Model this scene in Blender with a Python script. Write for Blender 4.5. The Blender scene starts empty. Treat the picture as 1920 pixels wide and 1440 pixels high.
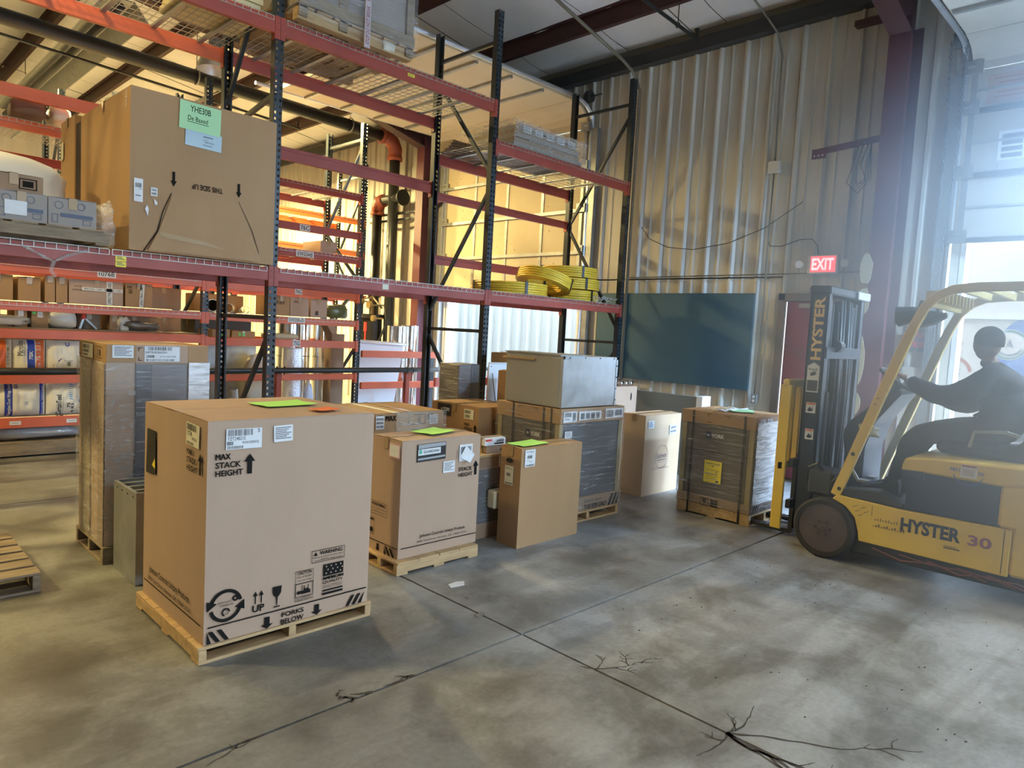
import bpy, bmesh, math, random
from mathutils import Vector, Matrix, noise
random.seed(7)
C = bpy.context.scene.collection
sc = bpy.context.scene
R = math.radians

# ------------------------------------------------------------ camera, light, exposure
cam_d = bpy.data.cameras.new('camera'); cam = bpy.data.objects.new('camera', cam_d); C.objects.link(cam)
yaw, pitch, roll = R(44.712), R(4.345), R(-3.132)
fw = Vector((math.cos(yaw)*math.cos(pitch), math.sin(yaw)*math.cos(pitch), -math.sin(pitch)))
rt = fw.cross(Vector((0, 0, 1))).normalized(); dn = fw.cross(rt)
r2 = rt*math.cos(roll) + dn*math.sin(roll); d2 = dn*math.cos(roll) - rt*math.sin(roll)
m = Matrix((r2, -d2, -fw)).transposed().to_4x4(); m.translation = Vector((0, 0, 1.6))
cam.matrix_world = m
cam_d.sensor_width = 36.0; cam_d.lens = 36.0*1302.5/1920.0; cam_d.clip_start = 0.05; cam_d.clip_end = 200
sc.camera = cam
vs = sc.view_settings
vs.view_transform = 'Standard'; vs.look = 'None'; vs.gamma = 1.0; vs.use_curve_mapping = False
vs.exposure = 0.36
w = bpy.data.worlds.new('overcast_sky'); sc.world = w; w.use_nodes = True
wn = w.node_tree; bg = wn.nodes['Background']
tc = wn.nodes.new('ShaderNodeTexCoord'); sx = wn.nodes.new('ShaderNodeSeparateXYZ'); cr = wn.nodes.new('ShaderNodeValToRGB')
wn.links.new(tc.outputs['Generated'], sx.inputs[0]); wn.links.new(sx.outputs['Z'], cr.inputs[0]); wn.links.new(cr.outputs[0], bg.inputs[0])
cr.color_ramp.elements[0].position = 0.0; cr.color_ramp.elements[0].color = (0.58, 0.78, 1.0, 1)
cr.color_ramp.elements[1].position = 0.8; cr.color_ramp.elements[1].color = (0.50, 0.68, 1.0, 1)
bg.inputs[1].default_value = 30.0

def light(name, kind, loc, energy, color, size=1.0, size_y=None, rot=(0, 0, 0), **kw):
    d = bpy.data.lights.new(name, kind); d.energy = energy; d.color = color
    if kind == 'AREA':
        d.shape = 'RECTANGLE' if size_y else 'DISK'; d.size = size
        if size_y: d.size_y = size_y
    elif kind == 'POINT': d.shadow_soft_size = size
    for k, v in kw.items(): setattr(d, k, v)
    o = bpy.data.objects.new(name, d); C.objects.link(o); o.location = loc; o.rotation_euler = rot
    return o
sun = light('sun', 'SUN', (20, -10, 20), 12.0, (0.94, 0.97, 1.0), rot=(0, 0, 0), angle=R(1))
sun.rotation_euler = Vector((-0.50, 0.12, -0.86)).to_track_quat('-Z', 'Y').to_euler()
WARM = (1.0, 0.77, 0.32); NEUT = (1.0, 0.87, 0.72)
# the hall's high-bay lamps plus added unseen fill lamps (housings are built below)
COOL = (0.50, 0.73, 1.0)
LAMPS = [(0.60, 5.3, 5.95, 70, WARM), (4.2, 10.6, 5.35, 600, WARM), (0.2, 10.8, 5.9, 30, WARM), (5.6, 14.6, 5.0, 1350, WARM), (1.0, 15.5, 5.8, 200, WARM),
         (-2.8, 6.8, 5.0, 330, WARM), (7.2, -3.0, 4.6, 1700, COOL), (1.6, -4.6, 5.7, 90, (1.0, 0.88, 0.76)), (7.0, -0.2, 4.1, 560, (0.36, 0.62, 1.0))]  # last three are unseen lamps added for floor, wall and haze light
for i, (x, y, z, e, c) in enumerate(LAMPS):
    light('bay_or_fill_light', 'AREA', (x, y, z-0.23), e, c, size=0.42, spread=R(177 if i in (1, 3, 4, 7, 8) else 150))
# daylight through the dock doors and two added, unseen openings: portals guide the sky light
light('opening_sky_portal', 'AREA', (8.46, 8.45, 1.05), 1, (1, 1, 1), size=2.1, size_y=3.2, rot=(0, R(90), 0)).data.cycles.is_portal = True
light('opening_sky_portal', 'AREA', (8.46, 0.05, 1.37), 1, (1, 1, 1), size=2.74, size_y=3.6, rot=(0, R(90), 0)).data.cycles.is_portal = True

light('opening_sky_portal', 'AREA', (8.46, -5.4, 1.7), 1, (1, 1, 1), size=3.4, size_y=3.6, rot=(0, R(90), 0)).data.cycles.is_portal = True  # added unseen opening, lets cool sky light onto the right floor
light('opening_sky_portal', 'AREA', (3.0, -10.4, 1.25), 1, (1, 1, 1), size=3.0, size_y=2.5, rot=(R(90), 0, 0)).data.cycles.is_portal = True  # added unseen opening in the right wall, lights the box fronts

# ------------------------------------------------------------ helpers
MATS = {}
def mat(name, col, rough=0.6, metal=0.0, col2=None, nscale=3.0, bump=0.0, bscale=None, alpha=None, emit=None, estr=0, trans=0, coat=0, detail=6, lo=0.35, hi=0.7, stretch=None, spec=None, rough2=None):
    if name in MATS: return MATS[name]
    m = bpy.data.materials.new(name); m.use_nodes = True; nt = m.node_tree; b = nt.nodes['Principled BSDF']
    b.inputs['Base Color'].default_value = (*col, 1); b.inputs['Roughness'].default_value = rough; b.inputs['Metallic'].default_value = metal
    if spec is not None: b.inputs['Specular IOR Level'].default_value = spec
    if coat: b.inputs['Coat Weight'].default_value = coat
    if col2 or bump or rough2:
        t = nt.nodes.new('ShaderNodeTexCoord'); mp = nt.nodes.new('ShaderNodeMapping'); nt.links.new(t.outputs['Object'], mp.inputs[0])
        if stretch: mp.inputs['Scale'].default_value = stretch
        n = nt.nodes.new('ShaderNodeTexNoise'); n.inputs['Scale'].default_value = nscale; n.inputs['Detail'].default_value = detail; n.inputs['Roughness'].default_value = 0.6
        nt.links.new(mp.outputs[0], n.inputs[0])
        r = nt.nodes.new('ShaderNodeValToRGB'); r.color_ramp.elements[0].position = lo; r.color_ramp.elements[1].position = hi
        nt.links.new(n.outputs[0], r.inputs[0])
        if col2:
            r.color_ramp.elements[0].color = (*col, 1); r.color_ramp.elements[1].color = (*col2, 1)
            nt.links.new(r.outputs[0], b.inputs['Base Color'])
        if rough2 is not None:
            mr = nt.nodes.new('ShaderNodeMapRange'); mr.inputs['To Min'].default_value = rough; mr.inputs['To Max'].default_value = rough2
            mr.inputs['From Min'].default_value = lo; mr.inputs['From Max'].default_value = hi
            nt.links.new(n.outputs[0], mr.inputs[0]); nt.links.new(mr.outputs[0], b.inputs['Roughness'])
        if bump:
            n2 = nt.nodes.new('ShaderNodeTexNoise'); n2.inputs['Scale'].default_value = bscale or nscale*6; n2.inputs['Detail'].default_value = 4
            nt.links.new(mp.outputs[0], n2.inputs[0])
            bp = nt.nodes.new('ShaderNodeBump'); bp.inputs['Strength'].default_value = bump; bp.inputs['Distance'].default_value = 0.01
            nt.links.new(n2.outputs[0], bp.inputs['Height']); nt.links.new(bp.outputs[0], b.inputs['Normal'])
    if alpha is not None: b.inputs['Alpha'].default_value = alpha
    if emit: b.inputs['Emission Color'].default_value = (*emit, 1); b.inputs['Emission Strength'].default_value = estr
    if trans: b.inputs['Transmission Weight'].default_value = trans
    MATS[name] = m; return m

def film_mat(name, base=0.16, streak=0.75, tint=(0.9, 0.92, 0.95), sc_=(2, 2, 30), thr=(0.52, 0.72)):
    m = bpy.data.materials.new(name); m.use_nodes = True; nt = m.node_tree; N = nt.nodes; L = nt.links
    for n in list(N): N.remove(n)
    out = N.new('ShaderNodeOutputMaterial'); tr = N.new('ShaderNodeBsdfTransparent'); p = N.new('ShaderNodeBsdfPrincipled'); mx = N.new('ShaderNodeMixShader')
    p.inputs['Base Color'].default_value = (*tint, 1); p.inputs['Roughness'].default_value = 0.18
    t = N.new('ShaderNodeTexCoord'); mp = N.new('ShaderNodeMapping'); mp.inputs['Scale'].default_value = sc_; n = N.new('ShaderNodeTexNoise')
    n.inputs['Scale'].default_value = 2.0; n.inputs['Detail'].default_value = 8; n.inputs['Distortion'].default_value = 1.2
    L.new(t.outputs['Object'], mp.inputs[0]); L.new(mp.outputs[0], n.inputs[0])
    mr = N.new('ShaderNodeMapRange'); mr.inputs['From Min'].default_value = thr[0]; mr.inputs['From Max'].default_value = thr[1]
    mr.inputs['To Min'].default_value = base; mr.inputs['To Max'].default_value = streak; L.new(n.outputs[0], mr.inputs[0])
    bp = N.new('ShaderNodeBump'); bp.inputs['Strength'].default_value = 0.9; bp.inputs['Distance'].default_value = 0.02
    L.new(n.outputs[0], bp.inputs['Height']); L.new(bp.outputs[0], p.inputs['Normal'])
    L.new(mr.outputs[0], mx.inputs[0]); L.new(tr.outputs[0], mx.inputs[1]); L.new(p.outputs[0], mx.inputs[2]); L.new(mx.outputs[0], out.inputs[0])
    MATS[name] = m; return m

def tag(o, label=None, cat=None, group=None, kind=None):
    if label: o['label'] = label
    if cat: o['category'] = cat
    if group: o['group'] = group
    if kind: o['kind'] = kind
    return o
def thing(name, label, cat, loc=(0, 0, 0), rz=0, group=None):
    o = bpy.data.objects.new(name, None); C.objects.link(o); o.empty_display_size = 0.1
    o.location = loc; o.rotation_euler = (0, 0, rz)
    return tag(o, label, cat, group)
def wm(o):
    M = Matrix.Identity(4)
    while o is not None:
        M = (Matrix.Translation(o.location) @ o.rotation_euler.to_matrix().to_4x4() @ Matrix.Diagonal((*o.scale, 1))) @ M; o = o.parent
    return M
def kids(o): return [c for c in C.objects if c.parent == o]
def dup(root, loc=None, rz=None, label=None, group=None):
    def cp(o, par):
        c = o.copy(); C.objects.link(c); c.parent = par
        for ch in list(o.children): cp(ch, c)
        return c
    r = cp(root, None)
    if loc is not None: r.location = loc
    if rz is not None: r.rotation_euler = (0, 0, rz)
    if label: r['label'] = label
    if group: r['group'] = group
    return r

class MB:
    def __init__(s): s.v = []; s.f = []; s.mi = []
    def add(s, vs, fs, mi=0):
        k = len(s.v); s.v += [Vector(p) for p in vs]; s.f += [[i+k for i in f] for f in fs]; s.mi += [mi]*len(fs); return s
    def box(s, x0, x1, y0, y1, z0, z1, mi=0, M=None):
        vs = [Vector((x, y, z)) for z in (z0, z1) for y in (y0, y1) for x in (x0, x1)]
        if M: vs = [M @ v for v in vs]
        return s.add(vs, [(0, 2, 3, 1), (4, 5, 7, 6), (0, 1, 5, 4), (2, 6, 7, 3), (0, 4, 6, 2), (1, 3, 7, 5)], mi)
    def bar(s, p0, p1, w_, h_, mi=0, up=(0, 0, 1)):
        p0 = Vector(p0); p1 = Vector(p1); d = p1-p0; l = d.length; d.normalize(); u = Vector(up)
        if abs(d.dot(u)) > 0.99: u = Vector((1, 0, 0))
        a = d.cross(u).normalized(); b = a.cross(d)
        M = Matrix((d, a, b)).transposed().to_4x4(); M.translation = p0
        return s.box(0, l, -w_/2, w_/2, -h_/2, h_/2, mi, M)
    def cyl(s, p0, p1, r0, r1=None, n=12, mi=0, caps=True):
        if r1 is None: r1 = r0
        p0 = Vector(p0); p1 = Vector(p1); d = (p1-p0).normalized(); u = Vector((0, 0, 1)) if abs(d.z) < 0.95 else Vector((1, 0, 0))
        a = d.cross(u).normalized(); b = d.cross(a)
        vs = [p + r*(a*math.cos(2*math.pi*i/n) + b*math.sin(2*math.pi*i/n)) for p, r in ((p0, r0), (p1, r1)) for i in range(n)]
        fs = [(i, (i+1) % n, n+(i+1) % n, n+i) for i in range(n)]
        if caps: fs += [tuple(range(n))[::-1], tuple(range(n, 2*n))]
        return s.add(vs, fs, mi)
    def tube(s, pts, r, n=8, mi=0, closed=False, caps=True):
        pts = [Vector(p) for p in pts]; N = len(pts); rings = []; prev = None
        for i, p in enumerate(pts):
            d = (pts[(i+1) % N] - pts[i-1]) if (closed or 0 < i < N-1) else (pts[1]-pts[0] if i == 0 else pts[-1]-pts[-2])
            d.normalize()
            if prev is None:
                u = Vector((0, 0, 1)) if abs(d.z) < 0.95 else Vector((1, 0, 0)); a = d.cross(u).normalized()
            else: a = (prev - d*prev.dot(d)).normalized()
            prev = a; b = d.cross(a); rr = r[i] if isinstance(r, (list, tuple)) else r
            rings.append([p + rr*(a*math.cos(2*math.pi*k/n)+b*math.sin(2*math.pi*k/n)) for k in range(n)])
        vs = [v for q in rings for v in q]; fs = []
        for i in range(N if closed else N-1):
            j = (i+1) % N
            fs += [(i*n+k, i*n+(k+1) % n, j*n+(k+1) % n, j*n+k) for k in range(n)]
        if caps and not closed: fs += [tuple(range(n))[::-1], tuple(range((N-1)*n, N*n))]
        return s.add(vs, fs, mi)
    def prism(s, poly, a0, a1, axis='x', mi=0):
        n = len(poly)
        def P(q, a): return (a, q[0], q[1]) if axis == 'x' else ((q[0], a, q[1]) if axis == 'y' else (q[0], q[1], a))
        vs = [P(q, a0) for q in poly] + [P(q, a1) for q in poly]
        return s.add(vs, [tuple(range(n)), tuple(range(n, 2*n))[::-1]] + [(i, n+i, n+(i+1) % n, (i+1) % n) for i in range(n)], mi)
    def rings(s, rs, caps=True, mi=0):
        n = len(rs[0]); vs = [v for q in rs for v in q]; fs = []
        for i in range(len(rs)-1): fs += [(i*n+k, i*n+(k+1) % n, (i+1)*n+(k+1) % n, (i+1)*n+k) for k in range(n)]
        if caps: fs += [tuple(range(n))[::-1], tuple(range((len(rs)-1)*n, len(rs)*n))]
        return s.add(vs, fs, mi)
    def build(s, name, mats, parent=None, bevel=0, smooth=False, local=False, fn=None, sub=0, fixn=True):
        me = bpy.data.meshes.new(name)
        vs = s.v
        if parent is not None and not local:
            I = wm(parent).inverted(); vs = [I @ v for v in vs]
        me.from_pydata([tuple(v) for v in vs], [], s.f)
        for mm in (mats if isinstance(mats, (list, tuple)) else [mats]): me.materials.append(mm)
        me.polygons.foreach_set('material_index', s.mi)
        if bevel or fn or sub or fixn:
            bm = bmesh.new(); bm.from_mesh(me)
            if sub: bmesh.ops.subdivide_edges(bm, edges=bm.edges[:], cuts=sub, use_grid_fill=True)
            if fn:
                for v in bm.verts: v.co = fn(v.co)
            if fixn: bmesh.ops.recalc_face_normals(bm, faces=bm.faces[:])
            if bevel: bmesh.ops.bevel(bm, geom=bm.edges[:], offset=bevel, segments=1, affect='EDGES', clamp_overlap=True)
            bm.to_mesh(me); bm.free()
        if smooth: me.polygons.foreach_set('use_smooth', [True]*len(me.polygons))
        o = bpy.data.objects.new(name, me); C.objects.link(o)
        if parent is not None: o.parent = parent
        return o
def smooth_by_angle(o, deg=40):
    me = o.data; bm = bmesh.new(); bm.from_mesh(me)
    for f in bm.faces: f.smooth = True
    for e in bm.edges:
        e.smooth = len(e.link_faces) == 2 and e.calc_face_angle(0) < R(deg)
    bm.to_mesh(me); bm.free(); return o
def struct(o, parent=None):
    o['kind'] = 'structure'; return o

# text to flat geometry, cached per string
_tx = {}
def text_geo(s, bold=0.0, sp=1.0):
    key = (s, bold, sp)
    if key not in _tx:
        cu = bpy.data.curves.new('t', 'FONT'); cu.body = s; cu.size = 1.0; cu.offset = 0.0 if 'M' in s else bold*0.9; cu.space_character = sp; cu.resolution_u = 3
        ob = bpy.data.objects.new('t', cu); me = ob.to_mesh()
        vs = [tuple(v.co) for v in me.vertices]; fs = [tuple(p.vertices) for p in me.polygons]
        ob.to_mesh_clear(); bpy.data.objects.remove(ob); bpy.data.curves.remove(cu)
        x0 = min(v[0] for v in vs); x1 = max(v[0] for v in vs); y0 = min(v[1] for v in vs); y1 = max(v[1] for v in vs)
        _tx[key] = ([((v[0]-x0)/(x1-x0), (v[1]-y0)/(y1-y0)) for v in vs], fs)
    return _tx[key]
class Fr:
    """a flat frame on a face: origin, u, v directions (reading left to right, upwards)"""
    def __init__(s, O, U, V, warp=None):
        s.O = Vector(O); s.U = Vector(U).normalized(); s.V = Vector(V).normalized(); s.N = s.U.cross(s.V); s.warp = warp
    def __call__(s, u, v, h=0.0):
        if s.warp: return s.warp(u, v, h)
        return s.O + s.U*u + s.V*v + s.N*h
def ink(fr, items, parent, name='printed_marks', mt=None, h=0.0012, mb=None):
    """items: ('t',text,u0,v0,u1,v1[,bold]) fitted; ('r',u0,v0,u1,v1); ('p',[(u,v)..]); ('o',u,v,ri,ro) ring; ('c',u,v,r); ('tr',text,u0,v0,u1,v1,bold) rotated 90; ('T') rotated 180"""
    mb = mb or MB()
    for it in items:
        k = it[0]
        if k in ('t', 'tr', 'T'):
            vs, fs = text_geo(it[1], it[6] if len(it) > 6 else 0.0); u0, v0, u1, v1 = it[2:6]
            if k == 't': P = [(u0+(u1-u0)*a, v0+(v1-v0)*b) for a, b in vs]
            elif k == 'T': P = [(u1-(u1-u0)*a, v1-(v1-v0)*b) for a, b in vs]
            else: P = [(u1-(u1-u0)*b, v0+(v1-v0)*a) for a, b in vs]
            mb.add([fr(a, b, h) for a, b in P], fs)
            if 'M' in it[1] and len(it) > 6 and it[6] > .015:
                dd = (u1-u0)*.018 if k != 'tr' else 0
                for q in (-1, 1): mb.add([fr(a+q*dd, b, h+q*.0002) for a, b in P], fs)
        elif k == 'r':
            u0, v0, u1, v1 = it[1:5]; mb.add([fr(u0, v0, h), fr(u1, v0, h), fr(u1, v1, h), fr(u0, v1, h)], [(0, 1, 2, 3)])
        elif k == 'b':   # hollow rectangle
            u0, v0, u1, v1, t = it[1:6]
            for q in ((u0, v0, u1, v0+t), (u0, v1-t, u1, v1), (u0, v0, u0+t, v1), (u1-t, v0, u1, v1)):
                mb.add([fr(q[0], q[1], h), fr(q[2], q[1], h), fr(q[2], q[3], h), fr(q[0], q[3], h)], [(0, 1, 2, 3)])
        elif k == 'p': mb.add([fr(a, b, h) for a, b in it[1]], [tuple(range(len(it[1])))])
        elif k == 'o':
            u, v, ri, ro = it[1:5]; a0, a1 = (it[5], it[6]) if len(it) > 6 else (0, 360); n = 28
            ps = [(math.cos(R(a0+(a1-a0)*i/n)), math.sin(R(a0+(a1-a0)*i/n))) for i in range(n+1)]
            mb.add([fr(u+ri*c, v+ri*s_, h) for c, s_ in ps] + [fr(u+ro*c, v+ro*s_, h) for c, s_ in ps], [(i, i+1, n+2+i, n+1+i) for i in range(n)])
        elif k == 'c':
            u, v, r_ = it[1:4]; n = 20
            mb.add([fr(u+r_*math.cos(2*math.pi*i/n), v+r_*math.sin(2*math.pi*i/n), h) for i in range(n)], [tuple(range(n))])
        elif k == 'a':   # arrow up/down: centre u, v0 tail, v1 tip, width
            u, v0, v1, wd = it[1:5]; vm = v1-(v1-v0)*0.38
            q = wd*(it[5] if len(it) > 5 else 0.3)
            mb.add([fr(u-q, v0, h), fr(u+q, v0, h), fr(u+q, vm, h), fr(u+wd, vm, h), fr(u, v1, h), fr(u-wd, vm, h), fr(u-q, vm, h)], [tuple(range(7))])
        elif k == 'bc':  # bar code
            u0, v0, u1, v1 = it[1:5]; u = u0; rn = random.Random(int(u0*1e4)+int(v0*1e3))
            while u < u1:
                w_ = rn.choice((.5, 1, 1.6))*(u1-u0)/60
                mb.add([fr(u, v0, h), fr(min(u+w_, u1), v0, h), fr(min(u+w_, u1), v1, h), fr(u, v1, h)], [(0, 1, 2, 3)]); u += w_+rn.choice((.6, 1, 1.5))*(u1-u0)/60
        elif k == 'h':   # hazard stripes
            u0, v0, u1, v1, n, sgn = it[1:7]; st = (u1-u0)/n; sl = st*0.9*sgn
            for i in range(n):
                a = u0+i*st
                q = [(a, v0), (a+st*.5, v0), (a+st*.5+sl, v1), (a+sl, v1)]
                q = [(min(max(x, u0), u1), y) for x, y in q]
                mb.add([fr(x, y, h) for x, y in q], [(0, 1, 2, 3)])
    if not mb.f: return None
    return mb.build(name, mt or M_ink, parent, fixn=False)
def sticker(fr, u0, v0, u1, v1, parent, items=(), mt=None, name='shipping_label', lab=None, tilt=0, lines=True, inkm=None):
    """a paper label with its own print"""
    mb = MB(); h0, h1 = 0.0006, 0.0016
    c = ((u0+u1)/2, (v0+v1)/2)
    def ro(u, v): return (c[0]+(u-c[0])*math.cos(tilt)-(v-c[1])*math.sin(tilt), c[1]+(u-c[0])*math.sin(tilt)+(v-c[1])*math.cos(tilt))
    q = [ro(u0, v0), ro(u1, v0), ro(u1, v1), ro(u0, v1)]
    mb.add([fr(*p, 0.0002) for p in q]+[fr(*p, h1) for p in q], [(3, 2, 1, 0), (4, 5, 6, 7), (0, 1, 5, 4), (1, 2, 6, 5), (2, 3, 7, 6), (3, 0, 4, 7)])
    o = mb.build(name, mt or M_paper, parent)
    if lab: o['label'] = lab
    fr2 = Fr(fr(0, 0), fr.U, fr.V)
    if tilt:
        U = fr.U*math.cos(tilt)+fr.V*math.sin(tilt); V = fr.V*math.cos(tilt)-fr.U*math.sin(tilt); fr2 = Fr(fr(*ro(u0, v0)), U, V)
    else: fr2 = Fr(fr(u0, v0), fr.U, fr.V)
    W, H = u1-u0, v1-v0
    its = [(i[0],) + tuple(i[1:]) for i in items]
    if lines and not its:
        its = [('r', W*.08, H*(.84-.11*k), W*(.92-.25*((k*7) % 3)/2), H*(.885-.11*k)) for k in range(7)]
    if its: ink(fr2, its, o, 'label_print', inkm or M_inkgrey, h=0.0022)
    return o
# ------------------------------------------------------------ materials
M_ink = mat('black_ink', (0.012, 0.011, 0.010), 0.9, spec=0.15)
M_inkgrey = mat('faded_ink', (0.06, 0.06, 0.065), 0.7)
M_inkbrown = mat('brown_ink', (0.16, 0.10, 0.07), 0.7)
M_white = mat('white_paint', (0.75, 0.75, 0.73), 0.5)
M_paper = mat('paper', (0.72, 0.73, 0.74), 0.6, col2=(0.62, 0.63, 0.64), nscale=9)
M_paperw = mat('cream_paper', (0.70, 0.66, 0.50), 0.6)
M_green = mat('green_paper', (0.42, 0.80, 0.18), 0.6)
M_greenp = mat('pale_green_paper', (0.38, 0.66, 0.36), 0.6)
M_card = mat('cardboard', (0.34, 0.20, 0.094), 0.75, col2=(0.39, 0.235, 0.115), nscale=1.6, bump=0.06, bscale=160, stretch=(1, 1, 0.3))
M_cardp = mat('pinkish_cardboard', (0.385, 0.262, 0.182), 0.72, col2=(0.435, 0.30, 0.21), nscale=1.6, bump=0.06, bscale=160, stretch=(1, 1, 0.3))
M_cardd = mat('dark_cardboard', (0.25, 0.165, 0.10), 0.75, col2=(0.31, 0.205, 0.125), nscale=2, bump=0.06, bscale=120)
M_tape = mat('packing_tape', (0.36, 0.24, 0.12), 0.25)
M_wood = mat('pallet_wood', (0.50, 0.34, 0.17), 0.7, col2=(0.36, 0.23, 0.11), nscale=4, bump=0.25, bscale=30, stretch=(1, 6, 6))
M_woodg = mat('weathered_wood', (0.30, 0.23, 0.15), 0.8, col2=(0.16, 0.12, 0.08), nscale=4, bump=0.3, bscale=30, stretch=(1, 6, 6))
M_film = film_mat('stretch_film', 0.08, 0.42)
M_filmv = film_mat('stretch_film_crinkled', 0.18, 0.55, tint=(0.74, 0.72, 0.66), sc_=(5, 5, 16), thr=(0.48, 0.72))
M_filmw = film_mat('stretch_film_dense', 0.55, 0.97, tint=(0.95, 0.97, 1.0), sc_=(2, 2, 12), thr=(0.34, 0.58))
M_post = mat('dark_blue_green_steel', (0.012, 0.020, 0.026), 0.35, col2=(0.022, 0.034, 0.044), nscale=5)
M_beamr = mat('rust_red_beam_paint', (0.36, 0.058, 0.034), 0.42, col2=(0.28, 0.05, 0.034), nscale=3, rough2=0.6)
M_beamo = mat('orange_beam_paint', (0.62, 0.125, 0.045), 0.42, col2=(0.52, 0.105, 0.042), nscale=3)
M_beamo2 = mat('bright_orange_beam_paint', (0.80, 0.22, 0.05), 0.42)
M_galv = mat('galvanised_steel', (0.50, 0.52, 0.53), 0.34, 0.75, col2=(0.60, 0.62, 0.64), nscale=9, rough2=0.5)
M_galvd = mat('dull_galvanised_steel', (0.30, 0.31, 0.30), 0.42, 0.6, col2=(0.40, 0.41, 0.40), nscale=8)
M_wire = mat('zinc_wire', (0.46, 0.44, 0.38), 0.45, 0.5)
M_foil = mat('silver_foil', (0.80, 0.80, 0.80), 0.16, 1.0, bump=0.25, bscale=7, stretch=(1, 1, 0.25), col2=(0.7, 0.7, 0.7), nscale=3)
M_dark = mat('dark_grey_steel', (0.035, 0.036, 0.038), 0.5)
M_unit = mat('taupe_unit_panel', (0.12, 0.105, 0.09), 0.5, col2=(0.14, 0.12, 0.105), nscale=2)
M_unitd = mat('dark_wrapped_panel', (0.075, 0.075, 0.08), 0.45, col2=(0.10, 0.10, 0.105), nscale=2)
M_black = mat('black_plastic', (0.012, 0.012, 0.013), 0.45)
M_rubber = mat('black_rubber', (0.022, 0.021, 0.022), 0.75, col2=(0.04, 0.038, 0.036), nscale=8)
M_red = mat('red_label', (0.62, 0.05, 0.03), 0.5)
M_rsteel = mat('maroon_steel', (0.105, 0.020, 0.028), 0.5, col2=(0.075, 0.016, 0.022), nscale=2)
M_rdark = mat('dark_red_primer', (0.060, 0.020, 0.018), 0.6, col2=(0.045, 0.016, 0.015), nscale=2)
M_elbow = mat('red_oxide_fitting', (0.36, 0.075, 0.035), 0.5, col2=(0.26, 0.06, 0.03), nscale=9)
M_pipe = mat('black_pipe', (0.018, 0.019, 0.018), 0.4)
M_yel = mat('forklift_yellow', (0.78, 0.53, 0.08), 0.45, col2=(0.60, 0.42, 0.10), nscale=3.5, lo=0.5, hi=0.85, bump=0.05)
M_ypale = mat('pale_yellow_guard', (0.66, 0.52, 0.20), 0.45)
M_mast = mat('mast_steel', (0.014, 0.018, 0.026), 0.38)
M_green_b = mat('dark_green_board', (0.027, 0.080, 0.108), 0.6, col2=(0.035, 0.094, 0.125), nscale=2.5)
def wallmat(name, a, b):
    m = mat(name, a, 0.55, col2=b, nscale=1.4, bump=0.1, bscale=14, stretch=(3, 3, 0.35), lo=0.3, hi=0.75); return m
M_wall = wallmat('dusty_cream_liner', (0.60, 0.565, 0.49), (0.43, 0.405, 0.345))
M_ceil = mat('vinyl_faced_insulation', (0.78, 0.765, 0.75), 0.55, col2=(0.66, 0.645, 0.62), nscale=1.2, bump=0.35, bscale=2.2)
M_doorp = mat('cream_door_panel', (0.62, 0.52, 0.33), 0.6, col2=(0.56, 0.46, 0.28), nscale=1.5, bump=0.1, bscale=20)
M_door2 = mat('greyed_door_panel', (0.44, 0.42, 0.37), 0.6, col2=(0.36, 0.34, 0.30), nscale=1.5, bump=0.1, bscale=20)

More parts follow.
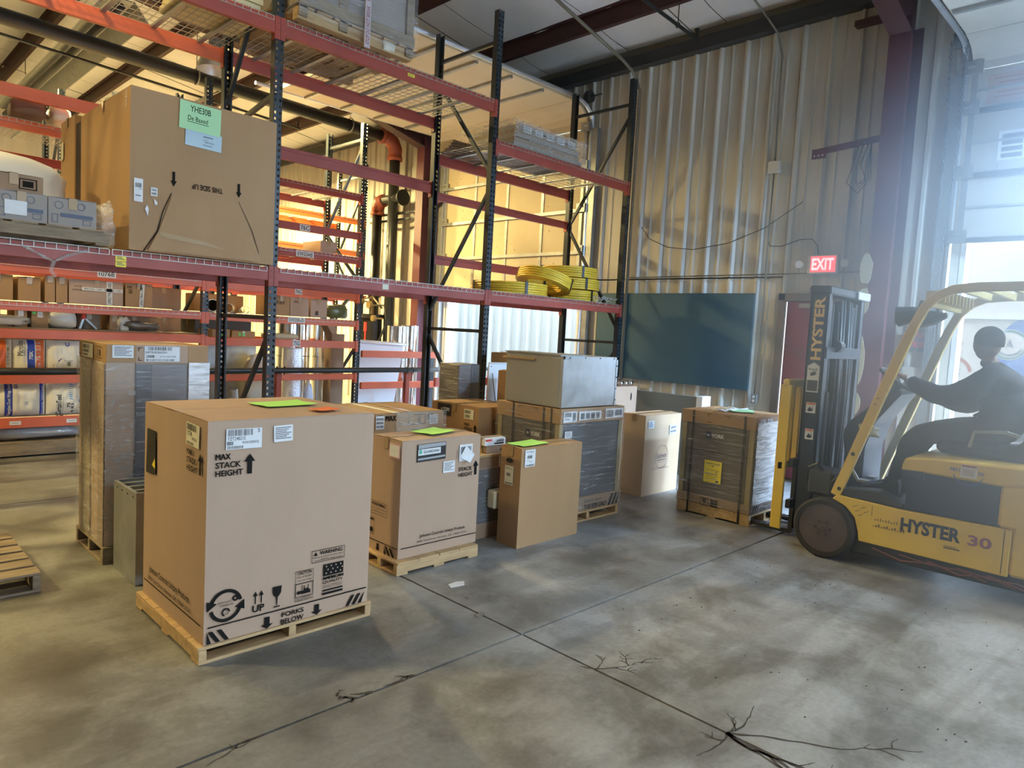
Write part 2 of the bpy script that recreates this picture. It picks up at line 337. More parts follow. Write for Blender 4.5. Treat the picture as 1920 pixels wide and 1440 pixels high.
# concrete with mottling, stains, a worn polish and painted dimness to the left
def concrete():
    m = bpy.data.materials.new('worn_concrete'); m.use_nodes = True; N = m.node_tree.nodes; L = m.node_tree.links; b = N['Principled BSDF']
    g = N.new('ShaderNodeNewGeometry')
    def nz(s, d=8, dist=0.0, ro=0.6, st=None):
        n = N.new('ShaderNodeTexNoise'); n.inputs['Scale'].default_value = s; n.inputs['Detail'].default_value = d; n.inputs['Distortion'].default_value = dist; n.inputs['Roughness'].default_value = ro
        src = g.outputs['Position']
        if st:
            mp = N.new('ShaderNodeMapping'); mp.inputs['Scale'].default_value = st; mp.inputs['Rotation'].default_value = (0, 0, 0.6); L.new(src, mp.inputs[0]); src = mp.outputs[0]
        L.new(src, n.inputs[0]); return n
    def ramp(n, p0, c0, p1, c1):
        r = N.new('ShaderNodeValToRGB'); r.color_ramp.elements[0].position = p0; r.color_ramp.elements[0].color = (*c0, 1); r.color_ramp.elements[1].position = p1; r.color_ramp.elements[1].color = (*c1, 1)
        L.new(n.outputs[0], r.inputs[0]); return r
    def mix(t, a, c, f=1.0):
        x = N.new('ShaderNodeMix'); x.data_type = 'RGBA'; x.blend_type = t; x.inputs[0].default_value = f; L.new(a, x.inputs[6]); L.new(c, x.inputs[7]); return x.outputs[2]
    a = ramp(nz(0.7, 12, 0.15), 0.35, (0.305, 0.31, 0.312), 0.68, (0.43, 0.436, 0.44))
    s = ramp(nz(2.2, 14, 0.3, 0.72), 0.40, (0.55, 0.53, 0.50), 0.56, (1, 1, 1))
    f = ramp(nz(38, 4), 0.3, (0.86, 0.86, 0.86), 0.7, (1.05, 1.05, 1.05))
    st = ramp(nz(1.1, 8, 0.8, 0.6, (0.35, 2.6, 1)), 0.42, (0.72, 0.70, 0.67), 0.58, (1, 1, 1))
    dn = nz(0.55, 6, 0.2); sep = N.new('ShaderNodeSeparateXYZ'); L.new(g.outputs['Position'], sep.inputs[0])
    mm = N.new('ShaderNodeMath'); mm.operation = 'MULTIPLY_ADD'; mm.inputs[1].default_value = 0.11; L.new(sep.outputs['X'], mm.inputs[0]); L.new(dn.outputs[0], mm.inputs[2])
    dirt = N.new('ShaderNodeValToRGB'); dirt.color_ramp.elements[0].position = .42; dirt.color_ramp.elements[0].color = (.50, .47, .40, 1); dirt.color_ramp.elements[1].position = .95; dirt.color_ramp.elements[1].color = (1, 1, 1, 1); L.new(mm.outputs[0], dirt.inputs[0])  # stains plus painted dimness: the colour darkens towards the left
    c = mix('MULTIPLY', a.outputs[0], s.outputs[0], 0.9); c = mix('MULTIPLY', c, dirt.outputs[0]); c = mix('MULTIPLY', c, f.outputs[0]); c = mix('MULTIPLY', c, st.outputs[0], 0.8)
    L.new(c, b.inputs['Base Color'])
    rr = N.new('ShaderNodeMapRange'); rr.inputs['From Min'].default_value = .35; rr.inputs['From Max'].default_value = .65; rr.inputs['To Min'].default_value = 0.34; rr.inputs['To Max'].default_value = 0.55
    L.new(nz(2.2, 8, 0.3).outputs[0], rr.inputs[0]); L.new(rr.outputs[0], b.inputs['Roughness'])
    bp = N.new('ShaderNodeBump'); bp.inputs['Strength'].default_value = 0.12; bp.inputs['Distance'].default_value = 0.01
    L.new(nz(14, 8).outputs[0], bp.inputs['Height']); L.new(bp.outputs[0], b.inputs['Normal'])
    return m
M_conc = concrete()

# ------------------------------------------------------------ floor of slabs with open joints
XW = 8.3
floor = struct(MB().box(-10, XW+0.3, -10.5, 20, -0.30, -0.06).build('floor', mat('joint_dirt', (0.045, 0.038, 0.03), 0.9)))
xe = [-10, -5.85, -1.61, 2.63, XW+0.3]; ye = [-10.5, -6.05, -1.81, 2.43, 6.67, 10.91, 15.15, 20]
for i in range(len(xe)-1):
    for j in range(len(ye)-1):
        x0, x1, y0, y1 = xe[i]+.006, xe[i+1]-.006, ye[j]+.006, ye[j+1]-.006
        n = 40; ring = []
        def jit(p, k): return (noise.noise(Vector((p[0]*5, p[1]*5, k)))+noise.noise(Vector((p[0]*19, p[1]*19, k))))*0.006
        for k in range(n): t = k/n; p = (x0+(x1-x0)*t, y0); ring.append((p[0], p[1]+abs(jit(p, 1))))
        for k in range(n): t = k/n; p = (x1, y0+(y1-y0)*t); ring.append((p[0]-abs(jit(p, 2)), p[1]))
        for k in range(n): t = k/n; p = (x1-(x1-x0)*t, y1); ring.append((p[0], p[1]-abs(jit(p, 3))))
        for k in range(n): t = k/n; p = (x0, y1-(y1-y0)*t); ring.append((p[0]+abs(jit(p, 4)), p[1]))
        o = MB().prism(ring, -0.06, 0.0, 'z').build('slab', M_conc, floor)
# spalled cracks branching from the joint near the bottom of the picture
M_crk = mat('crack_dirt', (0.05, 0.042, 0.034), 0.95)
mb = MB(); rn = random.Random(3)
def crack(p, ang, L_, wd, depth=0):
    n = 12; pts = []
    for i in range(n+1):
        pts.append((p[0], p[1], wd*(1-i/n)+0.0015)); ang += rn.uniform(-.35, .35); p = (p[0]+math.cos(ang)*L_/n, p[1]+math.sin(ang)*L_/n)
        if depth < 2 and rn.random() < 0.16: crack(p, ang+rn.choice((-.8, .8)), L_*.4, wd*.5, depth+1)
    vs = []
    for i, (x, y, w_) in enumerate(pts):
        q = pts[min(i+1, n)]; o_ = pts[max(i-1, 0)]; d = Vector((q[0]-o_[0], q[1]-o_[1])).normalized(); nx = Vector((-d.y, d.x))*w_*rn.uniform(.6, 1.3)
        vs += [(x+nx.x, y+nx.y, .0012), (x-nx.x, y-nx.y, .0012)]
    mb.add(vs, [(2*i, 2*i+1, 2*i+3, 2*i+2) for i in range(n)])
for a, L_, w_ in ((-1.45, .75, .008), (-1.1, .6, .006), (-1.9, .5, .006), (-2.4, .25, .004), (-.5, .3, .004), (-1.6, .4, .012)): crack((2.63, 1.25), a, L_, w_)
for x in (1.62, 1.70, 1.86, 1.93): crack((x, 2.43), rn.uniform(2.9, 3.4), .10, .010)
crack((1.2, 2.43), 3.2, .25, .004); crack((2.6, 2.0), -1.4, .3, .003)
mb.build('crack', M_crk, floor, fixn=False)
# paper scraps and chips swept about
for i, (x, y, s) in enumerate(((2.82, 3.18, .075), (2.75, 2.98, .03), (3.05, 2.62, .03), (2.62, 2.75, .04))):
    a = rn.uniform(0, 3); mb = MB(); q = [(x+s*math.cos(a+k), y+s*.5*math.sin(a+k)) for k in (0, 1.4, 2.9, 4.4, 5.3)]
    mb.prism(q, .001, .004, 'z')
    o = mb.build('paper_scrap', M_paper if i == 0 else mat('dirty_scrap', (.2, .18, .15), .8))
    tag(o, ['torn white paper scrap on the floor in front of the box with the window cut-out', 'smallest chip of debris beside the white paper scrap', 'chip of dirt lying on the open floor nearer the camera', 'dark twisted leaf-like scrap on the floor beyond the joint crossing'][i], 'litter')
# fine litter speckled over the open floor on the right
mb = MB()
for i in range(90):
    x, y = rn.uniform(2.7, 5.2), rn.uniform(-1.2, 2.3); s = rn.uniform(.003, .010)
    mb.add([(x+s*math.cos(k*1.5+i), y+s*math.sin(k*1.5+i)*.7, .001+.003*(k == 4)) for k in range(4)]+[(x, y, .005)], [(0, 1, 4), (1, 2, 4), (2, 3, 4), (3, 0, 4)])
tag(mb.build('floor_grit', mat('grit', (.07, .06, .05), .9)), 'dark grit and crumbs scattered on the open concrete floor', 'grit', kind='stuff')

# ------------------------------------------------------------ back wall: ribbed liner panels
HE = 5.42
wall = MB()
D1a, D1b, D1z = 6.85, 10.05, 4.68
D2a, D2b, D2z = -1.75, 1.87, 4.45
for y0, y1, z0, z1 in ((D1b, 20, 0, HE), (D2b, D1a, 0, HE), (-3.6, D2a, 0, HE), (-10.5, -7.2, 0, HE), (-7.2, -3.6, 3.4, HE), (D1a, D1b, D1z, HE), (D2a, D2b, D2z, HE)):  # the low header spans an opening added for sky light, out of view
    wall.box(XW+.02, XW+.18, y0, y1, z0, z1+.15)
wall.box(XW-.02, XW+.32, -10.7, 20, HE+.08, HE+.62)
wallo = struct(wall.build('wall_back', mat('wall_core', (0.2, 0.19, 0.16), 0.8)))
def liner(y0, y1, z0, z1, ribs=3):
    # one liner sheet on the plane X=XW with raised trapezoid ribs
    prof = []; w_ = (y1-y0)/ribs; n = ribs
    for k in range(n):
        a = y0+k*w_
        prof += [(a+.004 if k == 0 else a, 0), (a+w_*.40, 0), (a+w_*.46, .012), (a+w_*.50, .003), (a+w_*.62, 0), (a+w_*.80, 0), (a+w_*.87, .034), (a+w_*.95, .034)]
    prof += [(y1-.004, 0)]
    mb = MB(); zs = [z0+(z1-z0)*i/8 for i in range(9)]
    rings = []
    for z in zs:
        rings.append([(XW-.004-d-(0.006*noise.noise(Vector((y*2.1, z*1.3, 5)))+.004), y, z) for y, d in prof])
    n = len(prof); vs = [v for r_ in rings for v in r_]; fs = [(i*n+k, i*n+k+1, (i+1)*n+k+1, (i+1)*n+k) for i in range(len(zs)-1) for k in range(n-1)]
    mb.add(vs, fs)
    return mb.build('liner_panel', M_wall, wallo, fixn=False)
pw = 1.08
def liners(y0, y1, z0, z1):
    y = y0
    while y < y1-.05:
        liner(y, min(y+pw, y1), z0, z1, max(1, round((min(y+pw, y1)-y)/.36))); y += pw
liners(D1b, 20, 0, HE); liners(-3.6, D2a, 0, HE); liners(-10.5, -7.2, 0, HE); liners(-7.2, -3.6, 3.4, HE); liners(D1a, D1b, D1z, HE); liners(D2a, D2b, D2z, HE)
# between the doors the sheets are cut around the exit door
EX0, EX1, EXZ = 2.72, 3.70, 2.23
liners(D2b, EX0, 0, HE); liners(EX1, D1a, 0, 2.42); liners(EX1, D1a, 2.44, HE); liners(EX0, EX1, EXZ, HE)
# dark eave strut at the head of the wall
mb = MB(); mb.box(XW-.16, XW-.02, -10.5, 20, HE-.06, HE+.10)
struct(mb.build('trim_1', M_dark))
# side and rear walls (behind and beside the camera)
def sidewall(name, x0, x1, y0, y1, holes=()):
    mb = MB(); z1 = 8.4
    if not holes: mb.box(x0, x1, y0, y1, -.1, z1)
    else:
        a, b, hz = holes; mb.box(x0, x1, y0, a, -.1, z1); mb.box(x0, x1, b, y1, -.1, z1); mb.box(x0, x1, a, b, hz, z1)
    return struct(mb.build(name, M_wall))
wl = sidewall('wall_left', -10.2, XW+.2, 19.8, 20.0); 
def yw(name, y0, y1, a, b, hz):
    return struct(MB().box(-10.2, a, y0, y1, -.1, 8.4).box(b, XW+.2, y0, y1, -.1, 8.4).box(a, b, y0, y1, hz, 8.4).build(name, M_wall))
yw('wall_right', -10.7, -10.5, 1.5, 4.5, 2.5)  # unseen opening added here for cool light on the box fronts
sidewall('wall_front', -10.2, -10.0, -10.5, 20)
# ------------------------------------------------------------ roof: purlins and faced insulation
SL = 0.14
def rz(x): return HE+.10+SL*(XW-x)
ceil = struct(MB().add([(-10.2, -10.7, rz(-10.2)+.32), (XW+.3, -10.7, rz(XW+.3)+.32), (XW+.3, 20, rz(XW+.3)+.32), (-10.2, 20, rz(-10.2)+.32),
                        (-10.2, -10.7, rz(-10.2)+.36), (XW+.3, -10.7, rz(XW+.3)+.36), (XW+.3, 20, rz(XW+.3)+.36), (-10.2, 20, rz(-10.2)+.36)],
                       [(0, 3, 2, 1), (4, 5, 6, 7), (0, 1, 5, 4), (1, 2, 6, 5), (2, 3, 7, 6), (3, 0, 4, 7)]).build('ceiling', M_dark))
px_ = [7.30, 5.80, 4.30, 2.85, 1.35, -.15, -1.65, -3.15, -4.65, -6.15, -7.65, -9.15]
edges = [XW+.1]+px_+[-10.2]
for i in range(len(edges)-1):
    xa, xb = edges[i]-.012, edges[i+1]+.012
    y = -10.5; k = 0
    while y < 19.9:
        y1 = min(y+1.52, 19.9); n = 4; vs = []; fs = []
        if i < 8 or True:
            for a in range(n+1):
                for b in range(n+1):
                    x = xa+(xb-xa)*a/n; yy = y+.006+(y1-y-.012)*b/n
                    sag = .035*math.sin(math.pi*a/n)*1.0+.007*math.sin(math.pi*b/n)+.014*noise.noise(Vector((x*1.7, yy*1.7, 2)))
                    vs.append((x, yy, rz(x)+.16-sag))
            fs = [(a*(n+1)+b, a*(n+1)+b+1, (a+1)*(n+1)+b+1, (a+1)*(n+1)+b) for a in range(n) for b in range(n)]
        o = MB().add(vs, fs).build('insulation_panel', M_ceil, ceil, smooth=True, fixn=False); y = y1
for x in px_:
    mb = MB(); z = rz(x)
    mb.box(x-.004, x+.004, -10.5, 19.9, z-.06, z+.16).box(x-.004, x+.07, -10.5, 19.9, z-.065, z-.057).box(x+.062, x+.07, -10.5, 19.9, z-.057, z-.035).box(x-.07, x+.004, -10.5, 19.9, z+.152, z+.16)
    mb.build('purlin', M_rdark, ceil)
# thin sag rods crossing between purlins
mb = MB()
for y in (-7, -4, -1, 2.1, 5.1, 8.2, 11.4, 14.5, 17.5):
    mb.cyl((XW, y, rz(XW)+.05), (-10, y, rz(-10)+.05), .006, n=5)
mb.build('sag_rod', M_dark, ceil)
# portal frame: red column in the back wall and its rafter
def frame(y, name):
    t = tag(thing(name, None, None, (XW-.15, y, 0)), kind='structure')
    mb = MB(); mb.box(XW-.42, XW-.02, y-.012, y+.012, 0, 4.95).box(XW-.43, XW-.41, y-.105, y+.105, 0, 5.0).box(XW-.04, XW-.02, y-.105, y+.105, 0, 5.0)
    mb.build('column', M_rsteel, t, local=False)
    mb = MB()
    mb.prism([(XW-.02, 4.85), (XW-.02, 5.35), (XW-2.6, rz(XW-2.6)-.08), (-10, rz(-10)-.08), (-10, rz(-10)-.55), (XW-2.6, rz(XW-2.6)-.50), (XW-.43, 4.85)], y-.01, y+.01, 'y')
    for (xa, za), (xb, zb) in (((XW-.43, 4.85), (XW-2.6, rz(XW-2.6)-.50)), ((XW-2.6, rz(XW-2.6)-.50), (-10, rz(-10)-.55)), ((XW-.3, 5.36), (-10, rz(-10)-.08))):
        mb.bar((xa, y, za), (xb, y, zb), .21, .02)
    mb.build('rafter', M_rdark, t)
frame(2.50, 'trim_2'); frame(10.45, 'trim_3')
# ------------------------------------------------------------ overhead doors
def odoor(name, ya, yb, ztr, xend, seams, pm, label, struts, stile_n, seed):
    t = tag(thing(name, None, None, (XW-.1, (ya+yb)/2, 0)), kind='structure')
    rn = random.Random(seed)
    for i in range(len(seams)-1):
        z0, z1 = seams[i], seams[i+1]
        p = MB().box(XW-.10, XW-.05, ya-.03, yb+.03, z0+.003, z1-.003).build('door_panel', pm, t, bevel=.006)
        mb = MB()
        mb.box(XW-.135, XW-.10, ya-.03, yb+.03, z0-.03, z0+.02)
        mb.build('strut', M_galvd if struts == 1 else M_dark, p)
        if struts == 2:
            mb = MB(); mb.box(XW-.115, XW-.10, ya, yb, (z0+z1)/2-.012, (z0+z1)/2+.012); mb.build('strut', M_galvd, p)
        mb = MB()
        for k in range(stile_n+1):
            y = ya+(yb-ya)*k/stile_n; mb.box(XW-.112, XW-.10, y-.028, y+.028, z0+.02, z1-.03)
        mb.build('stile', M_galvd, p)
        mb = MB()
        for k in range(22):
            y, z = rn.uniform(ya+.1, yb-.1), rn.uniform(z0+.06, z1-.06); s = rn.uniform(.004, .014)
            mb.add([(XW-.1006, y-s*.6, z-s), (XW-.1006, y+s*.5, z-s*.7), (XW-.1006, y+s*.4, z+s*1.5), (XW-.1006, y-s*.5, z+s)], [(0, 1, 2, 3)])
        mb.build('stain', mat('rust_spots', (0.16, 0.09, 0.05), 0.8), p, fixn=False)
    # sections rolled up under the roof, resting in the level track
    zt = seams[-1]; x = XW-.35
    cx = []
    for i in range(6):
        a = i/5*math.pi/2; cx.append((XW-.075-.40+.40*math.cos(a), zt+.02+.0+(ztr-zt)*math.sin(a)))
    p = MB()
    for (xa, za), (xb, zb) in zip(cx[:-1], cx[1:]): p.bar((xa, (ya+yb)/2, za), (xb, (ya+yb)/2, zb), yb-ya+.06, .04)
    p.build('door_panel', pm, t)
    x = cx[-1][0]; k = 0
    while x > xend:
        xb = max(x-.62, xend)
        p = MB().box(xb+.004, x-.004, ya-.03, yb+.03, ztr, ztr+.045).build('door_panel', pm, t, bevel=.006)
        MB().box(xb-.02, xb+.03, ya, yb, ztr-.035, ztr).build('strut', M_galvd, p); x = xb
    for y in (ya-.09, yb+.09):
        pts = [(XW-.09, y, 0.05), (XW-.09, y, zt-.1)]+[(c[0]+.01, y, c[1]+.02) for c in cx]+[(xend-.3, y, ztr+.02)]
        p = MB().tube(pts, .028, 6).build('track', M_galv, t)
        s_ = -1 if y < ya else 1
        MB().box(XW-.10, XW-.02, min(y, y+s_*.13), max(y, y+s_*.13), 0, zt).build('track_angle', M_galvd, t)
        mb = MB()
        for z in seams: mb.cyl((XW-.13, y-.03*s_, z+.05), (XW-.13, y-.09*s_, z+.05), .022, n=10).box(XW-.14, XW-.10, y-.16*s_ if s_ > 0 else y, y if s_ > 0 else y-.16*s_, z-.03, z+.10)
        mb.build('roller_hinge', M_galvd, t)
    # torsion shaft with drums at the head of the opening
    mb = MB().cyl((XW-.22, ya-.35, zt+.42), (XW-.22, yb+.2, zt+.42), .014, n=8)
    for y in (ya-.12, yb+.05): mb.cyl((XW-.22, y-.04, zt+.42), (XW-.22, y+.04, zt+.42), .085, n=20)
    mb.cyl((XW-.22, (ya+yb)/2-.5, zt+.42), (XW-.22, (ya+yb)/2+.5, zt+.42), .035, n=14)
    mb.build('torsion_shaft', M_dark, t)
    return t
d1 = odoor('door_1', D1a, D1b, 4.98, 4.9, [2.10, 2.845, 3.47, 4.10, 4.66], M_doorp, '', 1, 4, 1)
d2 = odoor('door_2', D2a, D2b, 4.66, 5.2, [2.76, 3.40, 4.03, 4.42], M_door2, '', 2, 4, 2)
for ya, yb, z in ((D1a, D1b, D1z), (D2a, D2b, 2.76)):
    mb = MB(); z2 = D1z if ya > 0 else D2z
    mb.box(XW+.00, XW+.2, ya-.0, ya+.05, 0, z2).box(XW+.00, XW+.2, yb-.05, yb, 0, z2)
    struct(mb.build('trim_4', M_white))
# stickers of the right-hand door
f = Fr((XW-.1015, 1.80, 0), (0, -1, 0), (0, 0, 1))
MB().box(XW-.104, XW-.1005, 1.28, 1.76, 4.08, 4.36).build('notice', mat('faded_pink_notice', (.42, .30, .24), .7), d2)
ink(Fr((XW-.105, 1.76, 4.08), (0, -1, 0), (0, 0, 1)), [('r', .06+.03*(k % 2), .05+.045*k, .40-.05*(k % 3), .062+.045*k) for k in range(5)], d2, 'notice_print', mat('faded_red_ink', (.30, .10, .07), .7))
o = MB().box(XW-.104, XW-.1005, 1.10, 1.62, 3.52, 3.80).build('notice', M_paper, d2)
ink(Fr((XW-.1055, 1.62, 3.52), (0, -1, 0), (0, 0, 1)), [('r', .03, .02+.062*k, .20, .062+.062*k) for k in range(4)]+[('r', .24, .03+.06*k, .34, .055+.06*k) for k in range(4)], d2, 'notice_print', M_inkgrey)

# ------------------------------------------------------------ outdoors: apron, white metal building and a truck
struct(MB().box(XW+.28, 60, -40, 60, -.32, -.02).build('ground', mat('asphalt', (.16, .16, .155), .8, col2=(.22, .22, .21), nscale=3)))
t = thing('metal_building', 'white ribbed metal building outside beyond the left dock door', 'building', (11.2, 10, 0))
M_wsheet = mat('white_ribbed_sheet', (.26, .25, .215), .5)
for i in range(16):
    y = 6.2+i*.6; pr = []
    for k in range(2): pr += [(y+k*.3, 0), (y+k*.3+.20, 0), (y+k*.3+.225, .07), (y+k*.3+.26, .07), (y+k*.3+.285, 0)]
    pr += [(y+.597, 0)]
    mb = MB(); mb.add([(11.2-d, yy, z) for z in (0, 3.6) for yy, d in pr], [(k, k+1, len(pr)+k+1, len(pr)+k) for k in range(len(pr)-1)])
    mb.build('wall_sheet', M_wsheet, t, fixn=False)
MB().box(11.22, 16, 6.2, 15.8, 0, 3.6).build('building_shell', M_wsheet, t)
MB().box(11.0, 16.2, 6.0, 16, 3.6, 3.75).build('roof', M_wsheet, t)

t = thing('box_truck', 'white box truck parked outside the right dock door with blue disc emblem', 'truck', (11.4, 0, 0))
M_tr = mat('white_truck_body', (.46, .44, .40), .4, col2=(.40, .38, .35), nscale=3)
MB().box(11.4, 13.8, -5.0, 2.58, .62, 3.7).build('cargo_body', M_tr, t, bevel=.03)
MB().box(11.36, 11.40, -5.0, 2.58, 2.12, 2.17).box(11.36, 11.4, 2.50, 2.58, .62, 3.7).build('side_trim', mat('grey_trim', (.5, .52, .54), .4), t)
f = Fr((11.398, 2.5, 0), (0, -1, 0), (0, 0, 1))
ink(f, [('c', 1.05, 1.62, .62)], t, 'blue_emblem', mat('blue_vinyl', (.015, .085, .32), .5), h=.002)
ink(f, [('c', .62, 1.78, .21)], t, 'white_emblem', M_tr, h=.005)
ink(f, [('o', .62, 1.78, .17, .20)], t, 'green_ring', mat('green_vinyl', (.03, .12, .07), .5), h=.007)
ink(f, [('o', .62, 1.78, .13, .15, 200, 340), ('p', [(.57, 1.74), (.62, 1.86), (.67, 1.74), (.62, 1.77)])], t, 'emblem_marks', M_inkgrey, h=.008)
ink(f, [('o', .02, 1.38, .15, .19, 0, 200)], t, 'orange_ring', mat('orange_vinyl', (.30, .10, .05), .5), h=.003)
ink(f, [('t', 'C', -.02, 1.33, .08, 1.43, .02)], t, 'emblem_marks', M_inkgrey, h=.003)
rn = random.Random(5)
ink(f, [('p', [(a, b), (a+s, b+s*.3), (a+s*.6, b+s), (a-s*.2, b+s*.7)]) for a, b, s in [(rn.uniform(.05, .5), rn.uniform(1.45, 2.1), rn.uniform(.008, .025)) for _ in range(26)]], t, 'peeling_specks', M_inkgrey, h=.001)['kind'] = 'stuff'
for y in (-3.6, 1.2):
    MB().cyl((11.55, y, .48), (11.85, y, .48), .48, n=28).build('wheel', M_rubber, t)
MB().box(11.6, 13.6, -6.6, 2.3, .42, .62).build('chassis', M_dark, t)
MB().prism([(-7.2, .5), (-5.1, .5), (-5.1, 2.6), (-6.3, 2.6), (-6.9, 1.6), (-7.2, 1.4)], 11.6, 13.7, 'x').build('cab', M_tr, t, bevel=.04)
# ------------------------------------------------------------ pallet racks
_post = {}
def post_mb(h, holes=True):
    """upright post: open C channel, punched face towards -y, origin at its foot centre"""
    mb = MB(); t = .0025; w_ = .038
    mb.box(-w_, -w_+t, 0, .07, 0, h).box(w_-t, w_, 0, .07, 0, h)
    mb.box(-w_, -w_+.014, .068, .07, 0, h).box(w_-.014, w_, .068, .07, 0, h)
    mb.box(-w_, -.029, 0, t, 0, h).box(-.013, .013, 0, t, 0, h).box(.029, w_, 0, t, 0, h)
    z = 0
    while z < h:
        z1 = min(z+.029, h)
        mb.box(-.029, -.013, 0, t, z, z1).box(.013, .029, 0, t, z, z1); z += .0508
    return mb
def rack(name, label, cat, xs, ya, yb, h, frames, beams, decks, beam_m, hh, loc, posts_rear=None):
    t = thing(name, label, cat, loc)
    pm = None
    for i, x in enumerate(xs):
        for side in ((0, 1) if not posts_rear or posts_rear[i] else (0,)):
            key = (h[i],)
            if key not in _post: _post[key] = post_mb(h[i]).build('post', M_post, None); p = _post[key]
            else: p = _post[key].copy(); C.objects.link(p)
            p.parent = t
            y = ya if side == 0 else yb
            p.location = Vector((x, y, 0))-t.location; p.rotation_euler = (0, 0, 0 if side == 0 else math.pi)
            q = MB().box(-.06, .06, -.02, .10, 0, .006).build('foot_plate', M_post, None, fixn=False); q.parent = p
        for (kind, za, zb) in frames[i]:
            mb = MB()
            mb.bar((x, ya+.06, za), (x, yb-.06, zb), .032, .036)
            mb.build('brace', M_post, t)
    ucache = {}
    for (b, z, side, hb, mt_) in beams:
        x0, x1 = xs[b]+.040, xs[b+1]-.040; y = ya-.004 if side == 0 else yb+.004; s = 1 if side == 0 else -1
        mb = MB(); zt = z; st = .022
        pr = [(0, zt), (0, zt-hb), (s*.042, zt-hb), (s*.042, zt-.04), (s*.024, zt-.04), (s*.024, zt)]
        mb.prism([(y+a, c) for a, c in pr], x0, x1, 'x')
        o = mb.build('beam', mt_ or beam_m, t, bevel=.003)
        for xx, d in ((x0, -1), (x1, 1)):
            mb = MB()
            mb.box(min(xx, xx+d*.038), max(xx, xx+d*.038), min(y-.004*s, y-.009*s), max(y-.004*s, y-.009*s), zt-hb-.045, zt+.01).box(min(xx, xx-d*.005), max(xx, xx-d*.005), min(y-.006*s, y+.05*s), max(y-.006*s, y+.05*s), zt-hb-.045, zt+.01)
            for k in range(4): mb.cyl((xx+d*.02, y-.009*s, zt-hb+.0-.02+.05*k), (xx+d*.02, y-.013*s, zt-hb-.02+.05*k), .007, n=6)
            mb.build('beam_connector', mt_ or beam_m, o)
    for (b, z, n, wm_) in decks:
        x0, x1 = xs[b]+.05, xs[b+1]-.05
        for k in range(n):
            a = x0+(x1-x0)*k/n+.01; c = x0+(x1-x0)*(k+1)/n-.01
            key = (round(c-a, 3), wm_.name)
            o = None
            if key in ucache:
                o = ucache[key].copy(); C.objects.link(o)
                for ch in list(ucache[key].children): q = ch.copy(); C.objects.link(q); q.parent = o
            else:
                mb = MB(); L_ = c-a; D = yb-ya; r_ = .0022
                nx = max(4, round(L_/.064)); 
                for i in range(nx+1):
                    x = L_*i/nx; mb.box(x-r_, x+r_, -.012, D+.012, 0, 2*r_)
                    mb.box(x-r_, x+r_, -.014, -.014+2*r_, -.034, 2*r_)
                for i in range(11): y = D*i/10; mb.box(0, L_, y-r_, y+r_, 2*r_, 4*r_)
                mb.box(0, L_, -.014, -.014+2*r_, -.036, -.036+2*r_)
                o = mb.build('wire_deck', wm_, None, local=True, fixn=False); o['kind'] = 'stuff'
                for i in range(3):
                    x = L_*(i+.5)/3
                    q = MB().box(x-.020, x+.020, .02, D-.02, -.022, -.001).build('deck_support', M_galvd, None, local=True); q.parent = o
                ucache[key] = o
            o.parent = t; o.location = Vector((a, ya, z+.001))-t.location
    return t
F_Y, R_Y = 5.6, 6.66
DG = lambda *a: [('d', p, q) for p, q in a]
BH = .125
levA = [(0, 2.02), (1, 2.02), (2, 2.02), (0, 4.04), (1, 4.04), (2, 3.64)]
bA = []
for b, z in levA: bA += [(b, z, 0, BH if z > 3 else .108, None), (b, z, 1, BH if z > 3 else .108, M_beamo if (b == 0 and z > 4) else None)]
bA += [(1, 3.30, 1, .13, None), (2, 3.20, 1, .10, None), (2, 2.46, 1, .11, None)]
rackA = rack('pallet_rack', 'tall three-bay rack with dark uprights and rust-red beams carrying the yellow coils', 'rack',
    [.28, 2.735, 5.20, 7.66], F_Y, R_Y, [4.98]*4,
    [DG((4.6, 4.6), (4.5, 3.1), (3.0, 1.9), (1.5, 1.5), (1.4, .3)), DG((4.85, 3.55), (3.45, 3.3) , (1.60, 1.60), (1.95, 3.3), (1.45, .25), (.2, .2)),
     DG((4.66, 4.66), (3.30, 4.42), (3.10, 1.80), (1.58, 1.58), (.35, 1.50), (.2, .2)), DG((4.66, 4.66), (4.50, 3.15), (1.72, 3.08), (1.52, 1.52), (1.40, .25), (.2, .2))],
    bA, [(0, 2.02, 2, M_wire), (1, 2.02, 2, M_wire), (2, 2.02, 2, M_wire), (0, 4.04, 2, M_wire), (1, 4.04, 2, M_wire), (2, 3.64, 2, M_wire)], M_beamr, 0, (2.735, F_Y, 0))
# yellow notices on rack beams
f = Fr((0, F_Y-.005, 0), (1, 0, 0), (0, 0, 1))
for u, v in ((1.575, 1.965), (1.575, 1.925)):
    sticker(f, u-.035, v-.018, u+.035, v+.018, rackA, [('r', .008, .012+.008*k, .062-.01*k, .016+.008*k) for k in range(3)], mat('yellow_label', (.85, .70, .05), .5), 'warning_label', 'yellow warning label')
sticker(f, 4.02, 3.96, 4.10, 3.99, rackA, [('r', .006, .006+.008*k, .066, .009+.008*k) for k in range(3)], MATS['yellow_label'], 'warning_label', 'yellow warning label')
sticker(f, 3.83, 1.93, 3.90, 1.98, rackA, [], M_paperw, 'warning_label', 'faded pale label', lines=False)

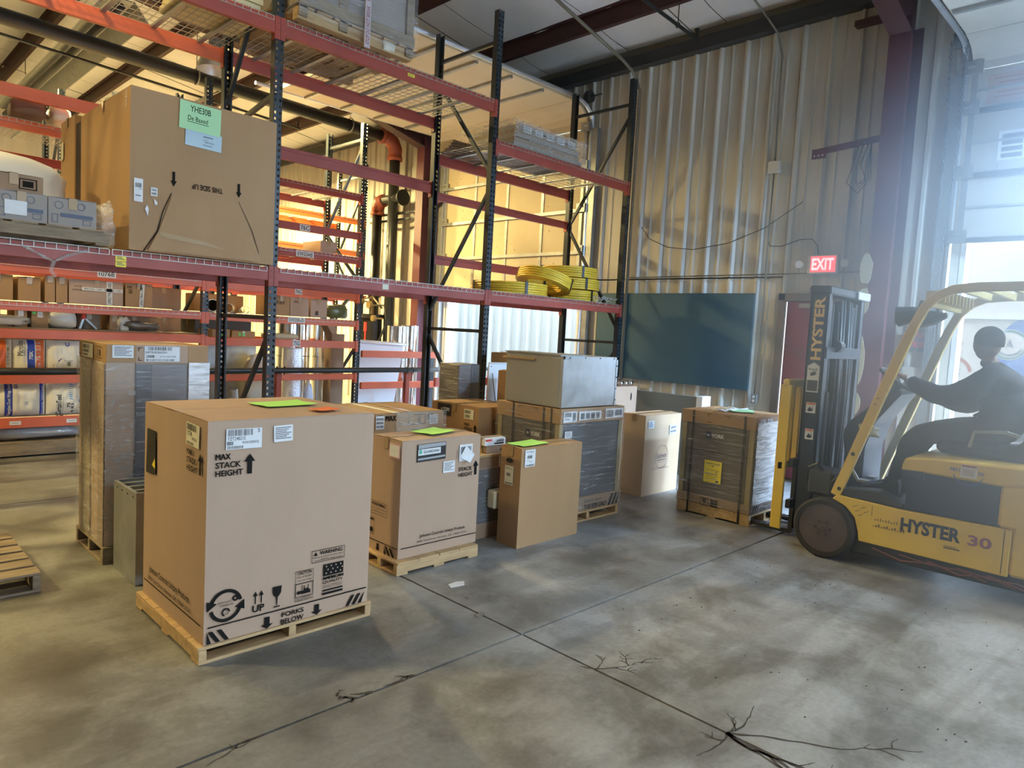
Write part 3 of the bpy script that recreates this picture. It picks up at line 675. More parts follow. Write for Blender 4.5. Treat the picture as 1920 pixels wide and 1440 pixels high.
# second row of racking with orange beams
BY, BRY = 8.70, 9.72
lB = [(0, 2.03, .10), (0, 1.62, .085), (0, 1.345, .10), (0, .865, .09), (0, .42, .11), (1, 2.02, .095), (1, 1.62, .085), (1, 1.325, .10), (1, .86, .085), (1, .22, .09)]
bB = []
for b, z, hb in lB:
    bB += [(b, z, 0, hb, None)]
    if z not in (.865, .86): bB += [(b, z, 1, hb, None)]
bB += [(1, 3.42, 0, .10, M_beamr), (1, 3.42, 1, .10, M_beamr), (1, 2.88, 0, .10, M_beamr), (1, 2.53, 0, .10, M_beamr), (1, 2.53, 1, .10, M_beamr), (0, 3.80, 0, .13, M_beamo), (0, 3.46, 0, .10, M_beamo), (0, 3.3, 1, .10, M_beamr), (0, 2.78, 0, .10, M_beamo)]
rackB = rack('shelving_rack', 'second-row rack with orange beams, numbered shelf tags and insulation bags', 'rack', [.35, 3.39, 5.57], BY, BRY, [4.42]*3,
    [DG((4.2, 4.2), (4.1, 2.6)), DG((4.2, 4.2), (4.1, 3.0), (2.2, 2.9), (2.1, 1.4), (1.3, .4)), DG((4.2, 4.2), (4.1, 3.0), (2.2, 2.9), (2.1, 1.5), (1.25, .35), (.3, .3))],
    bB, [(0, 1.62, 2, M_wire), (1, 1.62, 2, M_wire), (1, 3.42, 2, M_wire), (1, 2.53, 2, M_wire), (0, 3.46, 2, M_wire), (0, 2.03, 2, M_wire)], M_beamo, 0, (3.39, BY, 0))
mb = MB()
for k in range(7): mb.box(.42, 3.33, BY+.06+.14*k, BY+.17+.14*k, .42, .438)
for k in range(7): MB().box(.42, 3.33, BY+.06+.14*k, BY+.17+.14*k, .42, .438).build('shelf_board', M_woodg, rackB)
for k in range(7): MB().box(.42, 3.33, BY+.06+.14*k, BY+.17+.14*k, 1.345, 1.363).build('shelf_board', M_woodg, rackB)
for k in range(4): MB().box(.42, 3.33, BY-.02+.25*k, BY+.22+.25*k, .02, .16).build('base_board', M_woodg, rackB)
f = Fr((0, BY-.008, 0), (1, 0, 0), (0, 0, 1))
def beamtag(u0, v0, u1, v1, s): sticker(f, u0, v0, u1, v1, rackB, [('t', s, (u1-u0)*.08, (v1-v0)*.16, (u1-u0)*.92, (v1-v0)*.84, .012)], M_paper, 'shelf_tag', None, inkm=M_ink)
beamtag(2.215, 1.948, 2.40, 2.022, '1076B'); beamtag(4.56, 1.935, 4.665, 2.01, '76G'); beamtag(4.47, 1.555, 4.72, 1.625, 'EW20A-D'); beamtag(4.55, 1.235, 4.66, 1.32, '75G')
beamtag(4.60, 2.785, 4.75, 2.87, '76C'); beamtag(4.56, 2.44, 4.82, 2.52, 'EW33AB')
for u in (1.42, 1.93): sticker(f, u, .345, u+.10, .385, rackB, [('r', .02, .018, .08, .022)], M_paper, 'shelf_tag', 'small blank white tag')
# third rack further back with bright orange beams
rackC = rack('far_rack', 'far rack behind the numbered shelves with bright orange beams and rust-brown deck boards', 'rack', [2.5, 5.0, 7.48], 11.6, 12.6, [4.62]*3,
    [DG((4.4, 4.4), (4.3, 3.0)), DG((4.4, 4.4), (4.3, 3.0), (1.9, 2.9)), DG((4.4, 4.4), (4.2, 2.9), (1.8, 2.8))],
    [(b, z, s, .10, None) for b in (0, 1) for z in (3.55, 2.95) for s in (0, 1)] + [(b, 2.1, s, .1, M_beamr) for b in (0, 1) for s in (0, 1)],
    [(0, 3.55, 2, M_galvd), (1, 3.55, 2, M_galvd), (1, 2.95, 2, M_galvd)], M_beamo2, 0, (5.0, 11.6, 0))

# guard rail: black pipe tied to short red posts in front of the second row
t = thing('guard_rail', 'long black pipe rail tied to short red steel posts before the orange rack', 'rail', (4.1, 8.1, 0))
MB().tube([(-.4, 8.1, .955), (1.5, 8.1, .950), (3.6, 8.1, .955), (6.0, 8.1, .962), (7.9, 8.1, .985)], .036, 12).build('rail_pipe', M_pipe, t, smooth=True)
for x in (.4, 4.10, 6.08, 7.75):
    MB().box(x-.035, x+.035, 8.15, 8.22, 0, .93).build('rail_post', mat('red_post_paint', (.34, .06, .03), .45), t, bevel=.004)
    mb = MB()
    for dx in (-.05, .05): mb.tube([(x+dx+.045*math.cos(a)*.4, 8.12+.055*math.cos(a), .955+.052*math.sin(a)) for a in [k*math.pi/5 for k in range(10)]], .006, 5, closed=True)
    mb.build('tie_strap', M_black, t)
# low orange barrier rails right of the rack
t = thing('orange_barrier', 'pair of short orange beams spanning right of the shelf rack in front of foil rolls', 'barrier', (6.3, 8.7, 0))
for z in (1.20, .735): MB().box(5.64, 7.08, 8.68, 8.73, z-.10, z).build('barrier_beam', M_beamo, t, bevel=.006)
MB().box(6.95, 7.02, 8.73, 8.80, 0, 1.2).build('barrier_post', M_post, t)
t = thing('red_crossbar', 'two rust-red beams crossing the open left dock doorway at waist and knee height', 'barrier', (7.6, 8.2, 0))
MB().box(6.65, 8.1, 8.22, 8.27, .70, .83).build('barrier_beam', M_beamr, t, bevel=.005); MB().box(6.9, 8.1, 8.22, 8.27, .24, .32).build('barrier_beam', M_beamr, t, bevel=.005)
MB().box(8.05, 8.12, 8.27, 8.34, 0, .85).build('barrier_post', M_beamr, t)

# ------------------------------------------------------------ wall fittings
X = XW-.05
o = MB().box(X-.03, X, 4.005, 6.44, 1.02, 2.23).build('green_board', M_green_b, None, bevel=.004)
tag(o, 'large blank dark green board fixed to the ribbed back wall', 'board')
t = thing('exit_sign', 'lit red EXIT sign with twin emergency lamp heads above the maroon door', 'sign', (X-.04, 3.20, 2.46))
MB().box(X-.07, X, 3.03, 3.375, 2.455, 2.665).build('sign_case', mat('white_plastic', (.62, .58, .52), .5), t, bevel=.01)
o = MB().box(X-.074, X-.068, 3.055, 3.335, 2.47, 2.65).build('lit_panel', mat('red_glow_panel', (.7, .1, .1), .4, emit=(1.0, .10, .12), estr=1.3), t)
ink(Fr((X-.0745, 3.335, 2.47), (0, -1, 0), (0, 0, 1)), [('t', 'EXIT', .015, .022, .262, .158, .035)], o, 'exit_letters', mat('red_glow_letters', (1, .3, .3), .4, emit=(1.0, .28, .30), estr=2.6), h=.001)
for y in (3.46, 2.95):
    MB().cyl((X-.10, y, 2.56), (X-.02, y, 2.56), .045, .03, 12).build('lamp_head', mat('lamp_head_white', (.6, .6, .58), .4), t)
# exit door
t = tag(thing('door_3', None, None, (XW, 3.2, 0)), kind='structure')
mb = MB(); mb.box(X-.04, XW+.1, EX0, EX0+.09, 0, EXZ).box(X-.04, XW+.1, EX1-.09, EX1, 0, EXZ).box(X-.04, XW+.1, EX0, EX1, EXZ-.09, EXZ)
mb.build('door_frame', mat('brown_grey_frame', (.13, .10, .085), .55), t, bevel=.004)
p = MB().box(X-.01, X+.04, EX0+.095, EX1-.105, .02, EXZ-.10).build('door_leaf', mat('maroon_door', (.20, .022, .050), .5, col2=(.17, .02, .045), nscale=3), t, bevel=.003)
MB().box(X-.07, X-.01, EX0+.12, EX1-.14, .96, 1.03).build('push_bar', M_galvd, p); MB().box(X-.05, X-.01, 3.18, 3.44, 2.06, 2.11).build('door_closer', M_galvd, p)
MB().box(X+.0, X+.02, EX1-.102, EX1-.092, .02, EXZ-.1).build('daylight_gap', mat('daylight_gap', (.9, .95, 1), .5, emit=(.9, .95, 1), estr=1.5), t)
# conduits, junction box, outlet
M_cond = mat('weathered_conduit', (.17, .15, .11), .5, .4)
t = thing('wall_conduit', 'long thin conduit down the back wall through a square grey junction box to an outlet', 'conduit', (X, 3.89, .9))
MB().tube([(4.8, 3.9, rz(4.8)-.04), (XW-.5, 3.9, 5.33), (XW-.22, 3.9, 5.25), (X-.03, 3.9, 5.05), (X-.03, 3.885, 3.80)], .013, 8).build('conduit_run', M_cond, t, smooth=True)
MB().tube([(X-.03, 3.885, 3.68), (X-.03, 3.89, 2.9), (X-.035, 3.88, 1.9), (X-.03, 3.90, 1.3), (X-.03, 3.91, .98)], .010, 8).build('conduit_run', M_cond, t, smooth=True)
MB().box(X-.07, X, 3.81, 3.95, 3.67, 3.81).build('junction_box', mat('grey_box', (.55, .53, .46), .5), t, bevel=.006)
o = MB().box(X-.05, X, 3.865, 3.945, .87, .99).build('outlet', M_galvd, t, bevel=.004)
ink(Fr((X-.05, 3.945, .87), (0, -1, 0), (0, 0, 1)), [('c', .04, .035, .018), ('c', .04, .085, .018)], o, 'outlet_face', M_white)
MB().tube([(X-.03, 3.885, 2.86), (X-.03, 3.86, 2.80), (X-.03, 3.72, 2.79), (X-.02, 3.5, 2.86), (X-.03, 3.36, 2.86), (X-.03, 3.29, 2.78), (X-.03, 3.27, 2.66)], .006, 6).build('sign_cable', M_black, t)
t = thing('wall_pipe', 'dark pipe curving off the ceiling and down the wall beside the rack end', 'pipe', (X, 5.9, 2.3))
MB().tube([(5.5, 6.0, rz(5.5)-.05), (7.85, 5.98, 5.36), (8.05, 5.95, 5.26), (X-.04, 5.93, 5.05), (X-.04, 5.93, .9)], .022, 8).build('pipe_run', M_cond, t, smooth=True)
o = MB().tube([(X-.02, 5.9, 2.45), (X-.02, 5.0, 2.455), (X-.02, 3.7, 2.46), (X-.02, 2.75, 2.47)], .009, 6).build('horizontal_conduit', M_cond, None)
tag(o, 'thin horizontal conduit running along the wall above the green board', 'conduit')
o = MB().tube([(X-.03, 5.75, 3.15), (X-.05, 5.6, 2.98), (X-.05, 5.3, 2.85), (X-.05, 4.9, 2.80), (X-.05, 4.4, 2.86), (X-.03, 3.95, 3.02), (X-.03, 3.5, 3.3)], .005, 5).build('hanging_cable', M_black, None)
tag(o, 'slack black cable drooping across the wall above the green board', 'cable')
t = thing('steel_bracket', 'maroon steel arm bracket with punched end plate sticking out from the red column', 'bracket', (X, 2.7, 3.85))
MB().bar((X-.20, 3.33, 3.80), (X-.22, 2.58, 3.86), .05, .06).build('bracket_arm', M_rsteel, t)
mb = MB().box(X-.235, X-.225, 3.20, 3.36, 3.72, 3.83).build('end_plate', M_rsteel, t)
ink(Fr((X-.236, 3.36, 3.72), (0, -1, 0), (0, 0, 1)), [('c', .03+.045*k, .035, .008) for k in range(3)], mb, 'bolt_holes', M_white)
mb = MB()
for k in range(3): mb.tube([(X-.22, 2.86-.05*k, 3.84), (X-.24, 2.90-.04*k, 3.6), (X-.22, 2.96-.1*k, 3.42), (X-.2, 2.84, 3.30+.05*k), (X-.2, 2.72+.03*k, 3.45), (X-.2, 2.74, 3.85)], .005, 5)
tag(mb.build('wire_loops', M_black, None), 'loops of loose black wire hanging from the maroon bracket', 'wire')
o = MB().box(X-.12, X-.02, 2.60, 3.06, 5.14, 5.20).build('short_angle', M_rdark, None); tag(o, 'short dark angle bar high on the wall left of the red column', 'bracket')
# loop of chain of the door hoist
t = thing('chain_hoist', 'long hand chain looped from a wall pulley beside the right dock door', 'chain', (8.05, 2.0, 4.7))
MB().cyl((8.06, 1.98, 4.72), (8.06, 2.04, 4.72), .09, n=20).build('pulley', M_dark, t)
lk = []
def link_(p, ax):
    mb = MB(); pts = []
    for k in range(10):
        a = k/10*2*math.pi; u = .011*math.cos(a); v = .020*math.sin(a); pts.append((p[0]+(u if ax else 0), p[1]+(0 if ax else u), p[2]+v))
    return pts
mb = MB(); n = 0
for s_, y0, y1 in ((0, 1.93, 1.99), (1, 2.06, 2.03)):
    z = 4.7; k = 0
    while z > 1.35:
        tt = (4.7-z)/3.35; mb.tube(link_((8.06, y0+(y1-y0)*tt+.01*math.sin(z*3), z), k % 2), .0045, 4, closed=True); z -= .034; k += 1
o = mb.build('chain_links', M_dark, t, fixn=False); o['kind'] = 'stuff'
o = MB().box(X-.012, X-.002, 1.93, 2.31, 1.62, 1.86).build('warning_sign', mat('dark_sign', (.10, .09, .09), .5), None)
tag(o, 'small dark NO SMOKING sign with red lettering beside the right dock door', 'sign')
ink(Fr((X-.0125, 2.31, 1.62), (0, -1, 0), (0, 0, 1)), [('t', 'NO', .13, .135, .25, .205, .03), ('t', 'SMOKING', .04, .04, .34, .105, .03)], o, 'sign_letters', mat('red_letter', (.65, .08, .07), .5))
MB().box(X-.012, X-.002, 1.95, 2.29, .2, 1.45).build('wall_cover_plate', M_wall, None)
tag(C.objects['wall_cover_plate'], 'plain upright cover panel on the wall under the no smoking sign', 'panel')
# column padding scraps: torn tape and paper on the red column
mb = MB()
for k, (z0, z1) in enumerate(((2.30, 2.62), (1.98, 2.26), (1.2, 1.75), (.9, 1.15))):
    pr = [(2.50+.13*math.sin(a)*(1+.25*noise.noise(Vector((a*3, z0, 1)))), (z0+z1)/2+(z1-z0)/2*math.cos(a)*(1+.15*noise.noise(Vector((a*4, z1, 3))))) for a in [i*math.pi/8 for i in range(16)]]
    mb.prism([(2.62-.0+(y-2.5)*.5, z) for y, z in pr], XW-.440, XW-.432, 'x')
tag(mb.build('torn_foam', mat('dirty_foam', (.36, .31, .20), .8), None), 'torn strips of dirty cream foam stuck on the red column', 'foam', kind='stuff')

# ------------------------------------------------------------ sprinkler mains and riser
def pipe_thing(name, label, cat, loc): return thing(name, label, cat, loc)
t = thing('sprinkler_main', 'large black sprinkler main with red elbow, running under the roof then down the wall', 'pipe', (7.9, 11.3, .3))
MB().cyl((-9.5, 11.3, 5.55+.0), (7.62, 11.3, 5.12), .105, n=20).build('horizontal_pipe', M_pipe, t, smooth=True)
el = [(7.60, 11.3, 5.12), (7.72, 11.3, 5.11), (7.84, 11.3, 5.04), (7.90, 11.3, 4.92), (7.90, 11.3, 4.78)]
MB().tube(el, [.13, .135, .135, .135, .13], 16).cyl((7.56, 11.3, 5.12), (7.62, 11.3, 5.12), .145, n=18).cyl((7.9, 11.3, 4.72), (7.9, 11.3, 4.79), .145, n=18).build('elbow', M_elbow, t, smooth=True)
MB().cyl((7.90, 11.3, 4.75), (7.90, 11.28, .3), .10, n=20).build('vertical_pipe', M_pipe, t, smooth=True)
for x in (6.9, 4.2, 1.2): MB().tube([(x, 11.3+.12*math.cos(a), 5.15+.016*(7.6-x)*1.6-.02+.12*math.sin(a)) for a in [k*math.pi/8 for k in range(16)]], .012, 6, closed=True).cyl((x, 11.3, 5.28), (x, 11.3, rz(x)+.1), .006, n=6).build('pipe_hanger', M_galvd, t)
t = thing('riser_pipe', 'shorter black riser with red elbow turning into the wall, left of the tall pipe', 'pipe', (7.9, 11.82, .3))
MB().cyl((7.9, 11.82, 3.80), (7.9, 11.80, .3), .095, n=20).cyl((7.86, 11.82, 2.05), (7.9, 11.82, 2.05), .12).build('vertical_pipe', M_pipe, t, smooth=True)
el = [(7.9, 11.82, 3.78), (7.9, 11.80, 3.9), (7.9, 11.74, 3.98), (7.9, 11.62, 4.0)]
MB().tube(el, [.12, .13, .13, .125], 16).cyl((7.9, 11.82, 3.73), (7.9, 11.82, 3.79), .14, n=18).build('elbow', M_elbow, t, smooth=True)
MB().cyl((7.9, 11.62, 4.0), (7.9, 11.0, 4.0), .09, n=18).cyl((7.9, 11.0, 4.0), (7.9, 10.97, 4.0), .15, n=18).build('side_pipe', M_pipe, t)
for z in (2.12, 2.32): MB().cyl((7.9, 11.815, z), (7.9, 11.815, z+.10), .125, n=18).build('coupling', M_pipe, t)
t = thing('valve_assembly', 'cluster of red and brass sprinkler valves, gauges and drain pipe between the black risers', 'valve', (7.7, 11.6, .8))
MB().cyl((7.70, 11.55, 1.05), (7.70, 11.55, 1.75), .19, n=18).cyl((7.70, 11.55, 1.7), (7.70, 11.55, 1.78), .24, n=18).cyl((7.70, 11.55, 1.05), (7.70, 11.55, 1.13), .24, n=18).build('valve_body', M_black, t)
MB().tube([(7.70+.14*math.cos(a), 12.05+.14*math.sin(a), 2.12) for a in [k*math.pi/8 for k in range(16)]], .018, 6, closed=True).cyl((7.70, 12.05, 1.8), (7.70, 12.05, 2.14), .025).bar((7.56, 12.05, 2.12), (7.84, 12.05, 2.12), .02, .02).build('hand_wheel', M_red, t)
mb = MB()
for y, z, r_ in ((11.35, 1.95, .07), (11.62, 2.02, .06), (11.2, 1.7, .06)): mb.cyl((7.46, y, z), (7.52, y, z), r_, n=16).cyl((7.52, y, z), (7.7, y, z), .015)
mb.build('gauge', mat('brass', (.45, .33, .14), .35, .8), t)
MB().tube([(7.6, 11.2, 1.2), (7.55, 11.0, 1.4), (7.55, 10.85, 1.65), (7.55, 10.95, 1.95), (7.6, 11.3, 1.95)], .02, 8).build('drain_loop', M_black, t, smooth=True)
MB().cyl((7.52, 11.50, 1.2), (7.52, 11.50, 1.60), .018).cyl((7.52, 11.50, 1.45), (7.52, 11.50, 1.62), .035).build('red_lever', M_red, t)
MB().tube([(7.7, 11.55, 1.78), (7.7, 11.55, 2.2), (7.62, 11.8, 2.25)], .04, 8).tube([(7.6, 11.1, 1.9), (7.6, 11.4, 2.1), (7.6, 12.3, 2.05)], .02, 6).build('trim_piping', mat('dark_bronze', (.12, .08, .04), .5, .5), t)
t = thing('pipe_support', 'black strut rack bracing the risers against the cream wall with a red arm', 'bracket', (8.1, 11, 3.7))
MB().bar((8.0, 12.2, 3.62), (8.0, 10.45, 3.62), .04, .04).bar((8.0, 12.2, 3.74), (8.0, 10.45, 3.74), .04, .04).build('strut_rail', M_black, t); MB().bar((8.15, 10.0, 3.95), (8.05, 10.8, 3.72), .06, .08).build('red_arm', M_rsteel, t)
t = thing('branch_line', 'thin black sprinkler branch pipe hung under the ceiling with an upright head', 'pipe', (7.5, 4.8, 5.35))
MB().cyl((-6, 4.8, 5.35+.6), (7.82, 4.82, 5.33), .022, n=10).build('branch_pipe', M_pipe, t, smooth=True)
MB().cyl((7.78, 4.82, 5.33), (7.78, 4.82, 5.43), .014).cyl((7.78, 4.82, 5.43), (7.78, 4.82, 5.45), .03).cyl((7.35, 4.82, 5.35), (7.35, 4.82, rz(7.35)+.1), .006).tube([(7.35, 4.82+.03*math.cos(a), 5.35+.03*math.sin(a)) for a in [k*math.pi/4 for k in range(8)]], .005, 5, closed=True).build('sprinkler_head', M_black, t)
t = dup(t, label='thin black sprinkler branch pipe hung over the far left racks'); t.location = (6.3, 12.6, 5.25)
# gas tube heater hung over the left bays
t = thing('tube_heater', 'long dark tube heater under an angled metal reflector hung from the roof', 'heater', (2.95, 13, 5.6))
pr = [(2.62, 5.50), (2.80, 5.72), (3.12, 5.72), (3.30, 5.50), (3.285, 5.50), (3.11, 5.705), (2.81, 5.705), (2.635, 5.50)]
MB().prism(pr, 10.6, 18.5, 'y').build('reflector', M_galvd, t); MB().cyl((2.95, 10.6, 5.60), (2.95, 18.5, 5.60), .055, n=14).build('burner_tube', M_dark, t, smooth=True)
mb = MB()
for y in (11.5, 14, 16.5): mb.cyl((2.95, y, 5.7), (2.95, y, rz(2.95)+.1), .006)
mb.build('hanger', M_dark, t)
t = dup(t, label='second long tube heater further from the wall than the first'); t.location = (.4, 13.6, 5.8)
# lamp housings, the added fill lamps included
M_lens = mat('warm_lamp_lens', (1, .8, .5), .4, emit=(1, .75, .4), estr=8)
for i, (x, y, z, e, c) in enumerate(LAMPS):
    t = thing('bay_or_fill_lamp', ['high-bay lamp over the aisle left of the camera', 'high-bay lamp above the second rack row', 'high-bay lamp behind the left end of the racks', 'high-bay lamp above the far rack near the left wall', 'high-bay lamp near the far left corner', 'high-bay lamp behind the camera', 'unseen cool lamp added right of the camera to light the floor', 'unseen fill lamp added at the rear right of the hall', 'unseen blue lamp added inside the right dock door to light the haze'][i], 'lamp', (x, y, z))
    MB().cyl((x, y, z+.10), (x, y, z+.34), .10, .09, 16).build('ballast', M_galvd, t)
    rg = []
    for zz, r_ in ((.10, .06), (.02, .17), (-.12, .235), (-.20, .25)): rg.append([(x+r_*math.cos(a), y+r_*math.sin(a), z+zz) for a in [k*math.pi/10 for k in range(20)]])
    MB().rings(rg, caps=False).build('reflector', M_galv, t, smooth=True, fixn=False); MB().cyl((x, y, z+.34), (x, y, rz(x)+.14), .008).build('stem', M_dark, t)
# ------------------------------------------------------------ builders for goods
def pallet(label, x0, y0, w_, d, h, along='x', nd=7, mt=None, z=0, group=None, name='wooden_pallet', bottom=True, fill=.80):
    """along = direction the stringers run"""
    mt = mt or M_wood; t = thing(name, label, 'pallet', (x0, y0, z), group=group); rn = random.Random(int(x0*97+y0*31))
    bt = .016; L_, W_ = (w_, d) if along == 'x' else (d, w_)
    def B(a0, a1, b0, b1, z0, z1, nm):
        if along == 'x': mb = MB().box(a0, a1, b0, b1, z0, z1)
        else: mb = MB().box(b0, b1, a0, a1, z0, z1)
        return mb.build(nm, mt, t, local=True, bevel=.0025)
    for k in range(3):
        b = (W_-.038)*k/2; B(0, L_, b, b+.038, bt if bottom else 0, h-bt, 'stringer')
    st = L_/nd
    for k in range(nd):
        a = st*k; B(a+.001+rn.uniform(0, .01)*(1-fill)*4, a+st*fill, rn.uniform(-.004, 0), W_+rn.uniform(0, .004), h-bt, h, 'deck_board')
    if bottom:
        for k in range(3):
            a = (L_-.09)*k/2; B(a, a+.09, 0, W_, 0, bt, 'bottom_board')
    return t
def cbody(x0, y0, z0, w_, d, h, bulge=.006, seed=0, n=6):
    """carton shell in world space with slightly bowed, dented walls"""
    mb = MB(); S = Vector((seed*3.1, seed, 1))
    mb.box(0, w_, 0, d, 0, h)
    def fn(co):
        u, v, q = co.x/w_, co.y/d, co.z/h
        o = Vector(co)
        e = lambda a: 4*a*(1-a)
        nz = noise.noise(co*3+S)*.006
        if co.x < 1e-5: o.x -= (bulge+nz)*e(v)*e(q)
        if co.x > w_-1e-5: o.x += (bulge+nz)*e(v)*e(q)
        if co.y < 1e-5: o.y -= (bulge+nz)*e(u)*e(q)*.5
        if co.y > d-1e-5: o.y += (bulge+nz)*e(u)*e(q)
        if co.z > h-1e-5: o.z += (nz*.6-.002)*e(u)*e(v)
        return o+Vector((x0, y0, z0))
    return mb, fn
def carton(label, x0, y0, z0, w_, d, h, mt=None, name='carton', group=None, seed=0, tape='x', flaps=True, bulge=.004, rzz=0, flap_gap=.004, cat='box'):
    t = thing(name, label, cat, (x0, y0, z0), rzz, group=group); mt = mt or M_card
    mb, fn = cbody(0, 0, 0, w_, d, h-.004 if flaps else h, bulge, seed)
    o = mb.build('carton_body', mt, t, local=True, fn=fn, sub=5, smooth=False); smooth_by_angle(o, 35)
    if flaps:
        g = flap_gap
        for k in (0, 1):
            m2 = MB()
            if tape == 'x': m2.box(.002, w_-.002, .002 if k == 0 else d/2+g/2, d/2-g/2 if k == 0 else d-.002, h-.0035, h)
            else: m2.box(.002 if k == 0 else w_/2+g/2, w_/2-g/2 if k == 0 else w_-.002, .002, d-.002, h-.0035, h)
            def lift(co, k=k):
                a = (co.y/d if tape == 'x' else co.x/w_); c = abs(a-.5)*2
                return Vector((co.x, co.y, co.z+.004*(1-c)*(1+noise.noise(co*4+Vector((seed, k, 0))))))
            m2.build('top_flap', mt, t, local=True, fn=lift, sub=3)
        m2 = MB()
        if tape == 'x':
            m2.box(-.001, w_+.001, d/2-.025, d/2+.025, h+.0055, h+.0065)
            m2.box(-.0045-bulge, -.0035-bulge, d/2-.025, d/2+.025, h-.07, h+.003)
        else:
            m2.box(w_/2-.025, w_/2+.025, -.001, d+.001, h+.0055, h+.0065)
            m2.box(w_/2-.025, w_/2+.025, -.0045-bulge, -.0035-bulge, h-.07, h+.003)
        if not rzz and seed != 99: m2.build('tape_strip', M_tape, t, local=True)
    return t
def FF(t, w_=1, off=.0045):   # front face frame (towards -y); world frame for unrotated things
    M = wm(t); return Fr(M @ Vector((0, -off, 0)), M.to_3x3() @ Vector((1, 0, 0)), (0, 0, 1))
def LF(t, d, off=.0065):      # left face frame (towards -x), reading from far to near
    M = wm(t); return Fr(M @ Vector((-off, d, 0)), M.to_3x3() @ Vector((0, -1, 0)), (0, 0, 1))
def TF(t, h, off=.007):
    M = wm(t); return Fr(M @ Vector((0, 0, h+off)), M.to_3x3() @ Vector((1, 0, 0)), M.to_3x3() @ Vector((0, 1, 0)))
def film(x0, x1, y0, y1, z0, z1, parent, mt=None, amp=.006, name='stretch_wrap', seed=0, top=False, sides='flrb', nx=14, nz=22, label=None, fz=9):
    mb = MB(); S = Vector((seed*2.3, seed*1.7, 0))
    def grid(P0, U, V, nu, nv, N):
        vs = []
        for j in range(nv+1):
            for i in range(nu+1):
                p = Vector(P0)+Vector(U)*(i/nu)+Vector(V)*(j/nv)
                a = amp*(.8+noise.noise(Vector((p.x*4, p.y*4, p.z*fz*3))+S)+.6*noise.noise(p*18+S))
                vs.append(p+Vector(N)*max(a, .001))
        mb.add(vs, [(j*(nu+1)+i, j*(nu+1)+i+1, (j+1)*(nu+1)+i+1, (j+1)*(nu+1)+i) for j in range(nv) for i in range(nu)])
    H = z1-z0
    if 'f' in sides: grid((x0, y0, z0), (x1-x0, 0, 0), (0, 0, H), nx, nz, (0, -1, 0))
    if 'l' in sides: grid((x0, y0, z0), (0, y1-y0, 0), (0, 0, H), nx, nz, (-1, 0, 0))
    if 'b' in sides: grid((x0, y1, z0), (x1-x0, 0, 0), (0, 0, H), nx, nz, (0, 1, 0))
    if 'r' in sides: grid((x1, y0, z0), (0, y1-y0, 0), (0, 0, H), nx, nz, (1, 0, 0))
    if top: grid((x0, y0, z1), (x1-x0, 0, 0), (0, y1-y0, 0), nx, nx, (0, 0, 1))
    o = mb.build(name, mt or M_film, parent, smooth=True, fixn=False)
    if label: o['label'] = label
    return o
def arrowtext(f, u0, v0, s=1.0, full=True):
    it = []
    if full: it.append(('t', 'MAX', u0, v0+.077*s, u0+.068*s, v0+.104*s, .025))
    it += [('t', 'STACK', u0, v0+.038*s, u0+.118*s, v0+.066*s, .025), ('t', 'HEIGHT', u0, v0, u0+.128*s, v0+.028*s, .025), ('a', u0+.160*s, v0, v0+.095*s, .026*s, .42)]
    return it
def sheet_paper(label, x0, y0, x1, y1, z, mt, ang=0, cat='paper', curl=.006, name='green_slip', marks=None):
    cx, cy = (x0+x1)/2, (y0+y1)/2; mb = MB(); n = 6; vs = []
    for j in range(n+1):
        for i in range(n+1):
            a, b = x0-cx+(x1-x0)*i/n, y0-cy+(y1-y0)*j/n
            X_, Y_ = cx+a*math.cos(ang)-b*math.sin(ang), cy+a*math.sin(ang)+b*math.cos(ang)
            vs.append((X_, Y_, z+.001+curl*(abs(i/n-.4)**2*2+.3*math.sin(j*1.3))**1 if True else z))
    k = len(vs); vs2 = vs+[(a, b, c+.0006) for a, b, c in vs]
    fs = [(j*(n+1)+i, j*(n+1)+i+1, (j+1)*(n+1)+i+1, (j+1)*(n+1)+i) for j in range(n) for i in range(n)]
    mb.add(vs2, fs+[tuple(q+k for q in f) for f in fs])
    o = mb.build(name, mt, None, fixn=False); tag(o, label, cat); return o

# ------------------------------------------------------------ A. the big box in front
pallet('low wooden pallet under the largest foreground carton', 1.215, 3.115, .925, .87, .082, along='y', nd=6, fill=.985)
bx = carton('largest foreground carton marked MAX STACK HEIGHT and FORKS BELOW with a lime sheet on top', 1.241, 3.127, .083, .88, .83, 1.04, M_cardp, seed=99, tape='x', bulge=.003)
f = FF(bx, off=.0062); B0 = bx
MB().box(-.004, -.0005, .05, .10, 0, .001).build('tape_strip', M_tape, bx, local=True)
it = arrowtext(f, .035, .784)
it += [('r', .015, .079, .866, .0855)]
it += [('h', .012, .005, .137, .062, 3, -1), ('h', .742, .005, .856, .060, 3, 1)]
it += [('t', 'FORKS', .378, .040, .497, .064, .025), ('t', 'BELOW', .374, .003, .497, .029, .025), ('a', .302, .062, -.001+.004, .032, .42), ('a', .571, .060, .004, .030, .42)]
it += [('a', .240, .142, .204, .011, .25), ('a', .270, .142, .204, .011, .25), ('t', 'UP', .226, .101, .286, .136, .03)]
# glass symbol
it += [('p', [(.327, .205), (.374, .205), (.371, .172), (.361, .156), (.354, .152), (.352, .110), (.347, .110), (.345, .152), (.336, .158), (.328, .174)]), ('r', .334, .100, .366, .106)]
# warning box
it += [('b', .533, .281, .724, .345, .0025), ('t', 'WARNING', .578, .318, .708, .338, .025), ('p', [(.545, .317), (.566, .317), (.5555, .339)]), ('t', 'Cancer and Reproductive Harm', .541, .301, .716, .312), ('t', 'www.P65Warnings.ca.gov', .549, .285, .708, .297)]
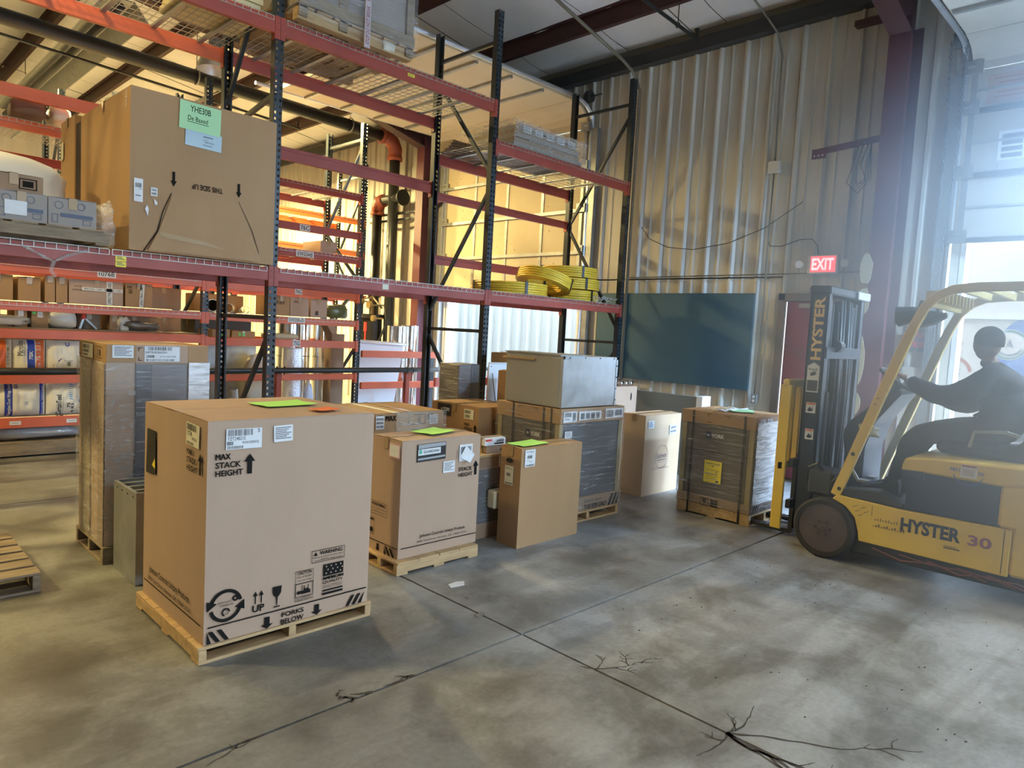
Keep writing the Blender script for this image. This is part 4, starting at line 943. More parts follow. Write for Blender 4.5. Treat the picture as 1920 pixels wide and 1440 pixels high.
# caution box
it += [('b', .446, .100, .546, .256, .002), ('r', .446, .190, .546, .192), ('t', 'CAUTION', .457, .236, .536, .252, .02), ('t', 'Use of forklift', .456, .219, .534, .231), ('t', 'may cause damage', .458, .200, .536, .211),
       ('b', .448, .122, .544, .190, .002), ('p', [(.486, .134), (.530, .134), (.530, .150), (.520, .158), (.520, .180), (.516, .180), (.516, .160), (.500, .160), (.498, .178), (.494, .178), (.494, .150), (.486, .150)]), ('r', .458, .136, .482, .152), ('r', .483, .132, .486, .182), ('t', 'RECOMMENDED', .454, .113, .538, .120), ('t', 'FORKLIFT HANDLING', .454, .104, .538, .111)]
# flag block
it += [('r', .602, .200, .719, .262)]
it += [('t', 'AMERICAN', .600, .180, .719, .195, .02), ('t', 'QUALITY', .600, .157, .719, .174, .02), ('t', 'DESIGNED, ENGINEERED AND', .600, .145, .716, .151), ('t', 'ASSEMBLED IN THE USA', .600, .136, .716, .142), ('r', .600, .119, .719, .127), ('r', .600, .100, .719, .112)]
# recycling ring
for a in (0, 180): it += [('o', .098, .170, .062, .078, a+12, a+160), ('p', [(.098+.088*math.cos(R(a+188)), .170+.088*math.sin(R(a+188))), (.098+.096*math.cos(R(a+158)), .170+.096*math.sin(R(a+158))), (.098+.046*math.cos(R(a+158)), .170+.046*math.sin(R(a+158)))])]
it += [('t', 'Johnson', .060, .181, .120, .193), ('t', 'Controls', .070, .168, .132, .180), ('o', .142, .196, .006, .014), ('o', .098, .138, .014, .020, 0, 250), ('b', .086, .128, .110, .150, .002)]
ink(f, it, bx)
wi = [('p', [(.615+.028*i+(.012 if j % 2 else 0)+.0052*math.cos(R(90+72*k*2)), .212+.018*j+.0052*math.sin(R(90+72*k*2))) for k in range(5)]) for i in range(4) for j in range(3)]
wi = [('c', .618+.028*i+(.010 if j % 2 else 0), .214+.018*j, .0042) for i in range(4) for j in range(3)]
ink(f, wi, bx, 'flag_stars', M_cardp, h=.002)
sticker(f, .080, .905, .250, 1.000, bx, [('bc', .008, .062, .125, .092), ('t', '5', .148, .074, .160, .092, .01), ('t', 'YZT24B21S', .006, .042, .090, .058, .01), ('bc', .004, .020, .034, .038), ('t', 'W2A3309535', .074, .024, .155, .036, .01), ('bc', .006, .003, .080, .016)], lab='white bar code label')
sticker(f, .310, .925, .407, 1.004, bx, lab='white packing slip', tilt=.03)
g = LF(bx, .83)
it = [(('t', 'MAX', .607, .862, .675, .888, .02)), ('t', 'STACK', .607, .822, .722, .850, .02), ('t', 'HEIGHT', .607, .784, .734, .812, .02), ('a', .770, .784, .885, .026, .42)]
it += [('t', 'Johnson Controls Unitary Products', .115, .140, .667, .185, .012), ('t', '5005 York Drive, Norman, OK. 73069 U.S.A.', .100, .104, .690, .128, .006), ('r', .04, .086, .806, .093)]
it += [('bc', .02, .002, .021, .003)]
ink(g, it, bx)
MB().add([g(u, v, .001) for u, v in ((.055, .672), (.196, .682), (.186, .905), (.067, .907))]+[g(u, v, .004) for u, v in ((.055, .672), (.196, .682), (.186, .905), (.067, .907))], [(0, 1, 2, 3), (4, 5, 6, 7), (0, 1, 5, 4), (1, 2, 6, 5), (2, 3, 7, 6), (3, 0, 4, 7)]).build('window_cutout', M_black, bx)
ink(g, [('p', [(.150, .725), (.196, .712), (.192, .768)])], bx, 'yellow_tag', MATS['yellow_label'], h=.006)
sticker(g, .598, .905, .752, 1.010, bx, [('bc', .01, .07, .12, .10), ('t', 'YZT24', .01, .045, .07, .065, .01), ('bc', .01, .004, .09, .016), ('t', '09535', .07, .028, .13, .04, .01)], M_paperw, lab='cream bar code label', tilt=-.04)
# loose papers on the lid
zt = bx.location.z+1.04+.010
sheet_paper('lime green work sheet lying on the largest foreground carton', 1.66, 3.46, 1.97, 3.66, zt, M_green, .10)
sheet_paper('small orange-red tag beside the lime sheet on the largest carton', 1.83, 3.22, 1.97, 3.32, zt, mat('orange_tag', (.75, .18, .06), .6), .2, name='red_tag')

# ------------------------------------------------------------ B. box with window cut-out beside it
pallet('wooden pallet with pencilled side under the carton with the window cut-out', 2.60, 3.515, .70, .40, .085, along='x', nd=4, fill=.985)
bx = carton('carton with window cut-out showing a GUARDIAN tag, second large box from the left', 2.645, 3.573, .086, .678, .335, .775, M_cardp, seed=4, tape='x', bulge=.003)
f = FF(bx, off=.0058)
ink(f, [('t', 'STACK', .482, .530, .606, .557, .022), ('t', 'HEIGHT', .483, .490, .612, .517, .022), ('a', .640, .492, .592, .024, .40), ('t', 'Johnson Controls Unitary Products', .169, .112, .564, .140, .012),
        ('t', '5005 York Drive, Norman, OK. 73069 U.S.A.', .147, .086, .582, .099, .006), ('r', .017, .065, .672, .071), ('r', .46, .62, .463, .68)], bx)
MB().add([f(u, v, h_) for h_ in (.0005, .003) for u, v in ((.118, .627), (.357, .634), (.357, .750), (.118, .744))], [(0, 1, 2, 3), (4, 5, 6, 7), (0, 1, 5, 4), (1, 2, 6, 5), (2, 3, 7, 6), (3, 0, 4, 7)]).build('window_cutout', M_black, bx)
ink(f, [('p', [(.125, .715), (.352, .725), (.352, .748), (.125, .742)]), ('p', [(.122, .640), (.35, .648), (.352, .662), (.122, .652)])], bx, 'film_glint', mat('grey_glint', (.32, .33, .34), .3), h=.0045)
sticker(Fr(f(0, 0, .004), f.U, f.V), .123, .674, .310, .714, bx, [('t', 'GUARDIAN', .042, .011, .172, .029, .02)], inkm=M_ink, lab='white GUARDIAN name strip', name='name_strip', tilt=.03)
ink(f, [('p', [(.130, .682), (.150, .682), (.150, .705), (.140, .713), (.130, .705)])], bx, 'green_mark', mat('teal_green', (.10, .40, .30), .5), h=.0095)
sticker(f, .342, .534, .444, .612, bx, lab='white packing slip')
o = sticker(f, .481, .600, .600, .715, bx, [('bc', .01, .05, .11, .10)], lab='peeling bar code label')
mb = MB().add([f(u, v, h_) for u, v, h_ in ((.487, .628, .004), (.530, .708, .012), (.615, .640, .010), (.560, .590, .030))], [(0, 1, 2), (0, 2, 3)]); mb.build('peeled_flap', M_paper, bx, fixn=False)
g = LF(bx, .335)
sticker(g, .204, .655, .322, .750, bx, [('b', .003, .003, .115, .092, .004)], inkm=M_red, lab='red-bordered label', name='red_label')
ink(g, [('b', .012, .247, .209, .335, .002), ('t', 'WARNING', .03, .305, .19, .326, .02), ('t', 'Cancer and Reproductive', .022, .282, .20, .293), ('t', 'www.P65Warnings.ca.gov', .03, .262, .19, .273), ('b', .002, .105, .07, .22, .002), ('r', .014, .12, .05, .15), ('r', .008, .200, .06, .212),
        ('r', .0, .066, .335, .072), ('a', .115, .055, .006, .024, .4), ('h', .19, .004, .33, .058, 3, -1)], bx)
sheet_paper('lime green work sheet lying on the carton with the window cut-out', 2.90, 3.66, 3.17, 3.85, .875, M_green, .25)
for q in range(3): ink(TF(bx, .775, .008), [('r', .05+.07*q, .06+.05*q, .11+.07*q, .066+.05*q)], bx, 'slot_mark')

# ------------------------------------------------------------ C. slim tall carton with a hand hole
bx = carton('slim upright carton with a hand hole and lime sheet, standing on the floor', 3.633, 3.459, .001, .695, .212, .748, M_card, seed=6, tape='x', bulge=.002)
f = FF(bx, off=.0052); g = LF(bx, .212, off=.006)
LB = [('t', 'APF 2.5 ENCORE', .014, .108, .095, .116, .01), ('bc', .025, .062, .075, .085), ('t', 'MS 75', .02, .045, .04, .051), ('t', '3401-5302', .045, .036, .08, .043), ('bc', .01, .006, .10, .018)]
sticker(f, .033, .608, .143, .736, bx, LB, lab='white bar code label')
sticker(g, .056, .462, .143, .605, bx, [(a[0],)+tuple((q*.8 if i % 2 == 0 else q*1.05) if isinstance(q, float) and i < 5 else q for i, q in enumerate(a[1:], 0 if a[0] != 't' else -1)) for a in LB if a[0] != 't']+[('t', 'APF 2.5', .01, .118, .076, .128, .01)], M_paperw, lab='cream bar code label')
pr = [(.100+.036*math.cos(a)*1.0+(.0), .645+.016*math.sin(a)) for a in [k*math.pi/8 for k in range(16)]]
MB().add([g(u, v, .0003) for u, v in pr]+[g(u, v, .0018) for u, v in pr], [tuple(range(16)), tuple(range(16, 32))]+[(k, (k+1) % 16, 16+(k+1) % 16, 16+k) for k in range(16)]).build('hand_hole', M_black, bx)
sheet_paper('lime green work sheet lying on the slim upright carton', 3.66, 3.49, 3.97, 3.66, .758, M_green, .08)

# ------------------------------------------------------------ D. wrapped tall cartons and the open duct at the left
pallet('wooden pallet under the tall shrink-wrapped cartons at left', 1.255, 4.76, .66, .62, .11, along='x', nd=4, mt=M_woodg)
tall = []
for k, (xa, xb, lab) in enumerate(((1.270, 1.432, 'tall narrow shrink-wrapped carton with paper slip, leftmost of the three'), (1.436, 1.750, 'tall shrink-wrapped carton with bar code JHETB30DBAS2N1, middle of three'), (1.754, 1.880, 'tall narrow shrink-wrapped carton, rightmost of the three'))):
    bx = carton(lab, xa, 4.775, .112, xb-xa, .60, 1.268, M_cardp if k != 1 else M_cardd, seed=10+k, tape='y', bulge=.002, group='tall wrapped cartons on the left pallet')
    # telescoping cap and the darker bodies behind the film
    cap = MB().box(xa-.003, xb+.003, 4.768, 5.378, 1.27, 1.387).build('carton_cap', M_card if k != 1 else M_cardp, bx, bevel=.003)
    f = Fr((xa, 4.766, 0), (1, 0, 0), (0, 0, 1))
    if k == 0: sticker(f, .030, 1.302, .150, 1.380, bx, lab='white packing slip')
    if k == 1:
        sticker(f, .048, 1.280, .262, 1.378, bx, [('bc', .02, .072, .165, .095), ('t', 'JHETB30DBAS2N1', .004, .048, .135, .066, .012), ('bc', .010, .024, .06, .042), ('t', 'WT2N INDOOR88', .09, .028, .19, .038), ('bc', .010, .004, .18, .016)], lab='large bar code label')
        ink(f, [('r', .012, 1.365, .034, 1.369), ('r', .012, 1.345, .016, 1.369), ('r', .012, 1.285, .034, 1.289), ('r', .012, 1.285, .016, 1.31)], bx)
        MB().box(xa-.002, xa+.09, 4.764, 4.770, .115, 1.26).build('corner_post', M_unitd, bx); MB().box(xa+.092, xb-.005, 4.766, 4.772, .115, 1.26).build('front_panel', mat('grey_panel', (.17, .15, .15), .5), bx)
    if k == 0:
        g = Fr((xa-.0085, 5.375, 0), (0, -1, 0), (0, 0, 1)); ink(g, [('b', .02, 1.295, .085, 1.368, .004), ('b', .40, 1.295, .52, 1.368, .005), ('r', .43, 1.31, .49, 1.35)], bx, mt=M_inkbrown, h=.002)
        sticker(g, .105, 1.283, .34, 1.372, bx, [('bc', .01, .055, .16, .08), ('bc', .01, .03, .15, .048), ('bc', .01, .008, .12, .022)], M_paperw, lab='yellowed bar code label')
        MB().box(xa-.010, xa-.004, 5.08, 5.28, .115, 1.26).build('side_panel', M_woodg, bx); MB().box(xa-.010, xa-.003, 4.785, 4.90, .115, 1.26).build('side_panel', M_cardd, bx)
    film(xa-.012 if k == 0 else xa+.0, xb+.01 if k == 2 else xb, 4.758, 5.392, .12, 1.275, bx, [M_filmv, M_film, M_filmw][k], amp=.004, seed=k, sides='fl' if k == 0 else ('fr' if k == 2 else 'f'), nx=10, nz=50, fz=20)
t = thing('sheet_metal_duct', 'open-topped galvanised duct box with inner ribs standing behind the largest carton', 'duct', (1.30, 4.28, 0))
x0, x1, y0, y1, h = 1.30, 1.80, 4.28, 4.70, .55; tk = .004
for nm, q in (('side_panel', (x0, x0+tk, y0, y1)), ('side_panel', (x1-tk, x1, y0, y1)), ('side_panel', (x0+tk, x1-tk, y0, y0+tk)), ('side_panel', (x0+tk, x1-tk, y1-tk, y1))):
    MB().box(*q, .001, h).build(nm, M_galvd, t)
MB().box(x0, x1, y0-.002, y0+.014, h-.002, h+.002).box(x0, x1, y1-.014, y1+.002, h-.002, h+.002).box(x0-.002, x0+.014, y0, y1, h-.002, h+.002).box(x1-.014, x1, y0, y1, h-.002, h+.002).build('top_flange', M_galv, t)
for k in range(3): MB().box(x0+.01, x1-.01, y0+.09+.11*k, y0+.12+.11*k, .40, h-.004).build('inner_rib', M_galvd, t)
for k in range(4): MB().cyl((x0-.001, y0+.05+.1*k, h-.03), (x0-.005, y0+.05+.1*k, h-.03), .005, n=6).build('screw', M_dark, t)
# stray pallet at the left edge
pallet('rough weathered pallet lying on the floor at the left edge of the picture', .02, 4.50, .86, .95, .11, along='y', nd=6, mt=M_woodg)

# ------------------------------------------------------------ E. wrapped pallet box behind, seen over the cut-out carton
pallet('wooden pallet under the wide carton with torn film behind the cut-out box', 3.12, 4.60, .73, .72, .12, along='x', nd=5)
bx = carton('wide carton with bold dark print and crumpled film behind the cut-out box', 3.135, 4.61, .122, .70, .68, .765, M_card, seed=14, tape='y', bulge=.003)
f = FF(bx, off=.0058)
ink(f, [('b', .02, .69, .07, .75, .003), ('t', 'MAX', .10, .70, .20, .745, .03), ('b', .33, .66, .43, .745, .005), ('b', .44, .66, .50, .745, .005), ('t', 'SR', .52, .68, .60, .745, .03), ('r', .34, .60, .60, .615)], bx)
sticker(f, .005, .64, .085, .745, bx, [('bc', .006, .01+.03*k, .074, .03+.03*k) for k in range(3)], lab='bar code label'); sticker(f, .545, .655, .635, .735, bx, lab='white packing slip')
film(3.33, 3.85, 4.595, 5.30, .62, .892, bx, M_filmv, amp=.010, seed=5, sides='f', nx=26, nz=22)
MB().box(3.30, 3.36, 4.60, 5.30, .888, .891).build('tape_strip', M_paperw, bx)

# ------------------------------------------------------------ F. dark wrapped unit with small boxes on its cardboard lid
ux0, ux1, uy0, uy1 = 3.50, 3.92, 3.80, 4.14
t = thing('wrapped_unit', 'dark wrapped unit with cardboard lid squeezed between the cut-out carton and slim carton', 'appliance', (ux0, uy0, 0))
MB().box(ux0+.01, ux1-.01, uy0+.01, uy1-.01, .12, .56).build('unit_body', M_unitd, t, bevel=.004)
MB().box(ux0, ux1, uy0, uy1, .001, .12).build('base_carton', M_cardd, t, bevel=.003); MB().box(ux0, ux1, uy0, uy1, .535, .635).build('lid_carton', M_cardd, t, bevel=.003); MB().box(ux0-.02, ux1+.01, uy0-.01, uy1, .635, .652).build('lid_board', M_wood, t)
f = Fr((ux0, uy0-.001, 0), (1, 0, 0), (0, 0, 1)); sticker(f, .24, .55, .36, .63, t, [('bc', .01, .008+.025*k, .10, .025+.025*k) for k in range(3)], lab='bar code label')
film(ux0, ux1, uy0, uy1, .10, .56, t, M_film, amp=.006, seed=8, sides='fl')
o = MB().box(3.62, 3.81, 3.70, 3.79, .245, .385).build('controller_case', mat('cream_plastic', (.62, .56, .38), .35), t, bevel=.012); o['label'] = 'cream plastic controller case strapped to the front'
t = carton('small white and red carton, topmost on the dark wrapped unit', 3.62, 3.84, .71, .22, .12, .055, M_paper, seed=21, bulge=.001, name='small_carton')
f = FF(t, off=.003); ink(f, [('r', .005, .035, .07, .050)], t, 'red_band', M_red); ink(f, [('r', .10, .01, .20, .02), ('bc', .12, .025, .2, .045)], t)
t = carton('small brown-grey carton under the white and red one on the wrapped unit', 3.63, 3.83, .653, .24, .14, .055, M_cardd, seed=22, bulge=.001, name='small_carton')
f = FF(t, off=.003); ink(f, [('r', .15, .015, .22, .035)], t)

# ------------------------------------------------------------ G. carton with brand window behind, and tall things standing on it
bx = carton('carton with a YORK window and MAX STACK HEIGHT print, beside the strapped unit', 4.148, 4.50, .001, .55, .66, .905, M_card, seed=15, tape='x', bulge=.003)
g = LF(bx, .66)
MB().add([g(u, v, h_) for h_ in (.0005, .003) for u, v in ((.10, .79), (.285, .79), (.283, .895), (.092, .895))], [(0, 1, 2, 3), (4, 5, 6, 7), (0, 1, 5, 4), (1, 2, 6, 5), (2, 3, 7, 6), (3, 0, 4, 7)]).build('window_cutout', M_black, bx)
ink(g, [('t', 'YORK', .178, .828, .278, .862, .03), ('c', .160, .845, .010)], bx, 'brand_letters', M_paper, h=.0045)
ink(g, [('t', 'MAX', .482, .730, .55, .755, .02), ('t', 'STACK', .482, .692, .590, .717, .02), ('t', 'HEIGHT', .482, .655, .598, .680, .02), ('a', .627, .66, .752, .024, .42)], bx)
sticker(g, .473, .790, .60, .878, bx, [('bc', .01, .05, .09, .08), ('bc', .01, .01, .08, .04)], M_paperw, lab='bar code label')
t = thing('wrapped_carton', 'tall grey-brown film-wrapped carton standing behind the YORK window carton', 'box', (4.50, 5.20, 0))
MB().box(4.50, 4.66, 5.20, 5.50, .001, 1.245).build('carton_body', M_unit, t, bevel=.004); MB().box(4.68, 4.80, 5.22, 5.5, .001, 1.245).build('side_wrap', M_unitd, t, bevel=.01)
film(4.495, 4.67, 5.195, 5.505, .3, 1.247, t, M_film, amp=.005, seed=11, sides='fl', nx=8, nz=24)
t = thing('access_panel', 'white sheet-metal panel with a square cut-out, standing beside the wrapped grey carton', 'panel', (4.82, 5.12, 0))
x0, x1, z1 = 4.83, 5.19, 1.272; hx0, hx1, hz0, hz1 = 5.02, 5.13, 1.12, 1.20
M_wp = mat('white_enamel_panel', (.70, .76, .80), .3)
mb = MB(); mb.box(x0, hx0, 5.12, 5.135, .001, z1).box(hx1, x1, 5.12, 5.135, .001, z1).box(hx0, hx1, 5.12, 5.135, .001, hz0).box(hx0, hx1, 5.12, 5.135, hz1, z1).box(x0, x1, 5.105, 5.12, z1-.008, z1)
mb.build('panel_sheet', M_wp, t); MB().bar((4.88, 5.115, 1.16), (4.95, 5.115, .85), .008, .008).build('latch_rod', M_galv, t)
for dx in (.03, .33): MB().cyl((x0+dx, 5.121, z1-.04), (x0+dx, 5.116, z1-.04), .006, n=6).build('screw', M_dark, t)
t = carton('brown carton standing upright behind the sheet-metal box, with square label', 4.77, 4.62, .001, .26, .30, 1.21, M_card, seed=16, tape='y', bulge=.003)
bx = t; f = FF(t, off=.0055); sticker(f, .045, 1.04, .115, 1.10, t, [('bc', .008, .01, .06, .025), ('bc', .008, .03, .06, .045)], M_paperw, lab='small cream label')
carton('taller brown carton behind the white sheet-metal panel', 5.22, 5.25, .001, .30, .26, 1.36, M_cardd, seed=17, tape='y', bulge=.003)

# ------------------------------------------------------------ H. strapped condensing unit with the sheet-metal box on top
def strapped(label, x0, y0, w_, d, h, zb, left_cap, capz, basez, logo, seed, pal_label, pal_along, fmr, straps_l, yellow=False):
    pallet(pal_label, x0-.005, y0-.01, w_+.01, d+.01, zb, along=pal_along, nd=5, fill=.97 if seed == 9 else .85)
    t = thing('packaged_unit', label, 'appliance', (x0, y0, zb))
    MB().box(x0+.012, x0+w_-.012, y0+.012, y0+d-.012, zb+.001, h-.003).build('unit_body', M_unitd, t, bevel=.006)
    # left face: recessed louvre panel and trim
    MB().box(x0+.004, x0+.012, y0+.06, y0+d-.06, basez, capz).build('unit_panel', M_unit, t, bevel=.003)
    MB().box(x0+.002, x0+.006, y0+.06, y0+d-.06, basez+(capz-basez)*.62, basez+(capz-basez)*.635).build('panel_seam', M_dark, t)
    for yy in (y0+.004, y0+d-.049):
        MB().box(x0-.002, x0+.045, yy, yy+.045, basez, capz).build('corner_post', mat('olive_corner_board', (.30, .24, .12), .7), t)
    MB().box(x0+w_-.045, x0+w_+.002, y0+.002, y0+.047, basez, capz).build('corner_post', MATS['olive_corner_board'], t)
    MB().box(x0-.008, x0+w_+.008, y0-.008, y0+d+.008, capz, h).build('carton_cap', M_card, t, bevel=.003)
    MB().box(x0-.006, x0+w_+.006, y0-.006, y0+d+.006, zb+.001, basez).build('base_carton', M_cardd, t, bevel=.003)
    g = Fr((x0-.010, y0+d, 0), (0, -1, 0), (0, 0, 1)); f = Fr((x0, y0-.010, 0), (1, 0, 0), (0, 0, 1))
    for u in straps_l: MB().add([g(u-.009, v, q) for q in (.0, .003) for v in (zb-.09 if zb > .09 else .0, h+.002)]+[g(u+.009, v, q) for q in (.0, .003) for v in (zb-.09 if zb > .09 else .0, h+.002)], [(0, 1, 5, 4), (2, 6, 7, 3), (0, 2, 3, 1), (4, 5, 7, 6), (1, 3, 7, 5), (0, 4, 6, 2)]).build('black_strap', M_black, t)
    u0, v0, u1, v1 = logo
    ink(Fr((x0+.003, y0+d, 0), (0, -1, 0), (0, 0, 1)), [('r', u0-.055, v0-.014, u0-.004, v1+.014)], t, 'logo_plate', mat('navy_logo', (.02, .03, .10), .4), h=.0035)
    ink(Fr((x0+.003, y0+d, 0), (0, -1, 0), (0, 0, 1)), [('t', 'YORK', u0, v0, u1, v1, .04), ('o', u0-.030, (v0+v1)/2, .004, .010)], t, 'brand_letters', M_paper, h=.006)
    q = h-capz
    ink(g, [('r', .26, h-.02, .30, h-.016), ('r', .26, h-.04, .264, h-.016), ('r', .26, capz+.02, .30, capz+.024), ('r', d*.66-.04, h-.02, d*.66, h-.016), ('r', d*.66-.004, h-.04, d*.66, h-.016)], t)
    film(x0-.012, x0+w_+.012, y0-.012, y0+d+.012, zb+.02, h+.002, t, fmr, amp=.008, seed=seed, sides='flr', nx=22, nz=40)
    return t, f, g
t, f, g = strapped('strapped YORK unit under the grey sheet-metal box, standing on a pallet', 4.29, 3.67, .86, .73, .985, .088, 0, .862, .215, (.405, .728, .52, .765), 3, 'wooden pallet under the strapped unit that carries the sheet-metal box', 'y', M_film, (.20, .555, .64))
f2 = Fr((4.29, 3.655, 0), (1, 0, 0), (0, 0, 1))
ink(f2, [('t', 'THIS SIDE ONLY', .36, .105, .68, .145, .03), ('t', 'STAND USING', .36, .165, .60, .185), ('h', .70, .10, .86, .20, 3, 1)], t)
sticker(f2, .02, .875, .19, .965, t, [('bc', .01, .045, .10, .08), ('t', 'YHE36', .01, .02, .08, .035), ('bc', .115, .01, .155, .08)], lab='bar code label'); sticker(f2, .22, .885, .52, .960, t, [('bc', .02+.07*k, .01, .07+.07*k, .06) for k in range(4)], lab='long bar code label'); sticker(f2, .58, .885, .84, .97, t, [('bc', .01, .01, .11, .07), ('bc', .14, .02, .24, .07)], lab='bar code label')
sticker(f2, .05, .745, .14, .80, t, lab='white slip')
t = thing('sheet_metal_box', 'square galvanised sheet-metal plenum box sitting on the strapped unit', 'duct', (4.30, 3.68, .99))
x0, x1, y0, y1, z0, z1 = 4.30, 5.04, 3.685, 4.34, .992, 1.418
MB().box(x0, x1, y0, y1, z0, z1).build('box_shell', M_galv, t, bevel=.004)
MB().box(x0-.005, x0+.0, y0+.03, y1-.01, z0+.01, z1-.02).build('side_panel', mat('grey_coated_sheet', (.34, .325, .30), .4), t, bevel=.002)
mb = MB().box(x0+.002, x1, y0-.004, y0, z1-.022, z1).box(x0+.002, x0+.02, y0-.004, y0, z0, z1).box(x1-.02, x1, y0-.004, y0, z0, z1); mb.build('front_flange', M_galv, t)
MB().box(x0-.012, x0+.30, y0+.02, y1+.01, z1, z1+.012).build('top_flange', M_galvd, t); MB().box(x0-.02, x0+.10, y0+.3, y1+.03, z1-.05, z1-.035).build('wood_edge', M_wood, t)
for k in range(4): MB().cyl((x0+.08+.2*k, y0-.004, z1-.011), (x0+.08+.2*k, y0-.009, z1-.011), .006, n=6).build('screw', M_dark, t)
for k in range(4): MB().cyl((x1-.010, y0-.004, z0+.05+.1*k), (x1-.010, y0-.009, z0+.05+.1*k), .006, n=6).build('screw', M_dark, t)

# ------------------------------------------------------------ I. unit on the forks
pl_lab = 'yellow pine pallet carried on the forklift forks'
t, f, g = strapped('film-wrapped YORK unit with yellow guide label, on the forks before the forklift', 5.765, 2.705, .62, .715, .965, .098, 0, .85, .185, (.305, .735, .432, .770), 9, pl_lab, 'y', M_film, (.118, .625))
sticker(Fr((5.765-.014, 3.42, 0), (0, -1, 0), (0, 0, 1)), .265, .325, .436, .525, t, [('t', 'ENERGYGUIDE', .015, .165, .155, .182, .02), ('p', [(.07, .155), (.10, .155), (.085, .145)]), ('r', .02, .115, .15, .118), ('t', '15', .11, .09, .135, .108, .02), ('r', .02, .075, .14, .079), ('r', .02, .055, .14, .058), ('r', .02, .035, .12, .038), ('r', .12, .008, .15, .026)], mat('energy_yellow', (.90, .72, .02), .5), 'guide_label', 'bright yellow energy guide label')
g2 = Fr((5.765-.008, 3.42, 0), (0, -1, 0), (0, 0, 1))
ink(g2, [('b', .245, .100, .325, .175, .005), ('p', [(.265, .165), (.308, .165), (.300, .130), (.288, .122), (.288, .110), (.284, .110), (.284, .122), (.272, .130)]), ('r', .348, .150, .42, .172), ('r', .348, .125, .42, .145), ('r', .348, .105, .42, .120)], t)
f2 = Fr((5.765, 2.690, 0), (1, 0, 0), (0, 0, 1)); ink(f2, [('h', .02, .11, .16, .175, 3, 1), ('t', 'CLAMP THIS SIDE', .18, .115, .52, .145, .02), ('t', 'STAND UP', .24, .155, .44, .172, .02)], t)
film(5.765+.0, 6.385, 2.688, 3.4, .19, .92, t, M_filmw, amp=.010, seed=31, sides='f', nx=18, nz=30, fz=14)
sticker(f2, .06, .875, .16, .945, t, lab='white slip'); sticker(f2, .20, .875, .30, .945, t, lab='white slip')
mb = MB(); rn = random.Random(4)
for k in range(7):
    a = rn.uniform(0, 3); pts = [(5.86+.05*k+.05*math.sin(j+a), 3.15-.02*j+.05*math.cos(j*1.3+a), .972+.02*abs(math.sin(j*1.7+k))) for j in range(6)]
    mb.tube(pts, .010, 5)
tag(mb.build('film_scrap', M_filmw, None, smooth=True), 'bunched clear film lying on top of the unit on the forks', 'plastic', kind='stuff')
sheet_paper('green paper half under the film on top of the unit on the forks', 5.98, 2.90, 6.22, 3.12, .972, M_greenp, .5)

# ------------------------------------------------------------ J. cartons and panels by the back wall
bx = carton('tall tan carton with a round script emblem standing between the two strapped units', 5.878, 3.905, .001, .665, .28, .825, mat('tan_cardboard', (.50, .35, .22), .75, col2=(.56, .41, .27), nscale=2, bump=.05, bscale=140), seed=18, tape='x', bulge=.003, flap_gap=.03)
f = FF(bx, off=.0058)
ink(f, [('o', .327, .385, .118, .122), ('t', 'Southwark', .235, .372, .42, .425, .0), ('r', .24, .350, .415, .356), ('t', 'METAL MFG. COMPANY', .25, .328, .405, .336), ('t', 'PHILADELPHIA, INDIANA', .169, .258, .474, .272)], bx, mt=mat('grey_blue_ink', (.10, .09, .13), .7))
sticker(f, .046, .695, .146, .770, bx, lab='white slip'); sticker(f, .441, .610, .599, .715, bx, [('b', .005, .005, .150, .10, .003), ('bc', .02, .02, .13, .045), ('bc', .02, .06, .13, .085)], lab='bar code label', tilt=.06)
t = thing('duct_panel_bundle', 'bundle of long flat grey duct panels leaning near the wall behind the tan carton', 'panel', (7.3, 4.3, 0))
for k, x in enumerate((7.25, 7.31, 7.37)):
    M = Matrix.Translation((x, 0, 0))
    MB().box(x, x+.05, 4.10+.02*k, 5.05, .003, .955-.01*k).build('panel_board', mat('slate_grey_panel', (.17, .19, .19), .5), t, bevel=.003)
MB().box(7.24, 7.43, 4.06, 4.14, .80, .965).build('end_cap', M_white, t, bevel=.004)
bx = carton('wide shallow carton with hand slot stacked behind the sheet-metal box', 6.40, 4.82, .60, .62, .40, .42, M_cardp, seed=19, tape='x', bulge=.003, flaps=False)
f = FF(bx, off=.0055); pr = [(.50+.012*math.cos(a), .30+.045*math.sin(a)) for a in [k*math.pi/6 for k in range(12)]]
MB().add([f(u, v, .0005) for u, v in pr]+[f(u, v, .002) for u, v in pr], [tuple(range(12)), tuple(range(12, 24))]+[(k, (k+1) % 12, 12+(k+1) % 12, 12+k) for k in range(12)]).build('hand_slot', M_black, bx)
carton('brown carton on the floor under the carton with the hand slot', 6.42, 4.80, .001, .64, .42, .598, M_cardd, seed=20, tape='x', bulge=.003)
bx = carton('small brown carton with a slip on top of the carton with the hand slot', 6.42, 4.95, 1.021, .26, .24, .235, M_cardd, seed=23, tape='x', bulge=.002)
sticker(FF(bx, off=.0045), .09, .12, .16, .20, bx, lab='small slip', tilt=.2)
for k in range(3):
    t = thing('foil_duct_roll', ['silver flexible duct roll lying on the wide shallow carton, nearest the small carton', 'silver flexible duct roll on the wide shallow carton, middle one', 'silver flexible duct roll at the right end of the wide shallow carton'][k], 'duct', (6.78+.09*k, 4.87, 1.05), group='silver duct rolls')
    mb = MB(); x = 6.76+.095*k
    pts = [(x, 4.85+.03*j, 1.055) for j in range(11)]
    mb.tube(pts, [.033 if j % 2 else .027 for j in range(11)], 12); mb.build('duct_sleeve', M_foil, t, smooth=True)
